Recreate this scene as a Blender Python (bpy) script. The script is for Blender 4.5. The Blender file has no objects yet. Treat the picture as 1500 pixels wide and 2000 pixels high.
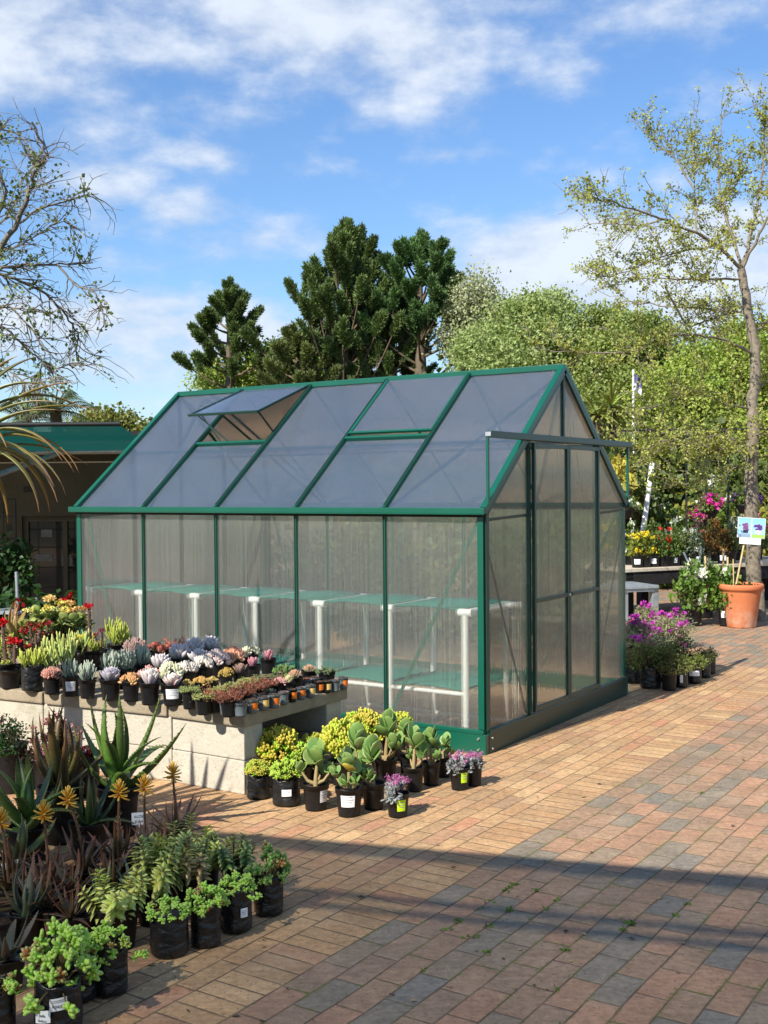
import bpy, bmesh, math, random
import numpy as np
from mathutils import Vector, Matrix, Euler

S = bpy.context.scene
COL = S.collection
random.seed(7)
rad = math.radians
PI = math.pi

# ------------------------------------------------------------------ camera numbers (used to find where things stand)
F, PITCH, ROLL, CH = 2205.0, -0.0209, 0.0083, 1.39
_cp, _sp, _cr, _sr = math.cos(PITCH), math.sin(PITCH), math.cos(ROLL), math.sin(ROLL)
RC = np.array([[1, 0, 0], [0, _cp, -_sp], [0, _sp, _cp]]) @ np.array([[_cr, 0, _sr], [0, 1, 0], [-_sr, 0, _cr]])


def ray(px, py):
    return RC @ np.array([(px - 750) / F, 1, -(py - 1000) / F])


def gp(px, py, z=0.0):          # where a line of sight meets the level z
    d = ray(px, py)
    t = (z - CH) / d[2]
    return np.array([d[0] * t, d[1] * t, z])


def gy(px, py, Y):              # where a line of sight reaches the distance Y
    d = ray(px, py)
    t = Y / d[1]
    return np.array([d[0] * t, Y, CH + d[2] * t])


YAW = 0.58
GO = np.array([0.516, 5.85, 0.0])
UD = np.array([-math.cos(YAW), math.sin(YAW), 0])
VD = np.array([math.sin(YAW), math.cos(YAW), 0])


def UV(u, v, z=0.0):
    return GO + UD * u + VD * v + np.array([0, 0, z])


def lin(r, g, b, k=1.0):
    f = lambda c: (c / 255 / 12.92 if c / 255 <= .04045 else ((c / 255 + .055) / 1.055) ** 2.4)
    return np.array([f(r) * k, f(g) * k, f(b) * k])


# ------------------------------------------------------------------ mesh builder
class MB:
    def __init__(s):
        s.V, s.F, s.C, s.n = [], [], [], 0

    def add(s, V, Fc, C=(.5, .5, .5)):
        V = np.asarray(V, float).reshape(-1, 3)
        C = np.asarray(C, float)
        if C.ndim == 1:
            C = np.tile(C, (len(V), 1))
        s.V.append(V)
        s.C.append(C)
        if isinstance(Fc, np.ndarray):
            s.F.append(Fc + s.n)
        else:
            by = {}
            for f in Fc:
                by.setdefault(len(f), []).append(f)
            for k, l in by.items():
                s.F.append(np.array(l) + s.n)
        s.n += len(V)
        return s

    def mesh(s, name, mat, smooth=True, bevel=0):
        me = bpy.data.meshes.new(name)
        V = np.concatenate(s.V)
        C = np.concatenate(s.C)
        loops = np.concatenate([f.reshape(-1) for f in s.F])
        tot = np.concatenate([np.full(len(f), f.shape[1]) for f in s.F])
        start = np.concatenate([[0], np.cumsum(tot)[:-1]])
        me.vertices.add(len(V))
        me.vertices.foreach_set('co', V.astype(np.float32).reshape(-1))
        me.loops.add(len(loops))
        me.loops.foreach_set('vertex_index', loops.astype(np.int32))
        me.polygons.add(len(tot))
        me.polygons.foreach_set('loop_start', start.astype(np.int32))
        me.update(calc_edges=True)
        a = me.color_attributes.new('Col', 'FLOAT_COLOR', 'POINT')
        a.data.foreach_set('color', np.concatenate([C, np.ones((len(C), 1))], 1).astype(np.float32).reshape(-1))
        me.polygons.foreach_set('use_smooth', np.full(len(tot), smooth))
        if bevel:
            bm = bmesh.new()
            bm.from_mesh(me)
            bmesh.ops.bevel(bm, geom=list(bm.edges), offset=bevel, segments=2, affect='EDGES', profile=.6)
            bm.to_mesh(me)
            bm.free()
        me.materials.append(mat)
        return me


def put(name, me, parent=None, loc=None):
    o = bpy.data.objects.new(name, me)
    COL.objects.link(o)
    if parent is not None:
        o.parent = parent
    if loc is not None:
        o.location = loc
    return o


def thing(name, label, cat, loc=(0, 0, 0), rz=0.0, group=None, scale=1.0):
    o = bpy.data.objects.new(name, None)
    COL.objects.link(o)
    o.empty_display_size = .1
    o.location = tuple(float(x) for x in loc)
    o.rotation_euler = (0, 0, rz)
    o.scale = (scale,) * 3
    return tag(o, label, cat, group)


def tag(o, label, cat, group=None, kind=None):
    o['label'] = label
    if len(label.split()) > 16:
        print('LONG', len(label.split()), label)
    if cat:
        o['category'] = cat
    if group:
        o['group'] = group
    if kind:
        o['kind'] = kind
    return o


BOXF = np.array([[0, 3, 2, 1], [4, 5, 6, 7], [0, 1, 5, 4], [1, 2, 6, 5], [2, 3, 7, 6], [3, 0, 4, 7]])


def box(mb, a, b, col=(.5, .5, .5)):
    x0, y0, z0 = np.minimum(a, b)
    x1, y1, z1 = np.maximum(a, b)
    return mb.add([(x0, y0, z0), (x1, y0, z0), (x1, y1, z0), (x0, y1, z0), (x0, y0, z1), (x1, y0, z1), (x1, y1, z1), (x0, y1, z1)], BOXF, col)


def beam(mb, p, q, w, h, up=(0, 0, 1), col=(.5, .5, .5)):
    p, q, up = np.array(p, float), np.array(q, float), np.array(up, float)
    d = q - p
    d /= np.linalg.norm(d)
    s = np.cross(d, up)
    s /= np.linalg.norm(s)
    t = np.cross(s, d)
    V = []
    for e in (p, q):
        for a, b in ((-1, -1), (1, -1), (1, 1), (-1, 1)):
            V.append(e + s * a * w / 2 + t * b * h / 2)
    return mb.add(V, BOXF, col)


def lathe(mb, prof, n=24, col=(.5, .5, .5), shape=None):
    m = len(prof)
    a = np.arange(n) * 2 * PI / n
    V = np.zeros((m, n, 3))
    for i, (r, z) in enumerate(prof):
        k = shape(a, z) if shape else 1
        V[i, :, 0] = np.cos(a) * r * k
        V[i, :, 1] = np.sin(a) * r * k
        V[i, :, 2] = z
    Fc = []
    for i in range(m - 1):
        for j in range(n):
            k = (j + 1) % n
            Fc.append((i * n + j, i * n + k, (i + 1) * n + k, (i + 1) * n + j))
    return mb.add(V, np.array(Fc), col)


def tube(mb, P, R, n=6, col=(.5, .5, .5), cap=True):
    P = np.asarray(P, float)
    m = len(P)
    R = np.broadcast_to(np.asarray(R, float), (m,))
    T = np.gradient(P, axis=0)
    T /= np.linalg.norm(T, axis=1)[:, None] + 1e-9
    ref = np.array([0, 0, 1.0]) if abs(T[0][2]) < .9 else np.array([1.0, 0, 0])
    V = np.zeros((m, n, 3))
    a = np.arange(n) * 2 * PI / n
    s = np.cross(T[0], ref)
    s /= np.linalg.norm(s)
    for i in range(m):
        s = s - T[i] * (s @ T[i])
        s /= np.linalg.norm(s) + 1e-9
        t = np.cross(T[i], s)
        V[i] = P[i] + R[i] * (np.cos(a)[:, None] * s + np.sin(a)[:, None] * t)
    j = np.arange(n)
    k = (j + 1) % n
    Fc = np.concatenate([np.stack([i * n + j, i * n + k, (i + 1) * n + k, (i + 1) * n + j], 1) for i in range(m - 1)])
    C = np.asarray(col, float)
    if C.ndim == 2:
        C = np.repeat(C, n, 0)
    mb.add(V, Fc, C)
    if cap and n > 2:
        C0 = C if C.ndim == 1 else C[-1]
        mb.add(V[-1], [tuple(range(n))], C0)
    return mb


# canonical leaves: x across, y along, z face normal ------------------------------
class Leaf:
    def __init__(s, ts, ws, th, sides=6, bend=0.0, cup=0.0, teeth=0):
        ts = np.array(ts, float)
        n = sides
        a = np.arange(n) * 2 * PI / n
        V, Tp = [], []
        y = z = 0
        pt = 0
        for i, t in enumerate(ts):
            ang = bend * t
            dt = t - pt
            y += math.cos(ang) * dt
            z += math.sin(ang) * dt
            pt = t
            x = np.cos(a) * ws[i]
            zz = np.sin(a) * th[i]
            zz = zz + cup * np.abs(np.cos(a)) ** 2 * ws[i]
            V.append(np.stack([x, y - zz * math.sin(ang), z + zz * math.cos(ang)], 1))
            Tp += [t] * n
        m = len(ts)
        j = np.arange(n)
        k = (j + 1) % n
        s.F = [np.concatenate([np.stack([i * n + j, i * n + k, (i + 1) * n + k, (i + 1) * n + j], 1) for i in range(m - 1)])]
        s.V = np.concatenate(V)
        s.t = np.array(Tp)
        s.edge = np.tile(np.abs(np.cos(a)) ** 6, m)
        if teeth:
            TV, TF, TT = [], [], []
            for q in range(teeth):
                t = .06 + .9 * (q + .5) / teeth
                i = min(int(np.searchsorted(ts, t)), m - 1)
                f = (t - ts[i - 1]) / (ts[i] - ts[i - 1])
                for side in (0, n // 2):
                    p = V[i - 1][side] * (1 - f) + V[i][side] * f
                    sg = 1 if side == 0 else -1
                    w = .016
                    TV += [p + np.array([-.004 * sg, -w * .7, 0]), p + np.array([-.004 * sg, w * .7, 0]), p + np.array([sg * .02, w * .5, .006])]
                    b = len(s.V) + len(TV) - 3
                    TF.append((b, b + 1, b + 2))
                    TT += [1.6] * 3
            s.V = np.concatenate([s.V, np.array(TV)])
            s.t = np.concatenate([s.t, TT])
            s.edge = np.concatenate([s.edge, np.ones(len(TT))])
            s.F.append(np.array(TF))


def frames(D, U):
    D = D / (np.linalg.norm(D, axis=1)[:, None] + 1e-9)
    X = np.cross(D, U)
    X /= np.linalg.norm(X, axis=1)[:, None] + 1e-9
    Z = np.cross(X, D)
    return np.stack([X, D, Z], 2)


def inst(mb, leaf, P, D, U, Sc, C, tip=None, tpow=3.0):
    P, D, U = (np.asarray(q, float).reshape(-1, 3) for q in (P, D, U))
    n = len(P)
    if n == 0:
        return
    U = np.broadcast_to(U, (n, 3))
    Sc = np.asarray(Sc, float)
    if Sc.ndim == 1 and len(Sc) == n and n != 3:
        Sc = np.repeat(Sc[:, None], 3, 1)
    Sc = np.broadcast_to(Sc, (n, 3))
    M = frames(D, U)
    V = np.einsum('nij,nkj->nki', M, leaf.V[None] * Sc[:, None, :]) + P[:, None, :]
    C = np.broadcast_to(np.asarray(C, float), (n, 3))
    k = len(leaf.V)
    w = np.clip(leaf.t, 0, 1) ** tpow
    if tip is not None:
        tip = np.broadcast_to(np.asarray(tip, float), (n, 3))
        CC = C[:, None, :] * (1 - w)[None, :, None] + tip[:, None, :] * w[None, :, None]
    else:
        CC = np.repeat(C[:, None, :], k, 1)
    off = (np.arange(n) * k)
    mb.V.append(V.reshape(-1, 3))
    mb.C.append(CC.reshape(-1, 3))
    for Fq in leaf.F:
        mb.F.append((Fq[None] + off[:, None, None]).reshape(-1, Fq.shape[1]) + mb.n)
    mb.n += n * k


SPOON = Leaf([0, .15, .4, .65, .85, .96, 1], [.07, .1, .19, .27, .25, .12, .01], [.05, .05, .06, .055, .04, .02, .004], 8, bend=.7, cup=.25)
FLESH = Leaf([0, .2, .5, .75, .93, 1], [.09, .16, .22, .2, .1, .01], [.07, .11, .14, .12, .06, .008], 7, bend=.45)
FINGER = Leaf([0, .2, .55, .85, .96, 1], [.04, .07, .085, .07, .04, .005], [.035, .06, .07, .06, .035, .005], 6, bend=.3)
TUBEL = Leaf([0, .3, .8, .97, 1], [.07, .12, .15, .13, .05], [.06, .11, .135, .12, .03], 5, bend=.1)
BEAN = Leaf([0, .2, .5, .8, .95, 1], [.08, .19, .25, .22, .13, .01], [.07, .16, .21, .19, .11, .01], 6, bend=.2)
PADDLE = Leaf([0, .1, .25, .5, .72, .9, 1], [.06, .14, .36, .48, .45, .27, .02], [.04, .04, .045, .045, .04, .03, .006], 10, bend=.35, cup=.12)
ALOE = Leaf([0, .08, .2, .35, .5, .65, .8, .92, 1], [.085, .09, .085, .078, .068, .054, .035, .015, .003], [.03, .03, .028, .026, .022, .018, .012, .006, .002], 8, bend=.45, cup=.42, teeth=16)
ALOEC = Leaf([0, .08, .2, .35, .5, .65, .8, .92, 1], [.085, .09, .085, .078, .068, .054, .035, .015, .003], [.03, .03, .028, .026, .022, .018, .012, .006, .002], 8, bend=-.75, cup=.42, teeth=16)
ALOEI = Leaf([0, .08, .2, .35, .5, .65, .8, .92, 1], [.085, .09, .08, .07, .058, .045, .03, .013, .003], [.03, .03, .028, .026, .022, .018, .012, .006, .002], 8, bend=1.0, cup=.42, teeth=16)
STRAP = Leaf(list(np.linspace(0, 1, 14)), [.02, .026, .03, .032, .033, .033, .032, .03, .028, .025, .02, .014, .008, .001], [.008] * 8 + [.007, .006, .005, .004, .003, .001], 6, bend=-1.9, cup=.35)
STRAP2 = Leaf(list(np.linspace(0, 1, 14)), [.02, .026, .03, .032, .033, .033, .032, .03, .028, .025, .02, .014, .008, .001], [.008] * 8 + [.007, .006, .005, .004, .003, .001], 6, bend=-1.1, cup=.35)
BLADE = Leaf([0, .3, .6, .85, 1], [.02, .035, .03, .016, .002], [.006, .006, .005, .004, .001], 4, bend=-.8, cup=.2)
STRIP = Leaf([0, .1, .3, .6, .85, 1], [.02, .1, .2, .2, .1, .005], [.015, .015, .015, .015, .01, .002], 4, bend=-.4, cup=.15)


class Flat:      # a folded little leaf of four points
    def __init__(s, w=.32, fold=.1):
        s.V = np.array([[0, 0, 0], [w, .5, fold], [0, 1, 0], [-w, .5, fold]])
        s.F = [np.array([[0, 1, 2], [0, 2, 3]])]
        s.t = np.array([0, .5, 1, .5])


LEAF4 = Flat(.33, .12)
NEEDLE = Flat(.12, .02)
PETAL = Flat(.45, .2)
WIDE = Flat(.42, .1)


def rnd_dirs(rng, n):
    v = rng.normal(size=(n, 3))
    return v / np.linalg.norm(v, axis=1)[:, None]


def jit(rng, c, n, a=.15, h=.06):
    c = np.asarray(c, float)
    k = 1 + rng.normal(size=(n, 1)) * a
    return np.clip(c[None] * k * (1 + rng.normal(size=(n, 3)) * h), .002, .95)


# ------------------------------------------------------------------ materials
class NT:
    def __init__(s, nt):
        s.nt = nt

    def n(s, t, **kw):
        o = s.nt.nodes.new(t)
        for k, v in kw.items():
            setattr(o, k, v)
        return o

    def set(s, sock, v):
        if hasattr(v, 'links') or isinstance(v, bpy.types.NodeSocket):
            s.nt.links.new(v, sock)
        elif isinstance(v, (list, tuple, np.ndarray)):
            v = list(v)
            if sock.type == 'RGBA' and len(v) == 3:
                v = v + [1]
            sock.default_value = v
        else:
            sock.default_value = v

    def m(s, op, a, b=None, c=None, clamp=False):
        o = s.n('ShaderNodeMath', operation=op)
        o.use_clamp = clamp
        for i, v in enumerate((a, b, c)):
            if v is not None:
                s.set(o.inputs[i], v)
        return o.outputs[0]

    def mix(s, fac, a, b, blend='MIX'):
        o = s.n('ShaderNodeMix', data_type='RGBA', blend_type=blend)
        s.set(o.inputs[0], fac)
        s.set(o.inputs[6], a)
        s.set(o.inputs[7], b)
        return o.outputs[2]

    def noise(s, vec, scale, detail=3, rough=.55, dims='3D', out=0):
        o = s.n('ShaderNodeTexNoise', noise_dimensions=dims)
        if vec is not None:
            s.set(o.inputs['Vector' if dims != '1D' else 'W'], vec)
        o.inputs['Scale'].default_value = scale
        o.inputs['Detail'].default_value = detail
        o.inputs['Roughness'].default_value = rough
        return o.outputs[out]

    def ramp(s, fac, stops, interp='LINEAR'):
        o = s.n('ShaderNodeValToRGB')
        o.color_ramp.interpolation = interp
        e = o.color_ramp.elements
        while len(e) < len(stops):
            e.new(.5)
        for i, (p, c) in enumerate(stops):
            e[i].position = p
            e[i].color = list(c) + [1] if len(c) == 3 else c
        s.set(o.inputs[0], fac)
        return o.outputs[0]

    def map(s, v, a, b, c=0.0, d=1.0, smooth=False):
        o = s.n('ShaderNodeMapRange')
        if smooth:
            o.interpolation_type = 'SMOOTHSTEP'
        s.set(o.inputs[0], v)
        for i, q in enumerate((a, b, c, d)):
            s.set(o.inputs[i + 1], q)
        return o.outputs[0]

    def bump(s, h, strength=.3, dist=.01):
        o = s.n('ShaderNodeBump')
        s.set(o.inputs['Height'], h)
        o.inputs['Strength'].default_value = strength
        o.inputs['Distance'].default_value = dist
        return o.outputs[0]


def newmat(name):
    m = bpy.data.materials.new(name)
    m.use_nodes = True
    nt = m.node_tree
    nt.nodes.clear()
    out = nt.nodes.new('ShaderNodeOutputMaterial')
    return m, NT(nt), out


def principled(t, col, rough=.5, spec=.5, metal=0.0, normal=None, coat=0.0):
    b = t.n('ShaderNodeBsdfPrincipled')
    t.set(b.inputs['Base Color'], col)
    t.set(b.inputs['Roughness'], rough)
    t.set(b.inputs['Specular IOR Level'], spec)
    t.set(b.inputs['Metallic'], metal)
    if coat:
        t.set(b.inputs['Coat Weight'], coat)
    if normal is not None:
        t.set(b.inputs['Normal'], normal)
    return b.outputs[0]


def mat_simple(name, col, rough=.5, spec=.5, metal=0.0, nscale=20, namt=.25, bump=0.0, bscale=60, dirt=None, coat=0.0):
    m, t, out = newmat(name)
    co = t.n('ShaderNodeTexCoord').outputs['Object']
    nz = t.noise(co, nscale, 4)
    c = t.mix(1.0, col, t.ramp(nz, [(.25, (1 - namt,) * 3), (.75, (1 + namt,) * 3)]), 'MULTIPLY')
    if dirt is not None:
        c = t.mix(t.map(t.noise(co, dirt[1], 5, .65), dirt[2], dirt[3]), c, dirt[0])
    nm = t.bump(t.noise(co, bscale, 4), bump, .01) if bump else None
    t.set(out.inputs[0], principled(t, c, rough, spec, metal, nm, coat))
    return m


def mat_plant(name, rough=.45, spec=.4, trans=0.0, nscale=60, namt=.18, bump=0.0):
    m, t, out = newmat(name)
    col = t.n('ShaderNodeVertexColor', layer_name='Col').outputs[0]
    co = t.n('ShaderNodeTexCoord').outputs['Object']
    nz = t.noise(co, nscale, 3)
    c = t.mix(1.0, col, t.ramp(nz, [(.25, (1 - namt,) * 3), (.75, (1 + namt,) * 3)]), 'MULTIPLY')
    nm = t.bump(t.noise(co, 120, 3), bump, .004) if bump else None
    sh = principled(t, c, rough, spec, 0, nm)
    if trans:
        tr = t.n('ShaderNodeBsdfTranslucent')
        t.set(tr.inputs[0], t.mix(1.0, c, (1.3, 1.25, .55), 'MULTIPLY'))
        mx = t.n('ShaderNodeMixShader')
        mx.inputs[0].default_value = trans
        t.set(mx.inputs[1], sh)
        t.set(mx.inputs[2], tr.outputs[0])
        sh = mx.outputs[0]
    t.set(out.inputs[0], sh)
    return m


M = {}
M['succulent'] = mat_plant('succulent_skin', .42, .4, 0, 40, .14)
M['powder'] = mat_plant('powdery_skin', .65, .25, 0, 40, .12)
M['aloe'] = mat_plant('aloe_skin', .4, .45, 0, 55, .28, .15)
M['foliage'] = mat_plant('foliage', .5, .35, .3, 3, .15)
M['needle'] = mat_plant('needles', .6, .25, .12, 3, .2)
M['petal'] = mat_plant('petals', .6, .2, .25, 30, .08)
M['bark'] = mat_plant('bark', .85, .15, 0, 25, .4, .5)
M['stem'] = mat_plant('stem', .75, .2, 0, 60, .25)
M['strap'] = mat_plant('strap_leaf', .38, .45, .12, 14, .15)
M['soil'] = mat_simple('soil', (.045, .03, .02), .95, .1, 0, 90, .6, .8, 90)
M['pot'] = mat_simple('black_pot_plastic', (.008, .008, .009), .45, .35, 0, 30, .5, .08, 40, ((.028, .024, .02), 9, .62, .95))
M['greypot'] = mat_simple('grey_pot_plastic', (.115, .14, .155), .45, .4, 0, 30, .15, 0, 40, ((.16, .13, .1), 25, .62, .9))
M['card'] = mat_simple('label_card', (.78, .79, .8), .5, .4, 0, 60, .06)
M['limecard'] = mat_simple('lime_card', (.5, .72, .01), .5, .4, 0, 60, .06)
M['orangecard'] = mat_simple('orange_card', (.75, .17, .015), .5, .4, 0, 160, .35)
M['yellowcard'] = mat_simple('yellow_card', (.72, .48, .16), .5, .4, 0, 160, .4)
M['ink'] = mat_simple('ink', (.012, .012, .015), .6, .3)
M['greyink'] = mat_simple('grey_ink', (.28, .29, .3), .6, .3)
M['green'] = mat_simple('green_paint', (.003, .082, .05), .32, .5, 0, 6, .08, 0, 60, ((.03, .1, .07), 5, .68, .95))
M['shaded_green'] = mat_simple('green_paint_in_shade', (.0035, .034, .024), .36, .5, 0, 6, .1)  # same green paint as above, gable-side shade put into the colour
M['blackrubber'] = mat_simple('black_seal', (.01, .012, .012), .6, .3)
M['bolt'] = mat_simple('zinc_bolt', (.6, .6, .58), .35, .5, .9)
M['white'] = mat_simple('white_pvc', (.85, .86, .86), .35, .5, 0, 8, .04)
M['netting'] = mat_simple('green_bench_cloth', (.012, .14, .115), .7, .3, 0, 70, .3)
M['galv'] = mat_simple('galvanised_steel', (.36, .4, .42), .45, .5, .55, 14, .25)
M['blackiron'] = mat_simple('black_iron', (.012, .012, .013), .5, .5)
M['wood'] = mat_simple('weathered_plank', (.5, .43, .33), .8, .2, 0, 18, .25, .3, 50)
M['darkwood'] = mat_simple('black_stained_timber', (.022, .02, .02), .75, .2, 0, 18, .4, .3, 50)
M['cane'] = mat_simple('cane_stake', (.55, .4, .2), .7, .2, 0, 40, .25)
M['whitepole'] = mat_simple('white_painted_pole', (.8, .8, .76), .5, .3, 0, 10, .08)
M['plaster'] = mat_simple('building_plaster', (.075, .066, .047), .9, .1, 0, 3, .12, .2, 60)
M['beige'] = mat_simple('beige_canvas', (.55, .46, .38), .9, .1, 0, 6, .1)
M['windowglass'] = mat_simple('window_glass', (.01, .012, .013), .06, .6)
M['curtain'] = mat_simple('poster_paper', (.12, .12, .115), .8, .1)


def mat_bag():
    m, t, out = newmat('black_nursery_bag')
    co = t.n('ShaderNodeTexCoord').outputs['Object']
    w = t.noise(co, 26, 3, .6, out=1)
    mp = t.n('ShaderNodeMapping')
    t.set(mp.inputs[0], co)
    mp.inputs['Scale'].default_value = (1, 1, 2.4)
    v = t.n('ShaderNodeTexVoronoi', feature='DISTANCE_TO_EDGE')
    mixv = t.n('ShaderNodeVectorMath', operation='ADD')
    sc = t.n('ShaderNodeVectorMath', operation='SCALE')
    t.set(sc.inputs[0], w)
    sc.inputs['Scale'].default_value = .05
    t.set(mixv.inputs[0], mp.outputs[0])
    t.set(mixv.inputs[1], sc.outputs[0])
    t.set(v.inputs['Vector'], mixv.outputs[0])
    v.inputs['Scale'].default_value = 13
    h = t.m('ADD', t.m('MULTIPLY', v.outputs[0], 1.2), t.noise(co, 24, 4, .6))
    c = t.mix(t.map(t.noise(co, 12, 5, .7), .5, .8), (.007, .008, .009), (.026, .03, .028))
    t.set(out.inputs[0], principled(t, c, t.map(t.noise(co, 20, 3), .3, .7, .2, .5), .5, 0, t.bump(h, .5, .012)))
    return m


M['bag'] = mat_bag()


def mat_terracotta():
    m, t, out = newmat('terracotta')
    co = t.n('ShaderNodeTexCoord').outputs['Object']
    sep = t.n('ShaderNodeSeparateXYZ')
    t.set(sep.inputs[0], co)
    c = t.mix(t.noise(co, 9, 5, .6), (.42, .125, .048), (.6, .2, .085))
    bloom = t.m('MULTIPLY', t.map(t.noise(co, 11, 6, .65), .38, .72), t.map(sep.outputs[2], .26, .03))
    c = t.mix(bloom, c, (.62, .42, .3))
    t.set(out.inputs[0], principled(t, c, .8, .2, 0, t.bump(t.noise(co, 60, 4), .15, .005)))
    return m


M['terracotta'] = mat_terracotta()


def mat_concrete(name, base, dark, pit=1.0, stain=(.12, .13, .06)):
    m, t, out = newmat(name)
    co = t.n('ShaderNodeTexCoord').outputs['Object']
    n1 = t.noise(co, 7, 6, .65)
    c = t.mix(n1, dark, base)
    sp = t.map(t.noise(co, 120, 2), .62, .72)
    c = t.mix(t.m('MULTIPLY', sp, .65 * pit), c, tuple(x * .35 for x in base))
    c = t.mix(t.m('MULTIPLY', t.map(t.noise(co, 3.2, 6, .75), .5, .72), .5), c, stain)
    h = t.m('ADD', t.noise(co, 60, 5, .7), t.m('MULTIPLY', sp, -.6))
    t.set(out.inputs[0], principled(t, c, .92, .12, 0, t.bump(h, .5, .01)))
    return m


M['block'] = mat_concrete('concrete_block', (.6, .55, .45), (.36, .32, .25))
M['slab'] = mat_concrete('concrete_slab', (.40, .33, .235), (.22, .18, .12), .7, (.14, .11, .06))


def mat_polycarb(name, axis, wt, wr, wd, tint, dcol, gl=.12, tilt=1.1, fl=260, stk=1.6):
    """twin-wall sheet: clear part, fluted part that smears what lies behind across the flutes, milky part, gloss"""
    m, t, out = newmat(name)
    tc = t.n('ShaderNodeTexCoord')
    sep = t.n('ShaderNodeSeparateXYZ')
    t.set(sep.inputs[0], tc.outputs['Object'])
    cx = sep.outputs[axis]
    a = t.m('MULTIPLY', t.m('SUBTRACT', t.noise(cx, fl, 2, .6, '1D'), .5), tilt * 3.2)
    comb = t.n('ShaderNodeCombineXYZ')
    t.set(comb.inputs[axis], a)
    vt = t.n('ShaderNodeVectorTransform', vector_type='VECTOR', convert_from='OBJECT', convert_to='WORLD')
    t.set(vt.inputs[0], comb.outputs[0])
    geo = t.n('ShaderNodeNewGeometry')
    ad = t.n('ShaderNodeVectorMath', operation='ADD')
    t.set(ad.inputs[0], geo.outputs['Normal'])
    t.set(ad.inputs[1], vt.outputs[0])
    nr = t.n('ShaderNodeVectorMath', operation='NORMALIZE')
    t.set(nr.inputs[0], ad.outputs[0])
    nrm = nr.outputs[0]
    grime = t.noise(tc.outputs['Object'], 3.0, 5, .6)
    streak = t.noise(cx, 90, 3, .7, '1D')
    tr = t.n('ShaderNodeBsdfTransparent')
    t.set(tr.inputs[0], tint)
    rf = t.n('ShaderNodeBsdfRefraction')
    t.set(rf.inputs['Color'], tint)
    rf.inputs['Roughness'].default_value = .06
    rf.inputs['IOR'].default_value = 1.16
    t.set(rf.inputs['Normal'], nrm)
    df = t.n('ShaderNodeBsdfDiffuse')
    t.set(df.inputs[0], dcol)
    tl = t.n('ShaderNodeBsdfTranslucent')
    t.set(tl.inputs[0], dcol)

    def mx(f, x, y):
        o = t.n('ShaderNodeMixShader')
        t.set(o.inputs[0], f)
        t.set(o.inputs[1], x)
        t.set(o.inputs[2], y)
        return o.outputs[0]
    s = mx(wr / (wr + wt), tr.outputs[0], rf.outputs[0])
    d = mx(.5, df.outputs[0], tl.outputs[0])
    milk = t.m('MULTIPLY', wd, t.m('ADD', .3, t.m('ADD', t.m('MULTIPLY', grime, .4), t.map(streak, .42, .75, .25, stk))))
    s = mx(milk, s, d)
    gs = t.n('ShaderNodeBsdfGlossy')
    gs.inputs['Roughness'].default_value = .14
    t.set(gs.inputs['Color'], (.9, .9, .92, 1))
    t.set(gs.inputs['Normal'], geo.outputs['Normal'])
    fr = t.n('ShaderNodeFresnel')
    fr.inputs['IOR'].default_value = 1.45
    s = mx(t.m('MULTIPLY', fr.outputs[0], gl * 8), s, gs.outputs[0])
    t.set(out.inputs[0], s)
    return m


M['pc_wall'] = mat_polycarb('polycarbonate_wall', 0, .62, .36, .15, (.95, .95, .89, 1), (.7, .7, .66), .1, 1.6, 150, 1.35)
M['pc_gable'] = mat_polycarb('polycarbonate_gable', 1, .34, .54, .15, (.92, .9, .82, 1), (.56, .54, .47), .1, 1.1, 70, .9)
M['pc_roof'] = mat_polycarb('polycarbonate_roof', 0, .3, .38, .4, (.66, .8, .97, 1), (.27, .355, .5), .1, 1.2, 140, .42)


def mat_cloth(name, col, alpha):
    m, t, out = newmat(name)
    co = t.n('ShaderNodeTexCoord').outputs['Object']
    d = principled(t, t.mix(t.noise(co, 4, 5), col, tuple(x * 1.5 for x in col)), .8, .2)
    tl = t.n('ShaderNodeBsdfTranslucent')
    t.set(tl.inputs[0], tuple(x * 1.2 for x in col))
    dm = t.n('ShaderNodeMixShader')
    t.set(dm.inputs[1], d)
    t.set(dm.inputs[2], tl.outputs[0])
    d = dm.outputs[0]
    tr = t.n('ShaderNodeBsdfTransparent')
    mx = t.n('ShaderNodeMixShader')
    t.set(mx.inputs[0], t.m('ADD', alpha - .1, t.m('MULTIPLY', t.noise(co, 1.3, 3), .2)))
    t.set(mx.inputs[1], tr.outputs[0])
    t.set(mx.inputs[2], d)
    t.set(out.inputs[0], mx.outputs[0])
    return m


M['shadecloth'] = mat_cloth('shade_cloth', (.006, .07, .06), .95)
M['canopycloth'] = mat_cloth('canopy_cloth', (.01, .05, .045), .75)


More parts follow.
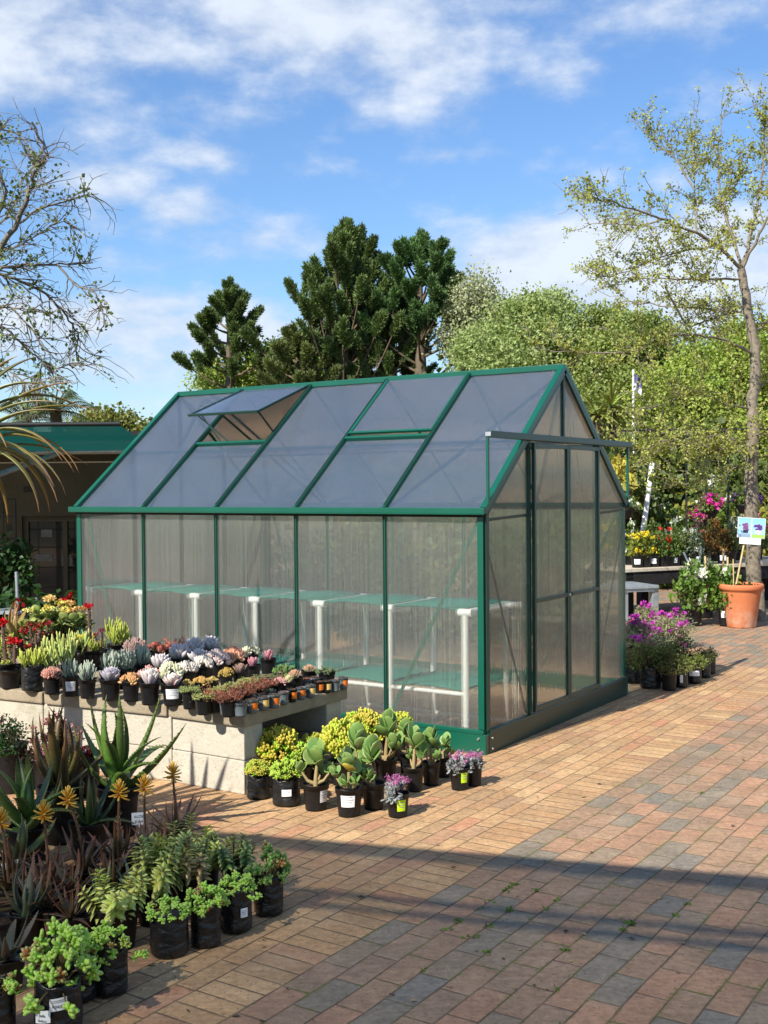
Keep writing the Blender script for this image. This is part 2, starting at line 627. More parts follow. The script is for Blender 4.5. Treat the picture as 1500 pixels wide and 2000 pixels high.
def mat_paving():
    m, t, out = newmat('brick_paving')
    co = t.n('ShaderNodeTexCoord').outputs['Object']
    sep = t.n('ShaderNodeSeparateXYZ')
    t.set(sep.inputs[0], co)
    X, Y = sep.outputs[0], sep.outputs[1]
    # along the greenhouse gable (v) and across it (s)
    cyw, syw = math.cos(YAW), math.sin(YAW)
    wob = t.m('MULTIPLY', t.m('SUBTRACT', t.noise(co, 1.4, 2), .5), .03)
    s_ = t.m('ADD', t.m('ADD', t.m('MULTIPLY', X, cyw), t.m('MULTIPLY', Y, -syw)), wob)
    s_ = t.m('SUBTRACT', s_, GO[0] * cyw - GO[1] * syw)
    v_ = t.m('ADD', t.m('MULTIPLY', X, syw), t.m('MULTIPLY', Y, cyw))
    v_ = t.m('SUBTRACT', v_, GO[0] * syw + GO[1] * cyw)
    rw, bl = .0775, .196

    def bricks(sv, w, l, off, jig):
        r = t.m('FLOOR', t.m('DIVIDE', sv, w))
        fr = t.m('FRACT', t.m('DIVIDE', sv, w))
        wn = t.n('ShaderNodeTexWhiteNoise', noise_dimensions='1D')
        t.set(wn.inputs['W'], r)
        sh = t.m('ADD', t.m('MULTIPLY', t.m('MODULO', t.m('ABSOLUTE', r), 2.0), off), t.m('MULTIPLY', wn.outputs[0], jig))
        cc = t.m('ADD', t.m('DIVIDE', v_, l), sh)
        c = t.m('FLOOR', cc)
        fc = t.m('FRACT', cc)
        es = t.m('MULTIPLY', t.m('MINIMUM', fr, t.m('SUBTRACT', 1.0, fr)), w)
        ec = t.m('MULTIPLY', t.m('MINIMUM', fc, t.m('SUBTRACT', 1.0, fc)), l)
        e = t.m('MINIMUM', es, ec)
        cb = t.n('ShaderNodeCombineXYZ')
        t.set(cb.inputs[0], r)
        t.set(cb.inputs[1], c)
        w2 = t.n('ShaderNodeTexWhiteNoise', noise_dimensions='3D')
        t.set(w2.inputs['Vector'], cb.outputs[0])
        return e, w2.outputs[0], w2.outputs[1]
    red_ = t.m('GREATER_THAN', s_, .8085)
    ea, ia, ca = bricks(s_, rw, bl, .5, .25)
    eb, ib, cb_ = bricks(t.m('SUBTRACT', s_, .81), .0945, .192, .5, .25)
    e1 = t.m('ADD', t.m('MULTIPLY', ea, t.m('SUBTRACT', 1.0, red_)), t.m('MULTIPLY', eb, red_))
    id1 = t.m('ADD', t.m('MULTIPLY', ia, t.m('SUBTRACT', 1.0, red_)), t.m('MULTIPLY', ib, red_))
    e2, id2, c2 = bricks(t.m('SUBTRACT', s_, .62), .19, .0775, .3, 0)
    chip = t.m('MULTIPLY', t.m('SUBTRACT', t.noise(co, 55, 4, .7), .5), .0055)
    sol = t.m('MULTIPLY', t.m('GREATER_THAN', s_, .618), t.m('LESS_THAN', s_, .8085))
    e = t.m('ADD', t.m('MULTIPLY', e1, t.m('SUBTRACT', 1.0, sol)), t.m('MULTIPLY', e2, sol))
    e = t.m('ADD', e, chip)
    idm = t.m('ADD', t.m('MULTIPLY', id1, t.m('SUBTRACT', 1.0, sol)), t.m('MULTIPLY', id2, sol))
    tan = t.m('MULTIPLY', t.m('LESS_THAN', s_, .808), t.m('LESS_THAN', v_, 3.55))
    tcol = t.ramp(idm, [(0, (.41, .265, .145)), (.22, (.46, .285, .15)), (.42, (.51, .325, .17)), (.58, (.45, .26, .135)), (.74, (.55, .37, .195)), (.87, (.47, .235, .135)), (1, (.42, .265, .155))])
    rcol = t.ramp(idm, [(0, (.25, .21, .16)), (.12, (.29, .22, .155)), (.26, (.345, .225, .145)), (.42, (.385, .23, .145)), (.58, (.325, .22, .148)), (.7, (.42, .245, .155)), (.82, (.225, .2, .165)), (.9, (.36, .235, .15)), (1, (.4, .232, .15))], 'CONSTANT')
    c = t.mix(tan, rcol, tcol)
    # wear inside each brick and over the whole yard
    f1 = t.noise(co, 38, 6, .7)
    f2 = t.noise(co, 5, 5, .6)
    mp = t.n('ShaderNodeMapping')
    t.set(mp.inputs[0], co)
    mp.inputs['Rotation'].default_value = (0, 0, YAW)
    mp.inputs['Scale'].default_value = (6, 40, 1)
    f3 = t.noise(mp.outputs[0], 1.6, 4, .65)
    c = t.mix(1.0, c, t.ramp(f1, [(.28, (.66, .65, .64)), (.72, (1.26, 1.24, 1.22))]), 'MULTIPLY')
    c = t.mix(1.0, c, t.ramp(f2, [(.3, (.82, .82, .82)), (.7, (1.12, 1.11, 1.1))]), 'MULTIPLY')
    c = t.mix(1.0, c, t.ramp(f3, [(.3, (.88, .87, .86)), (.7, (1.1, 1.1, 1.08))]), 'MULTIPLY')
    pit = t.map(t.noise(co, 95, 3, .6), .61, .67)
    c = t.mix(t.m('MULTIPLY', pit, .62), c, (.07, .055, .045))
    stain = t.m('MULTIPLY', t.map(t.noise(co, 2.3, 6, .7), .5, .72), .42)
    c = t.mix(stain, c, (.16, .125, .09))
    dust = t.m('MULTIPLY', t.map(t.noise(co, 3.7, 6, .72), .52, .75), .35)
    c = t.mix(dust, c, (.5, .38, .25))
    # mortar and moss
    jw = t.m('ADD', .0004, t.m('MULTIPLY', t.noise(co, 30, 4, .7), .0034))
    jm = t.m('MULTIPLY', t.map(e, jw, t.m('ADD', jw, .002), 1, 0), t.map(t.noise(co, 9, 3), .3, .6, .45, 1.0))
    moss = t.m('MULTIPLY', t.map(t.noise(co, 6, 5, .65), .5, .62), t.m('SUBTRACT', 1.0, t.m('MULTIPLY', tan, .8)))
    jc = t.mix(moss, (.12, .085, .055), (.11, .12, .03))
    mossy = t.m('MULTIPLY', t.map(e, .004, .013, 1, 0), t.m('MULTIPLY', moss, t.map(t.noise(co, 70, 3), .48, .6)))
    c = t.mix(t.m('MULTIPLY', mossy, .8), c, (.12, .14, .03))
    c = t.mix(jm, c, jc)
    tilt = t.m('MULTIPLY', idm, .25)
    h = t.m('ADD', t.m('MULTIPLY', t.map(e, 0.0, .008), 1.0), t.m('ADD', t.m('MULTIPLY', f1, .5), tilt))
    h = t.m('ADD', h, t.m('MULTIPLY', pit, -.35))
    t.set(out.inputs[0], principled(t, c, t.map(f1, .3, .7, .7, .9), .16, 0, t.bump(h, .45, .005)))
    return m


M['paving'] = mat_paving()
M['earth'] = mat_simple('earth', (.13, .1, .065), .95, .1, 0, .8, .4, .4, 6, ((.07, .09, .03), .5, .4, .6))
M['vertcol'] = mat_plant('printed_card', .5, .4, 0, 60, .05)

# ------------------------------------------------------------------ camera, sun, sky
cam = bpy.data.cameras.new('camera')
cam.sensor_fit = 'VERTICAL'
cam.sensor_height = 24
cam.lens = F / 2000 * 24
cam.clip_start = .05
cam.clip_end = 3000
co = bpy.data.objects.new('camera', cam)
COL.objects.link(co)
mw = np.eye(4)
mw[:3, 0], mw[:3, 1], mw[:3, 2], mw[:3, 3] = RC[:, 0], RC[:, 2], -RC[:, 1], (0, 0, CH)
co.matrix_world = Matrix(mw.tolist())
S.camera = co

SUN_AZ, SUN_EL = rad(39.5), rad(40)     # shadows fall towards this azimuth (clockwise from +Y)
sd = Vector((math.sin(SUN_AZ) * math.cos(SUN_EL), math.cos(SUN_AZ) * math.cos(SUN_EL), -math.sin(SUN_EL)))
sl = bpy.data.lights.new('sun', 'SUN')
sl.energy = 5.0
sl.angle = rad(.55)
sl.color = (1, .95, .86)
so = bpy.data.objects.new('sun', sl)
so.rotation_euler = sd.to_track_quat('-Z', 'Y').to_euler()
so.location = (-8, -10, 12)
COL.objects.link(so)

W = bpy.data.worlds.new('World')
S.world = W
W.use_nodes = True
W.node_tree.nodes.clear()
t = NT(W.node_tree)
wo = t.n('ShaderNodeOutputWorld')
bg = t.n('ShaderNodeBackground')
bg.inputs[1].default_value = .09
sky = t.n('ShaderNodeTexSky', sky_type='NISHITA')
sky.sun_disc = False
sky.sun_elevation = SUN_EL
sky.sun_rotation = SUN_AZ + PI
sky.air_density = 1.25
sky.dust_density = .3
sky.ozone_density = 3.0
tc = t.n('ShaderNodeTexCoord')
sp = t.n('ShaderNodeSeparateXYZ')
t.set(sp.inputs[0], tc.outputs['Generated'])
dx, dy, dz = sp.outputs
az = t.m('ARCTAN2', dx, dy)
el = t.m('ARCSINE', dz)
den = t.m('ADD', t.m('MAXIMUM', dz, 0.0), .2)
cv = t.n('ShaderNodeCombineXYZ')
t.set(cv.inputs[0], t.m('DIVIDE', dx, den))
t.set(cv.inputs[1], t.m('DIVIDE', dy, den))
big = t.noise(cv.outputs[0], 1.15, 3, .5)
fine = t.noise(cv.outputs[0], 4.2, 9, .56)
cva = t.n('ShaderNodeCombineXYZ')
t.set(cva.inputs[0], t.m('MULTIPLY', az, 6.0))
t.set(cva.inputs[1], t.m('MULTIPLY', el, 11.0))
puff = t.noise(cva.outputs[0], 2.2, 10, .58)
field = None
for (px, py, sx, sy, am) in [(120, 90, 210, 120, .9), (330, 120, 170, 70, .7), (620, 40, 230, 70, 1.0), (800, 130, 200, 80, .85), (1080, 10, 260, 50, .6),
                             (1300, 60, 220, 70, .6), (1090, 180, 110, 35, .55), (60, 215, 130, 40, .7), (215, 375, 95, 70, .75), (375, 425, 75, 32, .8), (415, 322, 80, 28, .6),
                             (540, 490, 120, 36, .62), (625, 345, 90, 20, .4), (850, 322, 60, 14, .4), (960, 322, 50, 12, .35), (640, 60, 1600, 130, .12), (250, 655, 270, 62, 1.0), (430, 700, 330, 80, .75),
                             (1210, 535, 230, 62, 1.9), (1060, 560, 110, 38, 1.1), (1350, 610, 350, 70, 1.1), (250, 540, 90, 26, .5), (1140, 340, 120, 40, .3), (1430, 230, 110, 30, .35), (1330, 390, 60, 30, .4), (500, 250, 130, 60, .4)]:
    a0, e0 = math.atan((px - 750) / F), math.atan((965 - py) / F)
    g = t.m('EXPONENT', t.m('MULTIPLY', -.5, t.m('ADD', t.m('POWER', t.m('DIVIDE', t.m('SUBTRACT', az, a0), sx / F), 2.0),
                                                t.m('POWER', t.m('DIVIDE', t.m('SUBTRACT', el, e0), sy / F), 2.0))))
    g = t.m('MULTIPLY', g, am)
    field = g if field is None else t.m('MAXIMUM', field, t.m('ADD', g, t.m('MULTIPLY', field, .25)))
# the rest of the sky, out of the photograph, carries loose cloud as well
rest = t.m('MULTIPLY', t.map(t.m('ABSOLUTE', az), .5, .9, 0, .75), t.map(big, .42, .62))
over = t.m('MULTIPLY', t.map(el, .55, .8, 0, .7), t.map(big, .42, .62))
field = t.m('MAXIMUM', field, t.m('MAXIMUM', rest, over))
dens = t.m('ADD', t.m('MULTIPLY', field, .62), t.m('ADD', t.m('MULTIPLY', t.m('SUBTRACT', puff, .5), 1.15), t.m('MULTIPLY', t.m('SUBTRACT', fine, .5), .7)))
alpha = t.map(dens, .06, .68, 0, .9, True)
cc = t.mix(t.map(t.m('ADD', puff, t.m('MULTIPLY', dens, .5)), .5, 1.0), (3.9, 4.6, 5.8), (6.0, 6.5, 7.25))
skc = t.mix(1.0, sky.outputs[0], (.76, .95, 1.2), 'MULTIPLY')
t.set(bg.inputs[0], t.mix(alpha, skc, cc))
t.set(wo.inputs[0], bg.outputs[0])

S.view_settings.view_transform = 'Standard'
S.view_settings.look = 'None'
S.view_settings.exposure = .7
S.cycles.transparent_max_bounces = 24
S.cycles.max_bounces = 10
S.cycles.transmission_bounces = 8
S.cycles.sample_clamp_indirect = 6

# ------------------------------------------------------------------ ground
mb = MB()
mb.add([(-900, -300, -.012), (900, -300, -.012), (900, 1500, -.012), (-900, 1500, -.012)], [(0, 1, 2, 3)])
tag(put('ground', mb.mesh('ground', M['earth'])), 'bare earth around and beyond the brick yard', None, None, 'structure')
mb = MB()
mb.add([(-16, -8, 0), (16, -8, 0), (16, 22, 0), (-16, 22, 0)], [(0, 1, 2, 3)])
tag(put('pavement', mb.mesh('pavement', M['paving'])), 'brick paved yard of tan and red bricks with moss in the joints', None, None, 'structure')

rng = np.random.default_rng(3)
mb = MB()           # weeds in the joints of the red bricks
cy_, sy_ = math.cos(YAW), math.sin(YAW)
cnt = 0
hubs = [gp(rng.uniform(700, 1500), rng.uniform(1480, 1990)) for _ in range(9)]
while cnt < 26:
    h_ = hubs[rng.integers(0, 9)]
    p = h_ + rng.normal(size=3) * [.16, .22, 0]
    s = (p - GO) @ (-UD)
    if s < .85:
        continue
    s = .81 + round((s - .81) / .0945) * .0945
    v = (p - GO) @ VD
    p = UV(-s, v)
    k = rng.integers(4, 12)
    D = rnd_dirs(rng, k)
    D[:, 2] = np.abs(D[:, 2]) * .5 + .15
    inst(mb, LEAF4, np.tile(p, (k, 1)) + rng.normal(size=(k, 3)) * [.008, .008, 0], D, rnd_dirs(rng, k), rng.uniform(.008, .02, k), jit(rng, (.12, .2, .03), k))
    cnt += 1
tag(put('weeds', mb.mesh('weeds', M['foliage'])), 'small green weeds sprouting in the brick joints', None, None, 'stuff')
mb = MB()           # dry litter
for i in range(90):
    p = gp(rng.uniform(250, 1500), 1480 + 520 * rng.uniform(0, 1)) + [0, 0, .004]
    D = rnd_dirs(rng, 1)
    D[:, 2] *= .1
    inst(mb, LEAF4 if i % 3 else NEEDLE, p, D, [[0, 0, 1]], np.full((1, 3), rng.uniform(.008, .03)), jit(rng, (.3, .22, .1) if i % 2 else (.08, .06, .04), 1))
tag(put('leaf_litter', mb.mesh('leaf_litter', M['stem'])), 'scattered dry leaf bits on the brick paving', None, None, 'stuff')

# ------------------------------------------------------------------ greenhouse (local x runs along the long front towards the near corner)
L, Wd, HB, HE, HR = 3.06, 1.98, .104, 1.27, 2.085
gh = thing('greenhouse', 'green aluminium framed greenhouse with polycarbonate panels and one open roof vent', 'greenhouse', GO, -YAW)
BAY = L / 5


def part(name, mb, mat, parent=gh, smooth=False, bevel=0.0, label=None):
    o = put(name, mb.mesh(name, mat, smooth, bevel), parent)
    if label:
        o['label'] = label
    if label and len(label.split()) > 16:
        print('LONG', len(label.split()), label)
    return o


def bx(name, a, b, mat, parent=gh, bevel=.003):
    m_ = MB()
    box(m_, a, b)
    return part(name, m_, mat, parent, bevel=bevel)


G_, G_SHADE = M['green'], M['shaded_green']
# base
bx('base_beam', (-L - .012, -.016, 0), (.012, .02, HB), G_)
bx('base_beam', (-L - .012, Wd - .02, 0), (.012, Wd + .016, HB), G_)
bx('base_beam', (-.02, .022, 0), (.014, Wd - .022, HB), G_SHADE)
bx('base_beam', (-L - .014, .022, 0), (-L + .02, Wd - .022, HB), G_)
for z in (.024, .08):
    for (p, q) in (((-.03, -.016, z), (-.03, -.024, z)), ((.014, .05, z), (.021, .05, z))):
        m_ = MB()
        tube(m_, [p, q], .006, 8)
        part('bolt', m_, M['bolt'])
# base lip
bx('sill_rail', (-L, -.02, HB + .001), (0, .018, HB + .022), G_)
bx('sill_rail', (-.018, .02, HB + .001), (.022, Wd, HB + .018), G_SHADE)
# corner posts
for x in (-L + .018, -.018):
    for y in (.012, Wd - .012):
        bx('corner_post', (x - .018, y - .02, HB + .024), (x + .018, y + .02, HE - .016), G_)
# glazing bars of the long sides
for y, sgn in ((0, -1), (Wd, 1)):
    for i in range(1, 5):
        x = -i * BAY
        bx('glazing_bar', (x - .009, y + sgn * .014, HB + .024), (x + .009, y - sgn * .016, HE - .018), G_)
        if sgn < 0:
            bx('bar_groove', (x - .003, y - .017, HB + .03), (x + .003, y - .0145, HE - .03), M['blackrubber'], bevel=0)
# eaves with gutters
for y, sgn in ((0, -1), (Wd, 1)):
    m_ = MB()
    for (dy, z0, z1, w) in ((.03, HE - .014, HE + .016, .05), (.048, HE - .02, HE - .002, .012)):
        yy = y + sgn * dy
        box(m_, (-L - .03, yy - w / 2, z0), (.03, yy + w / 2, z1))
    part('gutter', m_, G_, bevel=.003)
    bx('eave_rail', (-L, y + sgn * .002, HE - .034), (0, y + sgn * .018, HE - .016), M['blackrubber'])
# ridge
m_ = MB()
beam(m_, (-L - .01, Wd / 2, HR + .012), (.012, Wd / 2, HR + .012), .04, .035)
part('ridge_beam', m_, G_, bevel=.003)
sl_len = math.hypot(Wd / 2, HR - HE)
cs, sn = (Wd / 2) / sl_len, (HR - HE) / sl_len


def roof_pt(x, tt, lift, back=False):     # tt 0 at the ridge, 1 at the eave
    y = Wd / 2 * (1 - tt) - sn * lift
    z = HR - (HR - HE) * tt + cs * lift
    return (x, Wd - y, z) if back else (x, y, z)


for back in (False, True):
    upv = (0, sn if back else -sn, cs)
    for i in range(6):
        x = -i * BAY + (.005 if i == 0 else (-.005 if i == 5 else 0))
        w = .036 if i in (0, 5) else .018
        m_ = MB()
        beam(m_, roof_pt(x, .0, .012, back), roof_pt(x, 1.0, .012, back), w, .03, upv)
        part('rafter', m_, G_, bevel=.003)
        if not back and 0 < i < 5:
            m_ = MB()
            beam(m_, roof_pt(x, .01, .0285, back), roof_pt(x, .99, .0285, back), .006, .004, upv)
            part('bar_groove', m_, M['blackrubber'])
    # purlin under the sheets and wind braces
    m_ = MB()
    beam(m_, roof_pt(-L, .52, -.02, back), roof_pt(0, .52, -.02, back), .02, .012, upv)
    part('purlin', m_, G_SHADE)
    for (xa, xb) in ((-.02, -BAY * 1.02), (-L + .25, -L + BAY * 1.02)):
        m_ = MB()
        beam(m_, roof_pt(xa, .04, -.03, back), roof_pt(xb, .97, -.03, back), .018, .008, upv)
        part('wind_brace', m_, G_SHADE)
VT = .49
# sheets


def sheet(name, P, mat, parent=gh):
    m_ = MB()
    m_.add(P, [tuple(range(len(P)))])
    return part(name, m_, mat, parent)


for back in (False, True):
    for i in range(5):
        x0, x1 = -i * BAY - .009, -(i + 1) * BAY + .009
        vent = (not back) and i in (1, 3)
        t0 = VT if vent else .0
        sheet('roof_panel', [roof_pt(x1, t0, 0, back), roof_pt(x0, t0, 0, back), roof_pt(x0, .985, 0, back), roof_pt(x1, .985, 0, back)][::1 if back else -1], M['pc_roof'])
        if vent:
            m_ = MB()
            beam(m_, roof_pt(x0, VT, .012), roof_pt(x1, VT, .012), .02, .028, (0, -sn, cs))
            part('vent_sill', m_, G_, bevel=.003)
            # the vent itself, hinged at the ridge
            dip = rad(20.5) if i == 3 else math.atan2(HR - HE, Wd / 2)
            vc, vs = math.cos(dip), math.sin(dip)
            ln = sl_len * (VT - .01)
            lift = .034

            def vp(x, d, l=0.0):
                return (x, Wd / 2 - d * vc - l * vs - .005, HR + .004 - d * vs + l * vc + (.0 if i == 1 else .01))
            m_ = MB()
            up = (0, -vs, vc)
            off = .012 if i == 1 else 0
            ln2 = ln - .03 if i == 1 else ln
            beam(m_, vp(x0 - .006, .02, off), vp(x0 - .006, ln2, off), .016, .014, up)
            beam(m_, vp(x1 + .006, .02, off), vp(x1 + .006, ln2, off), .016, .014, up)
            beam(m_, vp(x0, ln2 - .006, off + .002), vp(x1, ln2 - .006, off + .002), .016, .016, up)
            fr = part('vent_frame', m_, G_SHADE if i == 3 else G_, bevel=.002)
            sheet('vent_panel', [vp(x0 - .012, .02, off), vp(x1 + .012, .02, off), vp(x1 + .012, ln2 - .012, off), vp(x0 - .012, ln2 - .012, off)], M['pc_roof'], fr)
            if i == 3:
                for (xa, xb) in ((x1 + .09, x1 + .22), (x1 + .05, x1 + .3)):
                    m_ = MB()
                    beam(m_, vp(xa, ln - .03), roof_pt(xb, VT, .0), .012, .006)
                    part('vent_stay', m_, G_SHADE)
for y, sgn in ((0, 1), (Wd, -1)):
    for i in range(5):
        x0, x1 = -i * BAY - .006, -(i + 1) * BAY + .006
        P = [(x1, y, HB + .02), (x0, y, HB + .02), (x0, y, HE - .02), (x1, y, HE - .02)]
        sheet('wall_panel', P[::sgn], M['pc_wall'])
# wall braces of the front and back
for y in (.022, Wd - .022):
    for (xa, za, xb, zb) in ((-.03, HE - .03, -BAY + .02, HB + .05), (-L + .08, HE - .04, -L + BAY * .62, HB + .1)):
        m_ = MB()
        beam(m_, (xa, y, za), (xb, y, zb), .018, .006, (0, 1, 0))
        part('wall_brace', m_, M['green'])
# gables
DV0, DV1 = .52, 1.47
for x, sgn in ((0, 1), (-L, -1)):
    door = sgn > 0
    up_at = lambda v: HE + (HR - HE) * (1 - abs(v - Wd / 2) / (Wd / 2))
    for (y0, y1) in ((0, DV0), (DV0, Wd / 2), (Wd / 2, DV1), (DV1, Wd)):
        zlo = 1.64 if (door and DV0 <= y0 < DV1) else HB + .02
        P = [(x, y0 + .003, zlo), (x, y1 - .003, zlo), (x, y1 - .003, up_at(y1) - .015), (x, y0 + .003, up_at(y0) - .015)]
        sheet('gable_panel', P[::sgn], M['pc_gable'])
    for v in (DV0, DV1):
        bx('gable_stud', (x - .012, v - .013, HB + .02), (x + .014, v + .013, up_at(v) - .02), G_SHADE)
    bx('gable_stud', (x - .012, Wd / 2 - .011, 1.65 if door else HB + .02), (x + .012, Wd / 2 + .011, HR - .03), G_SHADE)
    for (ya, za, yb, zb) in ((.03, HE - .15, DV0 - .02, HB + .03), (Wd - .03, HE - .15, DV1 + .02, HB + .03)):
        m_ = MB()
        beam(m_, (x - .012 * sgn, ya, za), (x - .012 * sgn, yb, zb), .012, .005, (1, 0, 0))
        part('gable_brace', m_, G_SHADE)
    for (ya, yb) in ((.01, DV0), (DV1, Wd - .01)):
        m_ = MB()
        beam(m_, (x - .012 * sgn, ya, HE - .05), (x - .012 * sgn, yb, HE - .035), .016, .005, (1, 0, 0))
        part('gable_rail', m_, G_SHADE)
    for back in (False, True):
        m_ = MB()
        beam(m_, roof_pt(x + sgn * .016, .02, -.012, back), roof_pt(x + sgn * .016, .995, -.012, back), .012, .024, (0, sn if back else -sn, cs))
        part('gable_trim', m_, G_SHADE)
    bx('gable_post_trim', (x + sgn * .012 - .004, .0, HB + .02), (x + sgn * .012 + .004, .032, HE), G_SHADE)
# sliding double door hung on a track
for (y0, y1, hs) in ((DV0 + .014, 1.0, 1), (1.004, DV1 - .002, -1)):
    m_ = MB()
    xd = .026
    for (a, b) in (((y0, HB + .03), (y0 + .022, 1.635)), ((y1 - .022, HB + .03), (y1, 1.635)), ((y0 + .023, HB + .03), (y1 - .023, HB + .055)), ((y0 + .023, 1.612), (y1 - .023, 1.635)), ((y0 + .023, .742), (y1 - .023, .765))):
        box(m_, (xd - .01, a[0], a[1]), (xd + .01, b[0], b[1]))
    dr = part('door', m_, G_SHADE, bevel=.002)
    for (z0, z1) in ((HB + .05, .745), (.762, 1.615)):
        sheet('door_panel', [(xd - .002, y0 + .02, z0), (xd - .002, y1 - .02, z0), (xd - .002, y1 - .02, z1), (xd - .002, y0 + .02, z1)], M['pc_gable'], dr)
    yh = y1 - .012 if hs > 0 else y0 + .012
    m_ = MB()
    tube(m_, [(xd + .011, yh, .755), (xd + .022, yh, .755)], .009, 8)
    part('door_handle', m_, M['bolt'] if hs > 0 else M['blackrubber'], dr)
bx('door_track', (.014, -.005, 1.648), (.05, Wd + .01, 1.684), G_SHADE)
m_ = MB()
box(m_, (.016, -.0065, 1.656), (.048, -.0052, 1.678))
part('track_cap', m_, M['bolt'])
for y in (.006, Wd - .006):
    bx('track_post', (.016, y - .009, HE + .03), (.03, y + .009, 1.647), G_)

# bench inside the greenhouse
bn = thing('slatted_bench', 'long white framed bench with two green shelves inside the greenhouse', 'bench', UV(0, 0), -YAW)
zb = .73
for i in range(7):
    x = -.16 - i * .482
    for y in (.09, .56):
        m_ = MB()
        tube(m_, [(x, y, 0), (x, y, zb)], .017, 12)
        lg = put('leg', m_.mesh('leg', M['white']), bn)
        m_ = MB()
        tube(m_, [(x - .04, y, zb - .006), (x + .04, y, zb - .006)], .021, 10)
        put('joint', m_.mesh('joint', M['white']), lg)
    m_ = MB()
    tube(m_, [(x, .09, zb - .004), (x, .56, zb - .004)], .015, 8)
    put('cross_bar', m_.mesh('cross_bar', M['white']), bn)
for z in (zb, .30):
    for i in range(6):
        x1 = -.16 - i * .482 - .02
        x0 = x1 - .442
        m_ = MB()
        nn = 9
        V = []
        for a in range(nn):
            for b in range(2):
                xx = x0 + (x1 - x0) * a / (nn - 1)
                V.append((xx, .08 + .49 * b, z + .012 + .012 * math.sin(PI * a / (nn - 1))))
        V2 = [(a, b, c - .012) for a, b, c in V]
        Fs = [(2 * k, 2 * k + 2, 2 * k + 3, 2 * k + 1) for k in range(nn - 1)]
        m_.add(V + V2, Fs + [tuple(q + 2 * nn for q in f[::-1]) for f in Fs] + [(2 * k, 2 * k + 2 * nn, 2 * k + 2 + 2 * nn, 2 * k + 2) for k in range(nn - 1)])
        put('shelf', m_.mesh('shelf', M['netting']), bn)
for z in (.06, .285):
    m_ = MB()
    for y in (.09, .56):
        tube(m_, [(-.16, y, z), (-.16 - 6 * .482, y, z)], .012, 8)
    put('rail', m_.mesh('rail', M['white']), bn)

# ------------------------------------------------------------------ concrete table
TZ = .372
tb = thing('concrete_table', 'long table of grey stone slabs on pale concrete blocks', 'table', UV(.55, -1.27), -YAW)
# local x = -u offset from .55, y = v + 1.27


PVT = (-.475, -.004)


def tbox(name, u0, u1, v0, v1, z0, z1, mat, bevel=.006):
    m_ = MB()
    turned = u0 > 1.0
    ox, oy = PVT if turned else (0, 0)
    box(m_, (-(u1 - .55) - ox, v0 + 1.27 - oy, z0), (-(u0 - .55) - ox, v1 + 1.27 - oy, z1))
    o = put(name, m_.mesh(name, mat, False, bevel), tb, (ox, oy, 0))
    if turned:
        o.rotation_euler = (0, 0, rad(6.5))
    return o


zs = .312
for (v0, v1) in ((-1.256, -1.122), (-.62, -.49)):
    u = .566
    for c in range(2):
        u = .566
        ln_ = [.448, .41, .4, .41, .4, .4, .4] if c else [.45, .4, .4, .4, .41, .4, .4]
        for k, l in enumerate(ln_):
            tbox('block', u, u + l - .004, v0 + .002 * ((k + c) % 2), v1, .001 + c * (zs / 2), (c + 1) * zs / 2 - .002, M['block'], .005)
            u += l
for (u0, u1) in ((.548, 1.02), (1.03, 1.80), (1.812, 2.6), (2.61, 3.3)):
    tbox('slab', u0, u1, -1.272, -.458 + (.1 if u0 > 1.02 else 0), zs, TZ - (.0015 if u0 > 1.02 else 0), M['slab'], .009)

# ------------------------------------------------------------------ containers
def pot_round(w, h, n=28):
    """black nursery pot: w across the rim"""
    r = w / 2
    m_ = MB()
    prof = [(0, .002), (.70 * r, .002), (.74 * r, .0), (.755 * r, .008), (.9 * r, h * .8), (.905 * r, h * .805), (.96 * r, h * .81), (.985 * r, h * .97), (r, h * .975), (r, h), (.95 * r, h), (.93 * r, h * .97), (.87 * r, h * .82), (.85 * r, h * .74)]
    lathe(m_, prof, n)
    return m_


def bag_mb(w, h, seed, spike=.1, fold=.06):
    rg = random.Random(seed)
    ph = [rg.uniform(0, 6.28) for _ in range(6)]
    r = w / 2
    n = 40

    def shp(a, z):
        sq = 1 / (np.abs(np.cos(a)) ** 3.2 + np.abs(np.sin(a)) ** 3.2) ** (1 / 3.2)
        k = .92 * (.55 + .45 * sq)
        k = k + .016 * np.sin(5 * a + ph[0] + z * 22) + .008 * np.sin(11 * a + ph[1] - z * 45) + .03 * np.sin(2 * a + ph[2] + z * 14) * (z / h)
        return k
    m_ = MB()
    prof = [(0, .004), (.8 * r, .002), (.93 * r, .006), (.97 * r, h * .06)] + [(r * (.99 + .008 * math.sin(i * 1.3 + ph[4])), h * (.06 + .9 * i / 12)) for i in range(1, 13)] + [(r * .97, h * .99), (r * .93, h * .985), (r * .9, h * .86)]
    lathe(m_, prof, n, shape=shp)
    V = m_.V[0].reshape(-1, 3)
    a = np.arctan2(V[:, 1], V[:, 0])
    top = np.clip((V[:, 2] / h - .75) / .25, 0, 1)
    V[:, 2] += top * h * (.07 * np.sin(2 * a + ph[5]) + .05 * np.sin(5 * a + ph[0]) + spike * np.exp(-((np.abs(a - ph[1] % 3) - .2) / .25) ** 2))
    m_.V[0] = V
    return m_


def soil_mb(r, z, seed=0):
    rg = np.random.default_rng(seed)
    m_ = MB()
    V = [(0, 0, z + .006)]
    for k in (1, 2, 3):
        for j in range(16):
            a = j * PI / 8
            V.append((r * k / 3 * math.cos(a), r * k / 3 * math.sin(a), z + rg.uniform(-.004, .006)))
    Fs = [(0, 1 + j, 1 + (j + 1) % 16) for j in range(16)]
    for k in (0, 1):
        for j in range(16):
            a, b = 1 + k * 16 + j, 1 + k * 16 + (j + 1) % 16
            Fs.append((a, a + 16, b + 16, b))
    m_.add(V, Fs)
    return m_


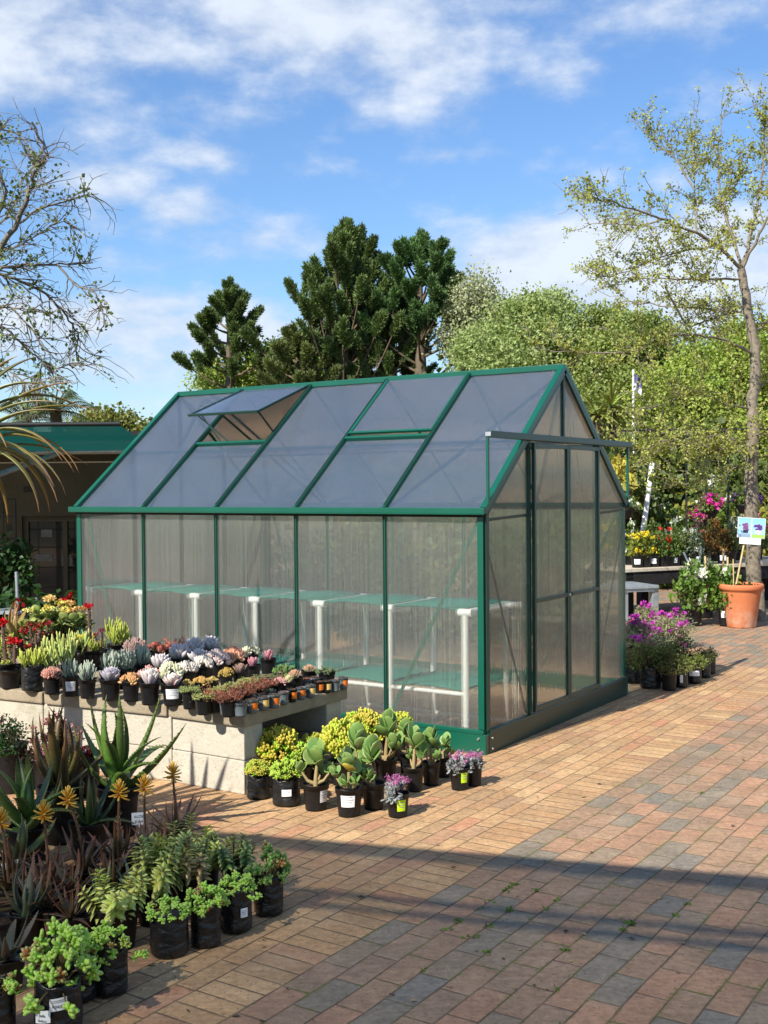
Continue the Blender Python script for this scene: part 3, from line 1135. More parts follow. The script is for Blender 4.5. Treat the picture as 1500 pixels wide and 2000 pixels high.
def card_mb(r, zc, w, h, ang=-PI / 2, off=.002, tiltz=0.0, rb=None):
    """a sticker that follows the round side of a container"""
    m_ = MB()
    rb = r if rb is None else rb
    V = []
    for i in range(7):
        for j, zz in enumerate((zc - h / 2, zc + h / 2)):
            a = ang + (i / 6 - .5) * w / r
            rr = (rb if j == 0 else r) + off
            V.append((rr * math.cos(a), rr * math.sin(a), zz + tiltz * (i / 6 - .5) * w))
    m_.add(V, [(2 * i, 2 * i + 2, 2 * i + 3, 2 * i + 1) for i in range(6)])
    return m_


def text_on(s, size, parent, mat, loc, rot):
    cu = bpy.data.curves.new('writing', 'FONT')
    cu.body = s
    cu.size = size
    cu.extrude = .0002
    cu.align_x = 'CENTER'
    cu.align_y = 'CENTER'
    ob = bpy.data.objects.new('writing_source', cu)
    me = bpy.data.meshes.new_from_object(ob)
    bpy.data.objects.remove(ob)
    bpy.data.curves.remove(cu)
    me.materials.clear()
    me.materials.append(mat)
    o = put('writing', me, parent, loc)
    o.rotation_euler = rot
    return o


# ------------------------------------------------------------------ plants, each built about 1 across, growing up from the origin
GA = 2.39996


def rosette(mb, rng, leaf, n, R, c, tip, z0=0.0, e0=82, e1=8, p0=(0, 0, 0), wsc=1.0, tpow=3.0, lmin=.35, axis=None):
    i = np.arange(n)
    f = (i + .5) / n
    a = i * GA + rng.uniform(0, 6)
    e = np.radians(e0 + (e1 - e0) * f ** .8) + rng.normal(size=n) * .06
    D = np.stack([np.cos(a) * np.cos(e), np.sin(a) * np.cos(e), np.sin(e)], 1)
    ln = R * (lmin + (1 - lmin) * f ** .6) * rng.uniform(.92, 1.08, n)
    U = np.stack([-np.cos(a) * np.sin(e), -np.sin(a) * np.sin(e), np.cos(e)], 1)
    P = np.stack([np.cos(a) * .04 * R * f, np.sin(a) * .04 * R * f, z0 + (1 - f) * R * .18], 1)
    if axis is not None:
        ax = np.array(axis, float)
        ax /= np.linalg.norm(ax)
        Mx = frames(ax[None], np.array([[1.0, .01, .02]]))[0]
        Rm = np.stack([Mx[:, 0], Mx[:, 2], Mx[:, 1]], 1)
        D, U, P = D @ Rm.T, U @ Rm.T, P @ Rm.T
    sc = np.stack([ln * wsc, ln, ln], 1)
    inst(mb, leaf, P + np.array(p0), D, U, sc, jit(rng, c, n, .08, .04), tip, tpow)


def sp_echeveria(seed, c, tip, n=42, k=1, leaf=SPOON, e1=8, wsc=1.0):
    rng = np.random.default_rng(seed)
    mb = MB()
    if k == 1:
        rosette(mb, rng, leaf, n, .5, c, tip, e1=e1, wsc=wsc)
    else:
        for q in range(k):
            a = q * 2 * PI / max(k - 1, 1) + rng.uniform(-.3, .3)
            r = 0 if q == 0 else .27
            rosette(mb, rng, leaf, n, .27 if k > 3 else .32, np.array(c) * rng.uniform(.9, 1.1), tip, p0=(r * math.cos(a), r * math.sin(a), .1 if q == 0 else rng.uniform(0, .06)), e1=e1, wsc=wsc,
                    axis=(r * 1.6 * math.cos(a), r * 1.6 * math.sin(a), 1))
    return [('leaves', mb, 'powder')]


def sp_ghost(seed, c, tip, k=6):       # fat leaved rosettes heaped in a pot
    return sp_echeveria(seed, c, tip, 26, k, FLESH, 0, 1.25)


def sp_fingers(seed, c, tip, n=9, lv=10, ln=.34, spread=.42, leaf=FINGER, mat='powder', h=.35):
    rng = np.random.default_rng(seed)
    mb, st = MB(), MB()
    for q in range(n):
        a, r = q * GA, spread * math.sqrt((q + .4) / n)
        b = np.array([r * .6 * math.cos(a), r * .6 * math.sin(a), 0])
        ax = np.array([math.cos(a) * r * .9, math.sin(a) * r * .9, 1.0]) + rng.normal(size=3) * .12
        ax /= np.linalg.norm(ax)
        hh = h * rng.uniform(.6, 1.2)
        tube(st, [b, b + ax * hh], [.018, .014], 5, lin(120, 120, 80, .6))
        i = np.arange(lv)
        tt = i / (lv - 1)
        aa = i * GA + rng.uniform(0, 6)
        e = np.radians(25 + 55 * tt)
        D = np.stack([np.cos(aa) * np.cos(e), np.sin(aa) * np.cos(e), np.sin(e)], 1) + ax * .5
        P = b + ax[None] * (hh * (.25 + .75 * tt))[:, None]
        inst(mb, leaf, P, D, rnd_dirs(rng, lv) * .2 + [0, 0, 1], ln * rng.uniform(.75, 1.15, lv), jit(rng, c, lv, .1, .05), tip, 4)
    return [('stems', st, 'stem'), ('leaves', mb, mat)]


def sp_gollum(seed, c, tip, n=125, lv=9, ln=.16, H=.62):
    rng = np.random.default_rng(seed)
    mb, st = MB(), MB()
    tube(st, [(0, 0, -.02), (.01, .02, .12), (0, 0, .28)], [.06, .05, .045], 7, lin(165, 140, 100, .6))
    for q in range(n):
        d = rnd_dirs(rng, 1)[0]
        d[2] = abs(d[2]) * 1.1 - .25
        d /= np.linalg.norm(d)
        rr = rng.uniform(.62, 1.0) ** .5
        p = np.array([d[0] * .47 * rr, d[1] * .47 * rr, .3 + d[2] * H * .72 * rr])
        if q % 2 == 0:
            tube(st, [(0, 0, .18), p * .55 + np.array([0, 0, .06]), p], [.022, .015, .012], 4, lin(140, 130, 90, .6))
        ax = d * .8 + np.array([0, 0, .75])
        D = ax[None] / np.linalg.norm(ax) + rng.normal(size=(lv, 3)) * .3
        inst(mb, TUBEL, p + rng.normal(size=(lv, 3)) * .012, D, rnd_dirs(rng, lv), ln * rng.uniform(.7, 1.3, lv), jit(rng, c, lv, .16, .08), tip if rng.uniform() < .8 else None, 5)
    return [('branches', st, 'stem'), ('leaves', mb, 'succulent')]


def sp_paddle(seed, lean=0.0, n=7, big=.36, yellow=False):
    rng = np.random.default_rng(seed)
    mb, st, yl = MB(), MB(), MB()
    g = lin(126, 160, 84, .68)
    tr = [(0, 0, -.03), (lean * .1, 0, .2), (lean * .25 + .02, .02, .42)]
    tube(st, tr, [.065, .055, .04], 8, lin(190, 165, 115, .6))
    heads = [((tr[-1]), (lean * .5, 0, 1), 1.0)]
    for q in range(3):
        a = q * 2.1 + rng.uniform(0, 6)
        e = (math.cos(a) * .34, math.sin(a) * .3, rng.uniform(.14, .3))
        tube(st, [(0, 0, .06), (e[0] * .6, e[1] * .6, e[2] * .45), e], [.045, .036, .026], 7, lin(195, 170, 120, .6))
        heads.append((e, (math.cos(a) * .6, math.sin(a) * .6, .9), rng.uniform(.42, .6)))
    for (p, ax, s) in heads:
        ax = np.array(ax, float)
        ax /= np.linalg.norm(ax)
        m = n if s > .9 else 5
        for k in range(m):
            a = k * PI / 2 * 1.15 + (k // 2) * .8 + rng.uniform(-.2, .2)
            ee = rad(52 - 60 * k / m)
            d = np.array([math.cos(a) * math.cos(ee), math.sin(a) * math.cos(ee), math.sin(ee)]) + ax * .35
            u = np.array([-math.cos(a) * .6, -math.sin(a) * .6, .6]) + rng.normal(size=3) * .25
            q = np.array(p) + ax * (.17 * s * (1 - k / m))
            tgt = yl if (yellow and s > .9 and k == m - 2) else mb
            inst(tgt, PADDLE, q, d, u, np.full((1, 3), big * s * rng.uniform(.8, 1.15) * (1.2 if s < .9 else 1)), lin(235, 190, 60, .7) if tgt is yl else jit(rng, g, 1, .1, .05), lin(150, 175, 95, .66), 6)
    out = [('stems', st, 'stem'), ('leaves', mb, 'succulent')]
    if yellow:
        out.append(('yellowed_leaf', yl, 'succulent'))
    return out


def sp_pumila(seed, pink=1.0):
    rng = np.random.default_rng(seed)
    mb, st = MB(), MB()
    blooms = []
    for q in range(26):
        d = rnd_dirs(rng, 1)[0]
        d[2] = abs(d[2]) * .9 + .1
        p = d * [.42, .42, .34]
        tube(st, [(0, 0, 0), p * .6 + [0, 0, .05], p], .009, 4, lin(120, 100, 100, .5))
        k = 9
        inst(mb, PADDLE, p + rng.normal(size=(k, 3)) * .05, rnd_dirs(rng, k) + d * .9, rnd_dirs(rng, k) * .5 + [0, 0, 1], .15 * rng.uniform(.7, 1.2, k), jit(rng, lin(165, 178, 172, .62), k, .1, .03), lin(170, 140, 150, .55), 5)
    for q in range(int(22 * pink)):
        a = rng.uniform(0, 6.28)
        r = .42 * math.sqrt(rng.uniform())
        p = np.array([r * math.cos(a), r * math.sin(a), rng.uniform(.36, .62)])
        tube(st, [(p[0] * .6, p[1] * .6, .2), p], .007, 4, lin(150, 100, 120, .5))
        k = 22
        fl = MB()
        blooms.append(fl)
        inst(fl, PETAL, p + rng.normal(size=(k, 3)) * .035, rnd_dirs(rng, k) + [0, 0, .4], rnd_dirs(rng, k), rng.uniform(.035, .06, k), jit(rng, lin(215, 130, 190, .75), k, .15, .08))
    return [('stems', st, 'stem'), ('leaves', mb, 'powder')] + [('flower_head', b_, 'petal') for b_ in blooms]


def sp_mat(seed, c, c2, n=420, hang=0.0, r=.5, hgt=.14, s=.06):
    rng = np.random.default_rng(seed)
    mb = MB()
    a = rng.uniform(0, 6.28, n)
    rr = r * np.sqrt(rng.uniform(0, 1, n))
    lump = .5 + .5 * np.sin(a * 3 + seed) * np.sin(rr * 9)
    P = np.stack([rr * np.cos(a), rr * np.sin(a), hgt * (.2 + .8 * lump) * rng.uniform(.2, 1, n)], 1)
    if hang:
        k = int(n * .22)
        aa = -PI / 2 + rng.normal(size=k) * .7
        P[:k, 0], P[:k, 1] = (r + .03) * np.cos(aa), (r + .03) * np.sin(aa)
        P[:k, 2] = -hang * rng.uniform(0, 1, k) * (np.abs(np.sin(aa * 5)) ** .5)
    D = rnd_dirs(rng, n) * .8 + [0, 0, .7]
    C = np.where(rng.uniform(size=(n, 1)) < .5, np.array(c)[None], np.array(c2)[None]) * (1 + rng.normal(size=(n, 1)) * .14)
    inst(mb, BEAN, P, D, rnd_dirs(rng, n), s * rng.uniform(.7, 1.35, n), np.clip(C, .01, .9))
    return [('leaves', mb, 'succulent')]


def sp_tufts(seed, c, c2, n=60, lv=9, ln=.1, hgt=.3):
    rng = np.random.default_rng(seed)
    mb = MB()
    for q in range(n):
        a, r = q * GA, .47 * math.sqrt((q + .5) / n)
        p = np.array([r * math.cos(a), r * math.sin(a), 0])
        ax = np.array([math.cos(a) * r, math.sin(a) * r, 1.0]) + rng.normal(size=3) * .25
        h = hgt * rng.uniform(.5, 1.15)
        tt = rng.uniform(.1, 1, lv)
        D = rnd_dirs(rng, lv) * .7 + ax * .6
        col = np.array(c) * (1 - rng.uniform()) + np.array(c2) * rng.uniform()
        inst(mb, TUBEL, p + ax[None] * (h * tt)[:, None], D, rnd_dirs(rng, lv), ln * rng.uniform(.7, 1.2, lv), jit(rng, col, lv, .16, .06), None)
    return [('leaves', mb, 'succulent')]


def sp_crown(seed, nst=3, flow=(210, 20, 35), leafy=True, H=1.0, lime=False):
    """thorny euphorbia: spined stems, small leaves at the tips, bright bracts"""
    rng = np.random.default_rng(seed)
    mb, st = MB(), MB()
    blooms = []
    for q in range(nst):
        a = q * 2.2 + rng.uniform(0, 6)
        r = .14 if nst > 1 else 0
        b = np.array([r * math.cos(a), r * math.sin(a), 0])
        h = H * (1 if q == 0 else rng.uniform(.5, .95))
        tp = b + np.array([math.cos(a) * .12 * (nst > 1), math.sin(a) * .12 * (nst > 1), h])
        P = [b, b * .5 + tp * .5 + rng.normal(size=3) * .015, tp]
        tube(st, P, [.05, .045, .035], 7, lin(120, 95, 80, .5))
        k = int(90 * h)
        tt = rng.uniform(0, 1, k)
        pp = np.array(P[0]) + (tp - b)[None] * tt[:, None]
        dd = rnd_dirs(rng, k)
        dd[:, 2] *= .3
        inst(st, NEEDLE, pp + dd * .03, dd, rnd_dirs(rng, k), rng.uniform(.04, .085, k), jit(rng, lin(205, 185, 150, .6), k, .2, .05))
        if leafy:
            k = 12
            inst(mb, STRIP, tp + rng.normal(size=(k, 3)) * [.03, .03, .06], rnd_dirs(rng, k) + [0, 0, .5], [[0, 0, 1]], rng.uniform(.1, .2, k), jit(rng, lin(150, 165, 70, .6), k, .1, .05))
        k = 40
        fl = MB()
        blooms.append(fl)
        fc = lin(*flow, .8)
        inst(fl, WIDE, tp + [0, 0, .05] + rnd_dirs(rng, k) * [.085, .085, .05], rnd_dirs(rng, k) + [0, 0, .5], rnd_dirs(rng, k), rng.uniform(.05, .09, k), jit(rng, fc, k, .18, .06))
    return [('stems', st, 'stem')] + ([('leaves', mb, 'succulent')] if leafy else []) + [('flower', b_, 'petal') for b_ in blooms]


def sp_kalanchoe(seed, c=(130, 165, 80), flow=(235, 205, 60), H=.7, nf=7, flow2=None):
    rng = np.random.default_rng(seed)
    mb, st = MB(), MB()
    blooms = []
    for q in range(12):
        a, r = q * GA, .4 * math.sqrt(q / 12)
        p = np.array([r * math.cos(a), r * math.sin(a), H * rng.uniform(.35, .6)])
        tube(st, [(p[0] * .4, p[1] * .4, 0), p], .014, 5, lin(120, 135, 70, .5))
        k = 8
        aa = np.arange(k) * GA
        ee = np.radians(rng.uniform(5, 65, k))
        D = np.stack([np.cos(aa) * np.cos(ee), np.sin(aa) * np.cos(ee), np.sin(ee)], 1)
        inst(mb, PADDLE, p + rng.normal(size=(k, 3)) * [.02, .02, .06], D, [[0, 0, 1]], rng.uniform(.13, .22, k), jit(rng, lin(*c, .62), k, .12, .06), lin(180, 170, 90, .6), 5)
    for q in range(nf):
        a, r = q * GA + 1, .36 * math.sqrt((q + .2) / nf)
        p = np.array([r * math.cos(a), r * math.sin(a), H * rng.uniform(.8, 1.05)])
        tube(st, [(p[0] * .5, p[1] * .5, H * .3), p], .012, 5, lin(165, 150, 90, .5))
        k = 46
        fl = MB()
        blooms.append(fl)
        fc = flow if (flow2 is None or q % 2) else flow2
        inst(fl, WIDE, p + rnd_dirs(rng, k) * [.1, .1, .045], rnd_dirs(rng, k) + [0, 0, .8], rnd_dirs(rng, k), rng.uniform(.04, .075, k), jit(rng, lin(*fc, .85), k, .14, .06))
    return [('stems', st, 'stem'), ('leaves', mb, 'succulent')] + [('flower_head', b_, 'petal') for b_ in blooms]


def sp_aloe(seed, n=16, c=(92, 122, 52), tip=(120, 110, 60), w=1.0, e0=80, e1=22, leaf=None, flower=0, up=0, stem=0.0):
    rng = np.random.default_rng(seed)
    mb = MB()
    i = np.arange(n)
    f = (i + .5) / n
    a = i * GA + rng.uniform(0, 6)
    e = np.radians(e0 + (e1 - e0) * f) + rng.normal(size=n) * .1
    D = np.stack([np.cos(a) * np.cos(e), np.sin(a) * np.cos(e), np.sin(e)], 1)
    U = np.stack([-np.cos(a) * np.sin(e), -np.sin(a) * np.sin(e), np.cos(e)], 1)
    ln = .62 * (.6 + .4 * f ** .5) * rng.uniform(.75, 1.1, n)
    lv = [ALOEI, ALOE, ALOEC] if leaf is None else leaf
    pick = rng.integers(0, len(lv), n)
    cc = jit(rng, lin(*c, .6), n, .16, .08)
    for k, l in enumerate(lv):
        q = pick == k
        if q.any():
            z = stem * (1 - f[q]) * .8
            inst(mb, l, np.stack([np.cos(a[q]) * .03, np.sin(a[q]) * .03, z + (1 - f[q]) * .06], 1), D[q], U[q], np.stack([ln[q] * w, ln[q], ln[q] * w], 1), cc[q], lin(*tip, .6), 2.2)
    out = []
    if stem:
        st = MB()
        tube(st, [(0, 0, -.04), (0, 0, stem * .8)], [.05, .04], 8, lin(120, 100, 70, .5))
        out.append(('stem', st, 'stem'))
    out.append(('leaves', mb, 'aloe'))
    return out


def flower_stalk(h, lean=(0, 0), seed=0):
    rng = np.random.default_rng(seed)
    st, fl = MB(), MB()
    P = [np.array([lean[0] * t * t, lean[1] * t * t, h * t]) for t in np.linspace(0, 1, 7)]
    tube(st, P, np.linspace(.0055, .004, 7), 6, lin(150, 110, 80, .5))
    for k in range(18):
        t = rng.uniform(.3, .85)
        p = P[0] * (1 - t) + P[-1] * t
        p = np.array([lean[0] * t * t, lean[1] * t * t, h * t])
        inst(st, NEEDLE, p, rnd_dirs(rng, 1) * .5 + [0, 0, .6], rnd_dirs(rng, 1), np.full((1, 3), .022), lin(190, 150, 110, .6))
    n = 30
    f = np.arange(n) / n
    a = np.arange(n) * GA
    e = np.radians(-35 + 115 * f)
    D = np.stack([np.cos(a) * np.cos(e), np.sin(a) * np.cos(e), np.sin(e)], 1)
    Pf = P[-1] + np.stack([0 * f, 0 * f, -.012 + .034 * f], 1)
    inst(fl, FINGER, Pf, D, [[.1, .2, 1]], np.stack([.044 + 0 * f, .04 - .012 * f, .044 + 0 * f], 1), jit(rng, lin(240, 175, 40, .8), n, .1, .06), lin(250, 215, 110, .85), 2)
    return st, fl


def sp_pagoda(seed, n=9, c=(200, 208, 96), H=.62, c2=None):
    """stacked opposite leaves in columns"""
    rng = np.random.default_rng(seed)
    mb, st = MB(), MB()
    for q in range(n):
        a, r = q * GA + seed, .42 * math.sqrt((q + .2) / n)
        b = np.array([r * .6 * math.cos(a), r * .6 * math.sin(a), 0])
        ax = np.array([math.cos(a) * r * 1.6, math.sin(a) * r * 1.6, 1.0]) + rng.normal(size=3) * .16
        ax /= np.linalg.norm(ax)
        h = H * rng.uniform(.65, 1.1)
        tube(st, [b, b + ax * h], .018, 5, lin(160, 140, 90, .5))
        m = int(17 * h / H)
        s = np.cross(ax, [0.3, .9, .1])
        s /= np.linalg.norm(s)
        w = np.cross(ax, s)
        col = lin(*(c if (c2 is None or q % 3) else c2), 1.0)
        for k in range(m):
            tt = .12 + .88 * k / m
            ph = (k % 2) * PI / 2 + .2 * rng.normal()
            size = .2 * (1 - .5 * tt ** 3) * rng.uniform(.9, 1.1)
            for sg in (-1, 1):
                dd = sg * (s * math.cos(ph) + w * math.sin(ph)) + ax * (.15 + .9 * tt ** 3)
                inst(mb, STRIP, b + ax * h * tt, dd, [ax], np.array([[size * 1.25, size, size * 1.6]]), jit(rng, col, 1, .1, .05), lin(228, 226, 140, .95), 5)
    return [('stems', st, 'stem'), ('leaves', mb, 'succulent')]


def sp_bean(seed, n=40, lv=18, H=.5, c=(158, 202, 68), tip=(205, 230, 120), red=.06, ln=.14, droop=0):
    rng = np.random.default_rng(seed)
    mb, st = MB(), MB()
    for q in range(n):
        d = rnd_dirs(rng, 1)[0]
        d[2] = abs(d[2]) * .95
        p = d * [.48, .48, H] * rng.uniform(.7, 1.05)
        if q < droop:
            p = np.array([d[0], d[1] - .3, 0]) * .6 + [0, 0, -.25 * rng.uniform()]
        tube(st, [(p[0] * .3, p[1] * .3, 0), p * .6 + [0, 0, .04], p], .013, 5, lin(140, 120, 80, .5))
        ax = d * .7 + np.array([0, 0, .6])
        tt = rng.uniform(0, 1, lv)
        D = rnd_dirs(rng, lv) * .85 + ax * .55
        col = lin(185, 100, 65, .7) if rng.uniform() < red else lin(*c, .95)
        inst(mb, BEAN, p + ax[None] * (tt * .11)[:, None] + rng.normal(size=(lv, 3)) * .014, D, rnd_dirs(rng, lv), ln * rng.uniform(.7, 1.2, lv), jit(rng, col, lv, .12, .07), lin(*tip, .65), 4)
    return [('stems', st, 'stem'), ('leaves', mb, 'succulent')]


def sp_bush(seed, c=(70, 90, 40), c2=(110, 120, 60), H=.7, n=900, s=.055, leaf=LEAF4, flow=None, nf=0, fs=.05, fup=.6, stemc=(110, 90, 65), mat='foliage', shape=.5, ntw=26, fk=9):
    rng = np.random.default_rng(seed)
    mb, st, fl = MB(), MB(), MB()
    ctr = []
    for q in range(ntw):
        d = rnd_dirs(rng, 1)[0]
        d[2] = abs(d[2]) * .9 + .08
        p = d * [shape, shape, H] * rng.uniform(.55, .95)
        ctr.append(p)
        tube(st, [(p[0] * .15, p[1] * .15, 0), p * .5 + rng.normal(size=3) * .03 + [0, 0, .05], p], [.014, .01, .005], 4, lin(*stemc, .5))
    ctr = np.array(ctr)
    k = rng.integers(0, ntw, n)
    P = ctr[k] + rng.normal(size=(n, 3)) * [.1, .1, .08 * H / .7]
    P[:, 2] = np.maximum(P[:, 2], .01)
    cl = rng.uniform(size=(ntw, 1))[k]
    C = lin(*c, .62) * (1 - cl) + lin(*c2, .62) * cl
    inst(mb, leaf, P, rnd_dirs(rng, n) + [0, 0, .35], rnd_dirs(rng, n) * .7 + [0, 0, .7], s * rng.uniform(.6, 1.3, n), np.clip(C * (1 + rng.normal(size=(n, 1)) * .15), .003, .9))
    out = [('stems', st, 'stem'), ('leaves', mb, mat)]
    blooms = []
    if flow:
        for q in range(nf):
            if nf <= 25:
                fl = MB()
                blooms.append(fl)
            p = ctr[rng.integers(0, ntw)] * [1, 1, 1 + fup * .3] + rng.normal(size=3) * [.07, .07, .03] + [0, 0, fup * .1]
            inst(fl, WIDE, p + rnd_dirs(rng, fk) * fs * .5, rnd_dirs(rng, fk) + [0, -.3, .5], rnd_dirs(rng, fk), fs * rng.uniform(.6, 1.1, fk), jit(rng, lin(*flow, .85), fk, .1, .04))
        out += [('flower', b_, 'petal') for b_ in blooms] if nf <= 25 else [('flowers', fl, 'petal')]
    return out


def sp_fern(seed, n=14, c=(60, 110, 40), L=.75):
    rng = np.random.default_rng(seed)
    mb, st = MB(), MB()
    for q in range(n):
        a = q * GA
        e = rad(rng.uniform(35, 75))
        T = np.linspace(0, 1, 22)
        d = np.array([math.cos(a), math.sin(a), 0])
        P = np.array([d * (L * t * math.cos(e)) + np.array([0, 0, L * (t * math.sin(e) - .55 * t * t * t)]) for t in T])
        tube(st, P, np.linspace(.008, .002, 22), 4, lin(80, 90, 40, .5))
        sd = np.array([-math.sin(a), math.cos(a), 0])
        for sg in (-1, 1):
            w = .17 * np.sin(PI * np.clip(T * .92 + .06, 0, 1)) ** .8
            inst(mb, NEEDLE, P[2:], sg * sd[None] + d[None] * .4 + np.zeros((20, 3)), [[0, 0, 1]], np.stack([w[2:] * 1.3, w[2:], w[2:]], 1), jit(rng, lin(*c, .6), 20, .12, .06))
    return [('stems', st, 'stem'), ('leaves', mb, 'foliage')]


_cache = {}


def plant_meshes(key, fn):
    if key not in _cache:
        _cache[key] = [(nm, m_.mesh(nm, M[mt], mt not in ('foliage', 'petal', 'needle'))) for nm, m_, mt in fn() if m_.n]
    return _cache[key]


_pots = {}


def plant(key, fn, name, label, px, pyb, wpx, hpx, pw=None, ph=None, z=0.0, kind='pot', group=None, rz=0.0, card=None, cat='potted plant', soil=True, mat=None, lift=0.0, rim=True, at=None, cardang=0.0):
    """a potted plant whose pot shows wpx wide and hpx tall with its front foot at (px, pyb); the plant is pw times the pot across"""
    b = gp(px, pyb, z) if at is None else np.array(at)
    kx = F / b[1]
    w, h = wpx / kx, hpx / kx
    d = b.copy()
    d[2] = 0
    d /= np.linalg.norm(d)
    if at is None:
        b = b + d * w * .38
    ang = math.atan2(b[0], b[1])
    o = thing(name, label, cat, b, 0, group)
    mt = mat or ('bag' if kind == 'bag' else 'pot')
    kq = (kind, round(w, 3), round(h, 3), mt, int(px) % 5 if kind == 'bag' else 0)
    if kq not in _pots:
        _pots[kq] = (bag_mb(w, h, kq[4] * 7 + 3) if kind == 'bag' else pot_round(w, h)).mesh('pot', M[mt], True)
    p = put('nursery_bag' if kind == 'bag' else 'pot', _pots[kq], o)
    if kind == 'bag':
        p.rotation_euler = (0, 0, (px * .37) % 1.5 - .4)
    zs_ = h * (.86 if kind == 'bag' else .84)
    sk = ('s', round(w, 3), round(h, 3), kind)
    if sk not in _pots:
        _pots[sk] = soil_mb(w / 2 * .87, zs_, abs(int(px))).mesh('soil', M['soil'])
    put('soil', _pots[sk], o)
    sc = (pw or 1.0) * w
    for nm, me in plant_meshes(key, fn):
        q = put(nm, me, o, (0, 0, zs_ + lift * h))
        q.scale = (sc, sc, sc * (ph or 1.0))
        q.rotation_euler = (0, 0, rz)
    if card:
        cw, chh, zc, cm = card[:4]
        zz = h * zc
        k = (.755 + .2 * zc) if kind != 'bag' else .97
        tp = lambda z_: (.745 + .19 * z_ / h) * w / 2 if kind != 'bag' else w / 2 * .985
        ck = card_mb(tp(zz + chh * h / 2), zz, cw * w, chh * h, -PI / 2 - ang + cardang, .0025 if kind != 'bag' else .004, 0, tp(zz - chh * h / 2))
        cp = put('label', ck.mesh('label', M[cm]), o)
        if cm in ('card', 'limecard') and w * kx > 30:      # faint printed lines
            for k3, (fz, fw) in enumerate(((.28, .62), (.08, .72), (-.12, .5))):
                pr = card_mb(tp(zz + fz * chh * h), zz + fz * chh * h, cw * w * fw, chh * h * .05, -PI / 2 - ang + cardang, .0031 if kind != 'bag' else .0046, 0, None)
                put('print', pr.mesh('print', M['greyink']), cp)
    return o

# ------------------------------------------------------------------ pots on the concrete table
GT = 'potted succulents on the concrete table'
c_blue, c_lil, c_cream, c_pink, c_yel = lin(184, 182, 190, .74), lin(226, 210, 208, .8), lin(232, 222, 185, .72), lin(222, 180, 178, .7), lin(200, 185, 90, .66)
t_pk, t_or, t_wh = lin(225, 150, 150, .7), lin(225, 150, 95, .7), lin(235, 225, 215, .75)
senec = lambda s: (lambda: sp_fingers(s, lin(165, 182, 158, .7), lin(205, 208, 185, .74), 8, 9, .42, .42))
limef = lambda s: (lambda: sp_fingers(s, lin(182, 200, 82, .74), lin(205, 200, 90, .65), 11, 11, .3, .44, h=.42, mat='succulent'))
bigf = lambda s: (lambda: sp_fingers(s, lin(170, 192, 105, .7), lin(220, 215, 120, .72), 6, 9, .36, .5, h=.42, mat='succulent'))


def T(px, pyr, h=.09):          # foot of a pot on the table whose rim is seen at (px, pyr)
    p = gp(px, pyr, TZ + h)
    p[2] = TZ
    return p


Z = TZ
front = [
    ('lf1', limef(1), 'nursery_bag_succulent', 'lime green finger leaved succulent in a black plastic bag, left of the front row', 63, 1352, 44, 50, 1.5, .9, 'bag', None),
    ('ps1', lambda: sp_ghost(2, lin(205, 140, 125, .62), lin(225, 170, 150, .65), 7), 'potted_sedum', 'salmon pink fat leaved sedum in the pot right of the plastic bag', 102, 1357, 37, 37, 1.15, 1.2, 'pot', None),
    ('se1', senec(3), 'potted_senecio', 'blue grey senecio whose black pot carries a white sticker, beside the pink sedum', 138, 1361, 38, 38, 1.15, 1.25, 'pot', (.5, .5, .55, 'card')),
    ('se2', senec(4), 'potted_senecio', 'blue grey senecio in an unmarked pot between the stickered senecio and the steel blue rosette', 171, 1365, 36, 38, 1.25, 1.3, 'pot', None),
    ('eb1', lambda: sp_echeveria(5, c_blue, lin(205, 195, 205, .65), 52), 'potted_echeveria', 'single steel blue pointed rosette in a front row pot on the table', 216, 1369, 43, 42, 1.1, .9, 'pot', None),
    ('gh1', lambda: sp_ghost(6, lin(226, 205, 150, .7), t_or, 4), 'potted_graptoveria', 'butter yellow rosettes with orange tips in a black pot, left of the lilac rosette', 256, 1371, 36, 40, 1.2, 1.05, 'pot', None),
    ('el1', lambda: sp_echeveria(7, c_lil, t_wh, 50, 1, SPOON, 12), 'potted_echeveria', 'large lilac white rosette filling a front row black pot without a sticker', 293, 1378, 42, 44, 1.08, 1.1, 'pot', None),
    ('ep1', lambda: sp_echeveria(8, c_pink, t_wh, 46), 'potted_echeveria', 'pale pink rosette in the front row pot with a large white sticker', 337, 1380, 43, 43, 1.02, .9, 'pot', (.62, .5, .6, 'card')),
    ('tr1', lambda: sp_mat(9, lin(142, 165, 90, .62), lin(185, 185, 110, .65), 900, .6, .5, .3), 'potted_sedum', 'green trailing sedum hanging over its black pot edge at the front of the table', 371, 1386, 34, 38, 1.25, 1.0, 'pot', None),
    ('ms1', lambda: sp_mat(10, lin(110, 100, 70, .4), lin(90, 85, 60, .4), 60), 'potted_seedling', 'nearly bare small black pot between the trailing sedum and the red sedum', 393, 1391, 28, 31, .8, .5, 'pot', None),
    ('rs1', lambda: sp_tufts(11, lin(178, 92, 72, .62), lin(150, 120, 75, .6), 70, 9, .11, .4), 'potted_sedum', 'rust red sedum in the black pot beside the first grey pot', 417, 1394, 32, 30, 1.5, .9, 'pot', None),
]
for (k, fn, nm, lb, px, pyb, w, h, pw, ph, kd, card) in front:
    plant(k, fn, nm, lb, px, pyb, w, h, pw * (1.12 if k[:2] in ('gh', 'el', 'ep', 'eb') else 1), ph * (1.5 if k[:2] in ('gh', 'el', 'ep', 'eb', 'ps') else 1), Z, kd, GT, px * .7, card)

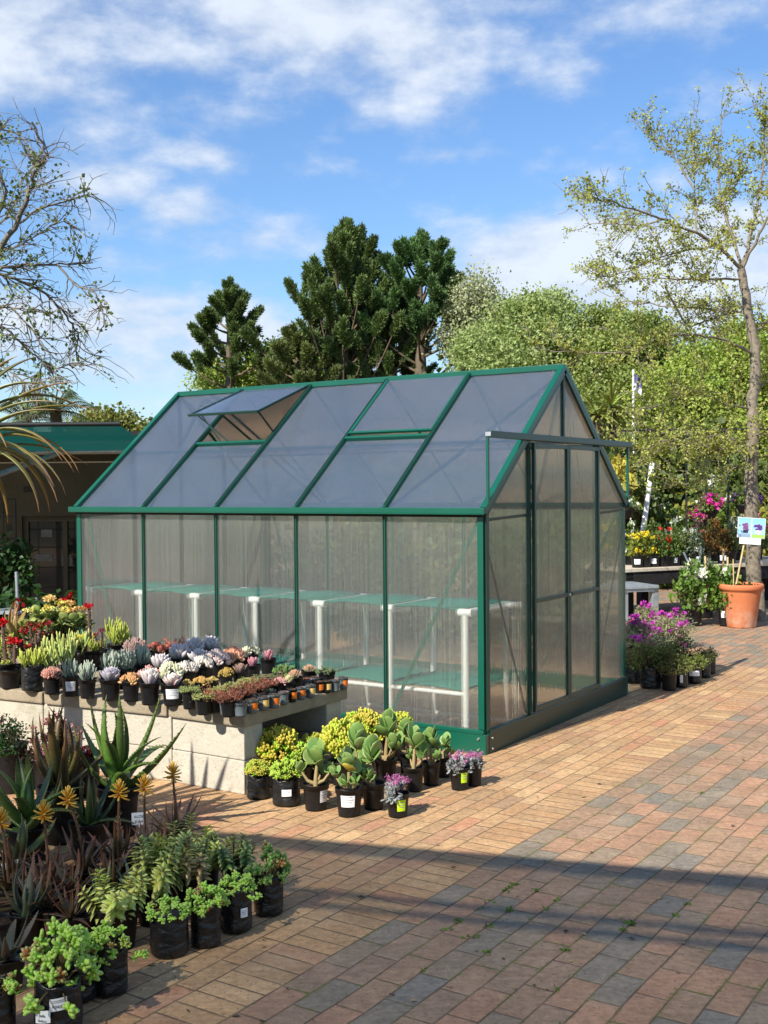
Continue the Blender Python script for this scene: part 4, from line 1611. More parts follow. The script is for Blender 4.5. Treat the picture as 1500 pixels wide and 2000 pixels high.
mini_sp = [
    ('mi1', lambda: sp_echeveria(21, lin(120, 72, 70, .55), lin(150, 95, 80, .55), 46, 1, FLESH, 20, .8)),
    ('mi2', lambda: sp_echeveria(22, lin(92, 70, 66, .5), lin(120, 90, 75, .5), 54, 1, FLESH, 10, .7)),
    ('mi3', lambda: sp_tufts(23, lin(98, 82, 70, .5), lin(120, 95, 72, .5), 26, 12, .14, .35)),
    ('mi4', lambda: sp_echeveria(24, lin(120, 140, 110, .55), lin(165, 175, 140, .6), 50, 1, FINGER, 15, 1.2)),
]
words = ['first', 'second', 'third', 'fourth', 'fifth', 'sixth', 'seventh', 'eighth', 'ninth', 'tenth', 'eleventh', 'twelfth', 'thirteenth']
minis = [(442, 1398, 29, 27, 'o', 0, 1), (470, 1401, 29, 27, None, 2, 1), (493, 1394, 25, 26, 'o', 2, 1), (515, 1388, 25, 26, 'y', 1, 1), (536, 1384, 24, 26, 'o', 2, 1), (554, 1377, 22, 25, None, 0, 1), (571, 1372, 21, 25, 'o', 2, 0),
         (588, 1367, 21, 24, 'o', 1, 1), (607, 1363, 21, 24, 'y', 2, 1), (624, 1355, 21, 23, 'o', 1, 0), (639, 1354, 19, 23, 'y', 2, 0), (655, 1352, 20, 23, None, 2, 1), (671, 1347, 20, 23, 'o', 2, 1)]
look = ['maroon rosette', 'brown rosette', 'brown shoots', 'pale green rosette']
for i, (px, pyb, w, h, cd, si, grey) in enumerate(minis):
    tg = {'o': 'an orange tag', 'y': 'a yellow tag', None: 'no tag'}[cd]
    plant(mini_sp[si][0], mini_sp[si][1], 'mini_succulent_pot', '%s with %s, %s %s pot along the edge from the near corner' % (look[si], tg, words[i], 'grey' if grey else 'black'),
          px, pyb, w, h, .78, .8, Z, 'pot', 'small pots along the right edge of the table', i * 1.3, (.55, .5, .55, {'o': 'orangecard', 'y': 'yellowcard'}[cd]) if cd else None, mat='greypot' if grey else None, cardang=.55)
back = [(458, 1367, 3), (484, 1361, 0), (506, 1355, 2), (528, 1348, 3), (546, 1342, 1), (563, 1337, 3), (580, 1331, 2), (598, 1328, 0), (615, 1325, 1), (634, 1322, 3)]
for i, (px, pyr, si) in enumerate(back):
    plant(mini_sp[si][0], mini_sp[si][1], 'mini_succulent_pot', 'grey pot of %s, %s in the row behind the edge pots' % (look[si], words[i]),
          px, 0, 24, 25, .85, .9, Z, 'pot', 'small pots in the second row of the table', i, None, mat='greypot', at=T(px, pyr, .06))
rest = [  # key, fn, name, label, px, rim y, w, pw, ph
    ('rs2', lambda: sp_tufts(31, lin(170, 85, 70, .62), lin(140, 105, 70, .6), 70, 9, .11, .4), 'potted_sedum', 'rust red sedum, second of the red row counted from the front', 446, 1361, 34, 1.4, .8),
    ('rs3', lambda: sp_tufts(32, lin(160, 82, 68, .6), lin(150, 110, 75, .6), 70, 9, .11, .4), 'potted_sedum', 'rust red sedum, third of the red row counted from the front', 474, 1350, 33, 1.4, .8),
    ('rs2', None, 'potted_sedum', 'rust red sedum, fourth of the red row counted from the front', 500, 1341, 32, 1.4, .8),
    ('rs3', None, 'potted_sedum', 'rust red sedum at the far end of the red row', 525, 1334, 30, 1.3, .75),
    ('tr2', lambda: sp_mat(33, lin(148, 165, 88, .62), lin(185, 180, 105, .65), 700, 0, .5, .25), 'potted_sedum', 'green creeping sedum behind the trailing one, second of the green row', 398, 1357, 36, 1.3, .9),
    ('tr3', lambda: sp_mat(34, lin(140, 158, 85, .62), lin(190, 180, 100, .65), 700, 0, .5, .25), 'potted_sedum', 'green creeping sedum, third of the green row on the table', 428, 1345, 36, 1.3, .9),
    ('tr2', None, 'potted_sedum', 'green creeping sedum, fourth of the green row on the table', 456, 1337, 34, 1.3, .9),
    ('tr3', None, 'potted_sedum', 'green creeping sedum at the far end of the green row', 484, 1329, 34, 1.3, .9),
    ('mt1', lambda: sp_mat(35, lin(150, 140, 95, .6), lin(130, 145, 85, .6), 700, 0, .5, .22), 'potted_sedum', 'brownish green creeping sedum right of the pink star rosettes', 515, 1321, 33, 1.3, .8),
    ('mt1', None, 'potted_sedum', 'brownish green creeping sedum nearest the pale striped rosette', 541, 1321, 30, 1.3, .8),
    ('gy1', lambda: sp_ghost(36, lin(196, 190, 110, .66), lin(215, 175, 105, .68), 5), 'potted_graptosedum', 'golden yellow rosettes on short stems just behind the trailing sedum', 364, 1336, 30, .95, 1.2),
    ('gy2', lambda: sp_ghost(37, lin(208, 190, 105, .68), lin(222, 165, 95, .7), 6), 'potted_graptosedum', 'golden yellow rosettes with an orange bloom stalk, middle of the table', 393, 1331, 30, 1.1, 1.1),
    ('gy1', None, 'potted_graptosedum', 'golden green rosettes between the orange bloom and the dark star rosette', 415, 1328, 28, 1.0, 1.0),
    ('gy3', lambda: sp_ghost(38, lin(180, 175, 85, .62), lin(215, 165, 90, .66), 4), 'potted_graptosedum', 'tall yellow green rosette below the orange cream rosettes', 442, 1317, 28, 1.1, 1.3),
    ('gc1', lambda: sp_ghost(39, lin(228, 212, 180, .72), t_pk, 5), 'potted_graptoveria', 'cream rosettes with pink edges directly behind the lilac rosette', 290, 1321, 40, 1.2, 1.2),
    ('gc2', lambda: sp_ghost(40, lin(225, 228, 195, .74), lin(235, 225, 190, .74), 4), 'potted_graptoveria', 'large cream white fat leaved rosette behind the pink rosette with the white sticker', 331, 1318, 44, 1.15, 1.4),
    ('gc3', lambda: sp_ghost(41, lin(232, 220, 200, .74), t_wh, 5), 'potted_graptoveria', 'whitish rosettes right of the large cream white one', 364, 1311, 40, 1.15, 1.2),
    ('gc3', None, 'potted_graptoveria', 'whitish rosettes beside the coral red bloom stalk', 394, 1303, 40, 1.15, 1.25),
    ('gp1', lambda: sp_ghost(42, lin(226, 190, 185, .72), t_wh, 6), 'potted_graptoveria', 'blush pink rosettes right of the coral red bloom stalk', 425, 1292, 40, 1.2, 1.3),
    ('go1', lambda: sp_ghost(43, lin(230, 205, 170, .72), lin(230, 140, 110, .7), 6), 'potted_graptoveria', 'peach cream rosettes with red hearts in the back row', 456, 1287, 40, 1.2, 1.3),
    ('gc2', None, 'potted_graptoveria', 'round cream white rosette at the right end of the back row', 487, 1282, 36, 1.2, 1.35),
    ('st1', lambda: sp_echeveria(44, lin(165, 140, 125, .6), lin(190, 150, 130, .62), 20), 'potted_echeveria', 'dull brown pink star rosette in a wide dark pot below the peach rosettes', 470, 1312, 34, 1.0, 1.0),
    ('st2', lambda: sp_echeveria(45, lin(205, 130, 145, .64), lin(220, 160, 165, .66), 20), 'potted_echeveria', 'dusky pink star rosette left of the lone pink one', 494, 1301, 32, 1.0, 1.1),
    ('st2', None, 'potted_echeveria', 'lone pink star rosette in a black pot at the back right, with a green tag', 524, 1290, 32, 1.0, 1.2),
    ('lv1', lambda: sp_echeveria(46, lin(192, 184, 184, .74), lin(222, 214, 212, .8), 40, 1, FLESH, 12, 1.0), 'potted_echeveria', 'lavender blue rosette just behind the cream pink rosettes', 314, 1303, 40, 1.15, 1.1),
    ('lv1', None, 'potted_echeveria', 'lavender blue rosette behind the thin coral flower spike', 350, 1288, 44, 1.15, 1.1),
    ('lv2', lambda: sp_echeveria(47, lin(180, 180, 182, .74), lin(222, 214, 212, .8), 40, 1, FLESH, 12, 1.0), 'potted_echeveria', 'grey blue rosette in the middle of the back row of blue ones', 379, 1276, 42, 1.15, 1.1),
    ('lv2', None, 'potted_echeveria', 'grey blue rosette at the right end of the blue row', 411, 1273, 42, 1.15, 1.1),
    ('lv1', None, 'potted_echeveria', 'lavender blue rosette in front of the grey blue ones', 388, 1291, 38, 1.15, 1.0),
    ('rd1', lambda: sp_echeveria(48, lin(205, 165, 140, .64), lin(215, 95, 80, .66), 40, 4), 'potted_echeveria', 'red tipped rosettes at the back left of the blue rosettes', 302, 1277, 38, 1.2, 1.1),
    ('rd2', lambda: sp_tufts(49, lin(215, 130, 105, .66), lin(205, 120, 100, .64), 50, 8, .12, .3), 'potted_sedum', 'coral pink sedum tuft with a thin flower spike at the back', 336, 1273, 32, 1.2, 1.0),
    ('br1', lambda: sp_ghost(50, lin(170, 140, 130, .6), lin(190, 160, 150, .62), 6), 'potted_graptopetalum', 'greyish brown rosettes at the back between green fingers and red tips', 266, 1272, 40, 1.2, 1.3),
    ('se5', senec(51), 'potted_senecio', 'blue grey senecio in the second row above the steel blue rosette', 214, 1314, 40, 1.2, 1.3),
    ('se6', senec(52), 'potted_senecio', 'grey green senecio in the second row behind the butter yellow rosettes', 245, 1310, 40, 1.2, 1.25),
    ('se5', None, 'potted_senecio', 'grey green senecio at the right end of the senecio group', 276, 1300, 40, 1.2, 1.2),
    ('sp1', lambda: sp_ghost(53, lin(205, 145, 125, .62), lin(165, 180, 150, .6), 5), 'potted_sedum', 'pink and green rosette tucked among the blue grey senecios', 219, 1287, 30, 1.1, 1.3),
    ('lf2', limef(54), 'potted_succulent', 'bright green finger leaved succulent at the back left of the brown rosettes', 231, 1264, 42, 1.5, 1.2),
    ('lf3', limef(55), 'potted_succulent', 'small bright green finger leaved succulent beside the tall red flowered stem', 188, 1276, 34, 1.3, 1.0),
    ('bf1', bigf(56), 'potted_succulent', 'large lime green finger leaved succulent behind the pink sedum', 112, 1306, 56, 1.5, 1.1),
    ('bf2', bigf(57), 'potted_succulent', 'lime green finger leaved succulent right of the large one, yellow flowers above', 140, 1283, 46, 1.5, 1.1),
    ('bf3', bigf(58), 'potted_succulent', 'lime green finger leaved succulent under the tall double red flower', 166, 1262, 34, 1.2, 1.0),
    ('bl2', limef(59), 'potted_succulent', 'lime green succulent at the far left edge of the picture', 2, 1292, 50, 1.3, 1.3),
    ('gs1', lambda: sp_echeveria(60, lin(205, 205, 150, .66), lin(215, 150, 130, .66), 60, 1, FINGER, 20, 1.6), 'potted_echeveria', 'round pale green rosette with pink stripes near the right end of the table', 576, 1323, 32, 1.05, 1.5),
    ('gs1', None, 'potted_echeveria', 'yellowish striped rosette nearest the greenhouse at the right end', 604, 1311, 32, 1.0, 1.3),
    ('gb1', lambda: sp_bean(61, 26, 14, .4, (95, 125, 55), (130, 150, 80), 0, .12), 'potted_sedum', 'dark green bushy sedum left of the striped rosettes', 555, 1318, 34, 1.2, 1.2),
    ('sf1', lambda: sp_ghost(62, lin(222, 190, 175, .7), t_pk, 3), 'potted_sedum', 'pale pink puffy rosette at the far end of the red row', 546, 1332, 26, 1.0, 1.2),
    ('yg1', lambda: sp_echeveria(63, lin(205, 205, 135, .66), lin(225, 205, 160, .68), 40), 'potted_echeveria', 'small pale yellow rosette before the striped ones', 563, 1331, 26, 1.0, 1.1),
    ('mg1', lambda: sp_bean(64, 20, 12, .3, (95, 115, 75), (130, 145, 100), 0, .12), 'potted_sedum', 'dark grey green sedum in the back corner of the table', 638, 1312, 36, 1.1, .8),
]
for (k, fn, nm, lb, px, pyr, w, pw, ph) in rest:
    if k[:2] in ('gc', 'gp', 'go', 'gy', 'br', 'sp', 'sf', 'lv', 'st', 'rd', 'yg'):
        pw, ph = pw * 1.08, ph * 1.4
    plant(k, fn or (lambda: []), nm, lb, px, 0, w, 36, pw, ph, Z, 'pot', GT, px * .31, None, at=T(px, pyr, .088))
tall = [
    ('cr1', lambda: sp_crown(71, 1, (215, 25, 40), False, 1.0), 'potted_euphorbia', 'tall thorny stem topped by a double red flower against the greenhouse wall', 175, 1262, 40, .22 / .1, 1.0),
    ('cr2', lambda: sp_crown(72, 2, (215, 20, 35), False, 1.0), 'potted_euphorbia', 'thorny stems topped by a round red flower at the left edge', 20, 1296, 44, .21 / .1, 1.0),
    ('cr3', lambda: sp_crown(73, 4, (200, 50, 45), True, .9), 'potted_euphorbia', 'thorny stems with small orange red flowers behind the lime finger plant', 38, 1288, 44, .17 / .1, .8),
    ('cr4', lambda: sp_crown(74, 5, (165, 30, 45), True, .9), 'potted_euphorbia', 'dark thorny stems crowned with deep crimson flowers, left of the coral bloom', 62, 1270, 44, .17 / .1, .95),
    ('cr5', lambda: sp_crown(75, 4, (175, 35, 50), True, .9), 'potted_euphorbia', 'dark thorny stems with crimson flowers beneath the yellow orange bloom', 84, 1262, 44, .16 / .1, .9),
    ('cr6', lambda: sp_crown(76, 2, (140, 50, 60), False, .9), 'potted_euphorbia', 'short dull red thorny stem right of the tall double red flower', 201, 1262, 34, .16 / .1, .9),
    ('ka1', lambda: sp_kalanchoe(77, (150, 168, 90), (236, 228, 140), .75, 4), 'potted_kalanchoe', 'tall pale yellow flowered plant behind the crimson thorny stems', 76, 1240, 46, .2 / .1, .85),
    ('ka2', lambda: sp_kalanchoe(78, (135, 165, 90), (232, 215, 120), .8, 4, (228, 190, 120)), 'potted_kalanchoe', 'round leaved green plant with yellow orange flowers by the greenhouse corner', 106, 1236, 50, .2 / .1, .95),
    ('ka3', lambda: sp_kalanchoe(79, (140, 160, 85), (238, 220, 120), .8, 5, (222, 175, 110)), 'potted_kalanchoe', 'orange and yellow flowered plant directly before the greenhouse corner post', 140, 1236, 46, .2 / .1, .95),
    ('ka4', lambda: sp_kalanchoe(80, (160, 172, 80), (232, 222, 90), .6, 5), 'potted_kalanchoe', 'bright yellow flowers low beside the tall double red flower', 156, 1260, 40, .16 / .1, .8),
    ('al1', lambda: sp_aloe(81, 18, (150, 145, 75), (190, 120, 80), .8, 80, 45), 'potted_aloe', 'pale aloe with upright orange tipped leaves behind the round red flower', 30, 1240, 50, .3 / .1, .9),
    ('co1', lambda: sp_bush(82, (190, 110, 80), (215, 130, 90), .6, 260, .14, NEEDLE, None, 0, mat='petal'), 'potted_aloe', 'coral orange drooping bloom between the yellow flowers', 99, 1264, 36, .13 / .1, 1.4),
]
for (k, fn, nm, lb, px, pyr, w, pw, ph) in tall:
    plant(k, fn, nm, lb, px, 0, w, 36, pw, ph, Z, 'pot', GT, px * .5, None, at=T(px, pyr + 14, .088))
pl = plant('lf9', limef(91), 'potted_succulent', 'black pot with a yellow green plant left of the plastic bag, its rim pale', 14, 1343, 36, 46, 1.0, .7, Z, 'pot', GT, 0)

# ------------------------------------------------------------------ pots on the paving before the greenhouse
GF = 'pots standing before the greenhouse'
gol = lambda s, c=(170, 182, 55), tp=(205, 180, 70): (lambda: sp_gollum(s, lin(*c, .9), lin(*tp, .8)))
plant('go_a', gol(101, (158, 188, 60), (200, 182, 72)), 'nursery_bag_crassula', 'small finger leaved crassula in the left plastic bag beside the concrete table', 504, 1563, 50, 47, .95, .85, 0, 'bag', GF, 0)
plant('go_b', gol(102, (150, 188, 55), (180, 195, 80)), 'nursery_bag_crassula', 'bright green finger leaved crassula in the black bag with a small white sticker', 560, 1577, 60, 55, .95, .85, 0, 'bag', GF, 1, (.3, .24, .55, 'card'))
for (k, fn, lb, px, pyb, w, h, pw, ph) in [
    ('go_c', gol(103, (165, 188, 55), (212, 178, 72)), 'orange tipped finger leaved crassula behind the two plastic bags', 540, 1540, 62, 46, 1.45, 1.0),
    ('go_b', gol(102), 'green finger leaved crassula under the dark end of the concrete table', 588, 1542, 50, 44, 1.15, 1.0),
    ('go_a', gol(101), 'taller green crassula standing nearest the table end', 610, 1524, 50, 46, 1.05, 1.1),
    ('go_d', gol(104, (170, 192, 58), (205, 195, 75)), 'large yellow green crassula left of the tall bud stem, front of the pair', 672, 1536, 66, 46, 1.35, 1.15),
    ('go_c', gol(103), 'yellow green crassula, rearmost and highest by the greenhouse wall', 708, 1502, 58, 44, 1.35, 1.1),
    ('go_d', gol(104), 'yellow green crassula close against the base of the greenhouse', 770, 1488, 54, 42, 1.35, .95),
]:
    plant(k, fn, 'potted_crassula', lb, px, pyb, w, h, pw, ph, 0, 'pot', GF, px * .3)
pad = lambda s, lean=0., y=False: (lambda: sp_paddle(s, lean, 9, .4, y))
for (k, fn, lb, px, pyb, w, h, pw, ph, rz, card) in [
    ('pa1', pad(111, .1), 'paddle leaved kalanchoe in the round pot with a white sticker on its right side', 617, 1586, 55, 52, 1.45, 1.25, .4, (.36, .5, .6, 'card')),
    ('pa2', pad(112, -.2, True), 'paddle leaved kalanchoe with one yellow leaf and a large white sticker', 682, 1598, 57, 56, 1.4, 1.15, 2.2, (.5, .46, .62, 'card')),
    ('pa3', pad(113, .3), 'paddle leaved kalanchoe just behind the pink flowered pot', 730, 1584, 50, 52, 1.5, 1.45, 3.6, None),
    ('pa1', None, 'paddle leaved kalanchoe behind the yellow leaved one', 700, 1556, 46, 46, 1.6, 1.5, 3.2, None),
    ('pa2b', pad(114, .2), 'paddle leaved kalanchoe at the centre of the group, below the bud stem', 754, 1530, 46, 46, 1.6, 1.6, 5.1, None),
    ('pa3', None, 'paddle leaved kalanchoe in the dark pot right of the pink flowered one', 808, 1548, 44, 48, 1.45, 1.5, 1.0, None),
    ('pa1', None, 'paddle leaved kalanchoe by the greenhouse base, second from the right', 842, 1536, 38, 46, 1.5, 1.45, 4.4, None),
    ('pa2b', None, 'paddle leaved kalanchoe at the rear against the green base beam', 798, 1512, 40, 42, 1.5, 1.35, 2.9, None),
    ('pa3', None, 'paddle leaved kalanchoe with reddish stem, rightmost of the paddle leaved ones', 866, 1520, 34, 40, 1.35, 1.2, 5.7, None),
]:
    plant(k, fn or (lambda: []), 'potted_kalanchoe', lb, px, pyb, w, h, pw, ph, 0, 'pot', GF, rz, card, cardang=.75 if k == 'pa1' and fn else -.1)
plant('pu1', lambda: sp_pumila(121, 1.2), 'potted_pink_kalanchoe', 'silver leaved plant with pink flowers and a lime sticker, foremost on the paving', 777, 1599, 49, 47, 1.15, 1.1, 0, 'pot', GF, 0, (.36, .48, .55, 'limecard'), cardang=.35)
plant('pu2', lambda: sp_pumila(122, .7), 'potted_pink_kalanchoe', 'silver leaved plant with a lime sticker near the corner of the greenhouse', 898, 1545, 43, 45, 1.15, 1.1, 0, 'pot', GF, 1, (.32, .48, .6, 'limecard'), cardang=.5)
plant('pu3', lambda: sp_pumila(123, 1.5), 'potted_pink_kalanchoe', 'pink flowered silver plant tucked behind the lime stickered pot by the corner', 926, 1537, 36, 45, 1.15, 1.05, 0, 'pot', GF, 2)

# ------------------------------------------------------------------ foreground at the left
GB = 'succulents in black bags at the lower left'
for (k, fn, lb, px, pyb, w, h, pw, ph, card) in [
    ('bn1', lambda: sp_bean(131, 34, 16, .38), 'low green bean leaved crassula in the wide black bag without a sticker', 331, 1874, 81, 92, .98, .8, None),
    ('bn2', lambda: sp_bean(132, 32, 16, .5, red=.12), 'bean leaved crassula with a red tuft in the second bag of the row', 403, 1854, 64, 84, 1.2, .95, None),
    ('bn3', lambda: sp_bean(133, 30, 16, .45, droop=6), 'bean leaved crassula in the black bag with a small white sticker', 461, 1826, 66, 90, 1.1, .85, (.22, .2, .5, 'card')),
    ('bn4', lambda: sp_bean(134, 34, 16, .62, (105, 145, 60)), 'taller bean leaved crassula in the torn bag at the end of the row', 525, 1792, 62, 80, 1.25, 1.1, None),
    ('bn6', lambda: sp_bean(136, 26, 15, .6, droop=5), 'small bean leaved crassula in the shaded bag behind the stickered one', 214, 1950, 76, 98, 1.1, .9, None),
    ('bn7', lambda: sp_bean(137, 26, 15, .5, red=.3), 'red hearted crassula in the bag cut off by the left edge', -6, 2030, 80, 96, 1.0, .8, None),
]:
    o = plant(k, fn, 'nursery_bag_crassula', lb, px, pyb, w, h, pw, ph, 0, 'bag', GB, px * .3, card, cardang=.5)
o = plant('bn5', lambda: sp_bean(135, 44, 18, .85, droop=10), 'nursery_bag_crassula', 'tall bean leaved crassula in the foremost bag with two white stickers', 115, 2022, 102, 102, 1.3, .95, 0, 'bag', GB, 0)
bw = 102 * o.location[1] / F / 2
bh = 102 * o.location[1] / F
for (ang, zc, wf, tl, lines) in ((-PI / 2 + .28, .66, .3, .1, ('R54.00',)), (-PI / 2 - .3, .42, .3, .16, ('Jade', 'Sedum'))):
    ck = card_mb(bw * .985, bh * zc, bw * 2 * wf, bh * .24, ang, .006, tl)
    cp = put('label', ck.mesh('label', M['card']), o)
    for i, s in enumerate(lines):
        rr = bw * .985 + .0075
        text_on(s, .011 if i == 0 else .009, cp, M['ink'], (rr * math.cos(ang), rr * math.sin(ang), bh * (zc - .04 + .07 * (len(lines) - 1) - .1 * i)), (PI / 2, 0, ang + PI / 2))
    if len(lines) == 1:
        for q in (.075, .045):
            pr = card_mb(bw * .985, bh * (zc + q), bw * 2 * wf * .7, bh * .012, ang, .0068, tl)
            put('print', pr.mesh('print', M['greyink']), cp)
plant('bn6', lambda: [], 'nursery_bag_crassula', 'small bean leaved crassula squeezed behind the foremost stickered bag', 158, 1962, 72, 92, 1.05, .9, 0, 'bag', GB, 2.2)
GP = 'stacked leaf crassulas at the lower left'
for (k, fn, lb, px, pyb, w, h, pw, ph) in [
    ('pg1', lambda: sp_pagoda(141, 9), 'yellow green stacked leaf crassula nearest the camera, leaning over its pot', 228, 1862, 96, 84, 1.45, .95),
    ('pg2', lambda: sp_pagoda(142, 9, (175, 182, 80)), 'bright yellow stacked leaf crassula standing tallest in the middle', 300, 1812, 76, 78, 1.75, 1.2),
    ('pg3', lambda: sp_pagoda(143, 9, (130, 150, 70), .7, (185, 150, 95)), 'green and tan stacked leaf crassula behind the second bag', 372, 1788, 74, 72, 1.65, 1.05),
    ('pg4', lambda: sp_pagoda(144, 9, (135, 155, 75)), 'dull green stacked leaf crassula at the back of its group', 345, 1752, 74, 62, 1.8, 1.05),
    ('pg1', None, 'stacked leaf crassula with pale tips, back row beside the shaded paving', 400, 1748, 66, 62, 1.7, 1.05),
    ('pg5', lambda: sp_pagoda(145, 8, (92, 125, 60)), 'dark green stacked leaf crassula at the right end of the back row', 462, 1762, 62, 66, 1.65, 1.15),
]:
    plant(k, fn or (lambda: []), 'potted_crassula', lb, px, pyb, w, h, pw, ph, 0, 'pot', GP, px * .2)

GL = 'aloes at the left'
aloes = [  # key, fn, label, px, pyb, w, h, pw, lift
    ('ab1', lambda: sp_aloe(151, 18, (92, 130, 52), (112, 125, 60), .95, 82, 20, stem=.12), 'large bright green toothed aloe, its right leaf reaching towards the block wall', 232, 1640, 88, 100, 3.3, 0, 1.15),
    ('ab2', lambda: sp_aloe(152, 20, (84, 88, 46), (140, 92, 64), .85, 84, 30, [ALOEI, ALOE], stem=.14), 'large bronze aloe with red leaf tips, tallest at the left', 120, 1652, 92, 112, 3.3, 0, 1.0),
    ('ab3', lambda: sp_aloe(153, 17, (85, 125, 55), (120, 120, 60), 1.15, 82, 8, stem=.12), 'green toothed aloe at the left edge above the lower one', 55, 1700, 88, 80, 2.9, 0, 1.0),
    ('ab4', lambda: sp_aloe(154, 12, (85, 115, 60), (120, 110, 70), 1.25, 70, -5), 'lower green aloe with curling leaves beneath the other at the left edge', 40, 1745, 84, 62, 2.1, 0, 1.0),
    ('ab5', lambda: sp_aloe(155, 14, (60, 88, 45), (80, 80, 45), 1.0, 80, 15), 'dark green aloe in deep shade between the two large ones', 175, 1690, 80, 80, 2.5, 0, 1.0),
]
for (k, fn, lb, px, pyb, w, h, pw, lf, ph) in aloes:
    plant(k, fn, 'potted_aloe', lb, px, pyb, w, h, pw, ph, 0, 'pot', GL, px * .17 + .6)
RA = [ALOEC, ALOEI, ALOE, ALOEC]
reds = [
    ('ar1', lambda: sp_aloe(161, 18, (116, 98, 68), (150, 80, 60), .7, 75, -10, RA), 'red brown aloe with an upright yellow flower, nearest the brick paving', 345, 1694, 60, 62, 2.3, (337, 1512), 0),
    ('ar2', lambda: sp_aloe(162, 18, (104, 98, 66), (146, 82, 60), .7, 75, -8, RA), 'red brown aloe whose flower stalk stands before the price card', 284, 1722, 60, 60, 2.0, (282, 1537), 0),
    ('ar3', lambda: sp_aloe(163, 20, (114, 100, 66), (150, 84, 60), .7, 78, -10, RA), 'red brown aloe with a two tiered yellow flower, left of the price card', 232, 1742, 62, 60, 2.1, (233, 1548), 0),
    ('ar1', None, 'red brown aloe with a slanting yellow flower stalk', 165, 1764, 64, 60, 2.2, (133, 1562), 0),
    ('ar2', None, 'red brown aloe with the brightest star shaped yellow flower', 96, 1792, 66, 60, 2.2, (85, 1590), 0),
    ('ar3', None, 'red brown aloe cut by the left edge, below the aloe card', 18, 1800, 66, 60, 2.1, (2, 1605), 0),
    ('ar2', None, 'red brown aloe between the two leftmost flowering ones, without a flower', 60, 1822, 62, 58, 2.3, None, 0),
    ('ar1', None, 'red brown aloe without a flower in front of the slanting stalk', 140, 1806, 60, 58, 2.2, None, 0),
    ('ar3', None, 'red brown aloe without a flower left of the blue green one', 222, 1786, 58, 56, 2.2, None, 0),
    ('ar1', None, 'red brown aloe without a flower behind the tallest stacked crassula', 312, 1738, 56, 58, 2.2, None, 0),
    ('ar2', None, 'red brown aloe without a flower behind the aloe name card', 30, 1762, 60, 56, 2.2, None, 0),
    ('ga2', None, 'grey speckled gasteria at the left edge between the red brown aloes', 8, 1862, 66, 60, 1.7, None, 0),
    ('ar3', None, 'red brown aloe without a flower behind the broad blue green one', 88, 1832, 60, 56, 2.2, None, 0),
    ('ar1', None, 'red brown aloe without a flower right of the broad blue green one', 140, 1852, 60, 56, 2.0, None, 0),
    ('ar4', lambda: sp_aloe(164, 12, (120, 150, 95), (150, 140, 95), .8, 78, 20, [ALOE, ALOEI]), 'small pale green aloe in the middle of the red brown ones', 196, 1810, 58, 58, 1.7, None, 0),
    ('ar5', lambda: sp_aloe(165, 12, (105, 140, 115), (120, 130, 105), .7, 78, 5, [ALOE, ALOEC]), 'blue green aloe with dark flat lower leaves beside the stacked crassulas', 258, 1796, 60, 58, 1.8, None, 0),
    ('ga1', lambda: sp_aloe(166, 12, (88, 108, 88), (130, 110, 85), 1.3, 70, 20, [ALOE, ALOEI]), 'broad blue green aloe at the left in a black rimmed pot', 52, 1850, 66, 62, 1.7, None, 0),
    ('ga2', lambda: sp_aloe(167, 10, (105, 100, 72), (120, 110, 80), 1.0, 72, 10, [ALOE, ALOEC]), 'grey speckled gasteria with long tongue leaves behind the foremost bag', 122, 1906, 70, 62, 2.1, None, 0),
    ('ga3', lambda: sp_aloe(168, 14, (100, 98, 75), (120, 105, 80), 1.1, 70, 5, [ALOE, ALOEC]), 'grey speckled gasteria at the left edge above the red hearted crassula', 14, 1944, 78, 66, 1.6, None, 0),
    ('ga2', None, 'grey speckled gasteria spreading before the stacked leaf crassula', 172, 1850, 62, 60, 1.8, None, 0),
]
for (k, fn, lb, px, pyb, w, h, pw, fl, _) in reds:
    pw *= 1.3 if k.startswith('ar') else 1.45
    o = plant(k, fn or (lambda: []), 'potted_gasteria' if k.startswith('ga') else 'potted_aloe', lb, px, pyb, w, h, pw, 1.0, 0, 'pot', GL, px * .11)
    if fl:
        top = gy(fl[0], fl[1], o.location[1])
        b = Vector(o.location)
        hz = h * b[1] / F * .84
        st, fw = flower_stalk(top[2] - hz, (top[0] - b[0], 0), int(px))
        s_o = put('flower_stalk', st.mesh('flower_stalk', M['stem']), o, (0, 0, hz))
        put('flower', fw.mesh('flower', M['petal']), s_o)
# price cards stuck in the aloe pots
for (px, py, Y, w, h, rz, tl, tx, lb) in ((271, 1599, 4.2, .052, .046, .25, .0, ('ALOE', 'R164'), 'white aloe price card before the dark pot of the large green aloe'), (46, 1690, 3.84, .062, .042, .1, .25, ('ALOE',), 'white aloe name card among the red brown aloes at the left')):
    p = gy(px, py, Y)
    cd = thing('plant_label', lb, 'plant label', (p[0], p[1], p[2] - .16), rz)
    m_ = MB()
    box(m_, (-w / 2, -.0008, .16 - h / 2), (w / 2, .0008, .16 + h / 2))
    c1 = put('card', m_.mesh('card', M['card'], False), cd)
    m_ = MB()
    beam(m_, (0, .0018, .0), (0, .0018, .16), .006, .0016, (0, 1, 0))
    put('stake', m_.mesh('stake', M['card'], False), cd)
    for i, s in enumerate(tx):
        text_on(s, .014, c1, M['ink'], (0, -.0012, .16 + (.008 if len(tx) > 1 else .006) - i * .019), (PI / 2, 0, 0))
    if len(tx) == 1:
        m_ = MB()
        box(m_, (-w / 2 + .001, -.0014, .146), (w / 2 - .001, -.0009, .153))
        put('print', m_.mesh('print', M['greyink'], False), c1)
    cd.rotation_euler = (0, -tl, rz)
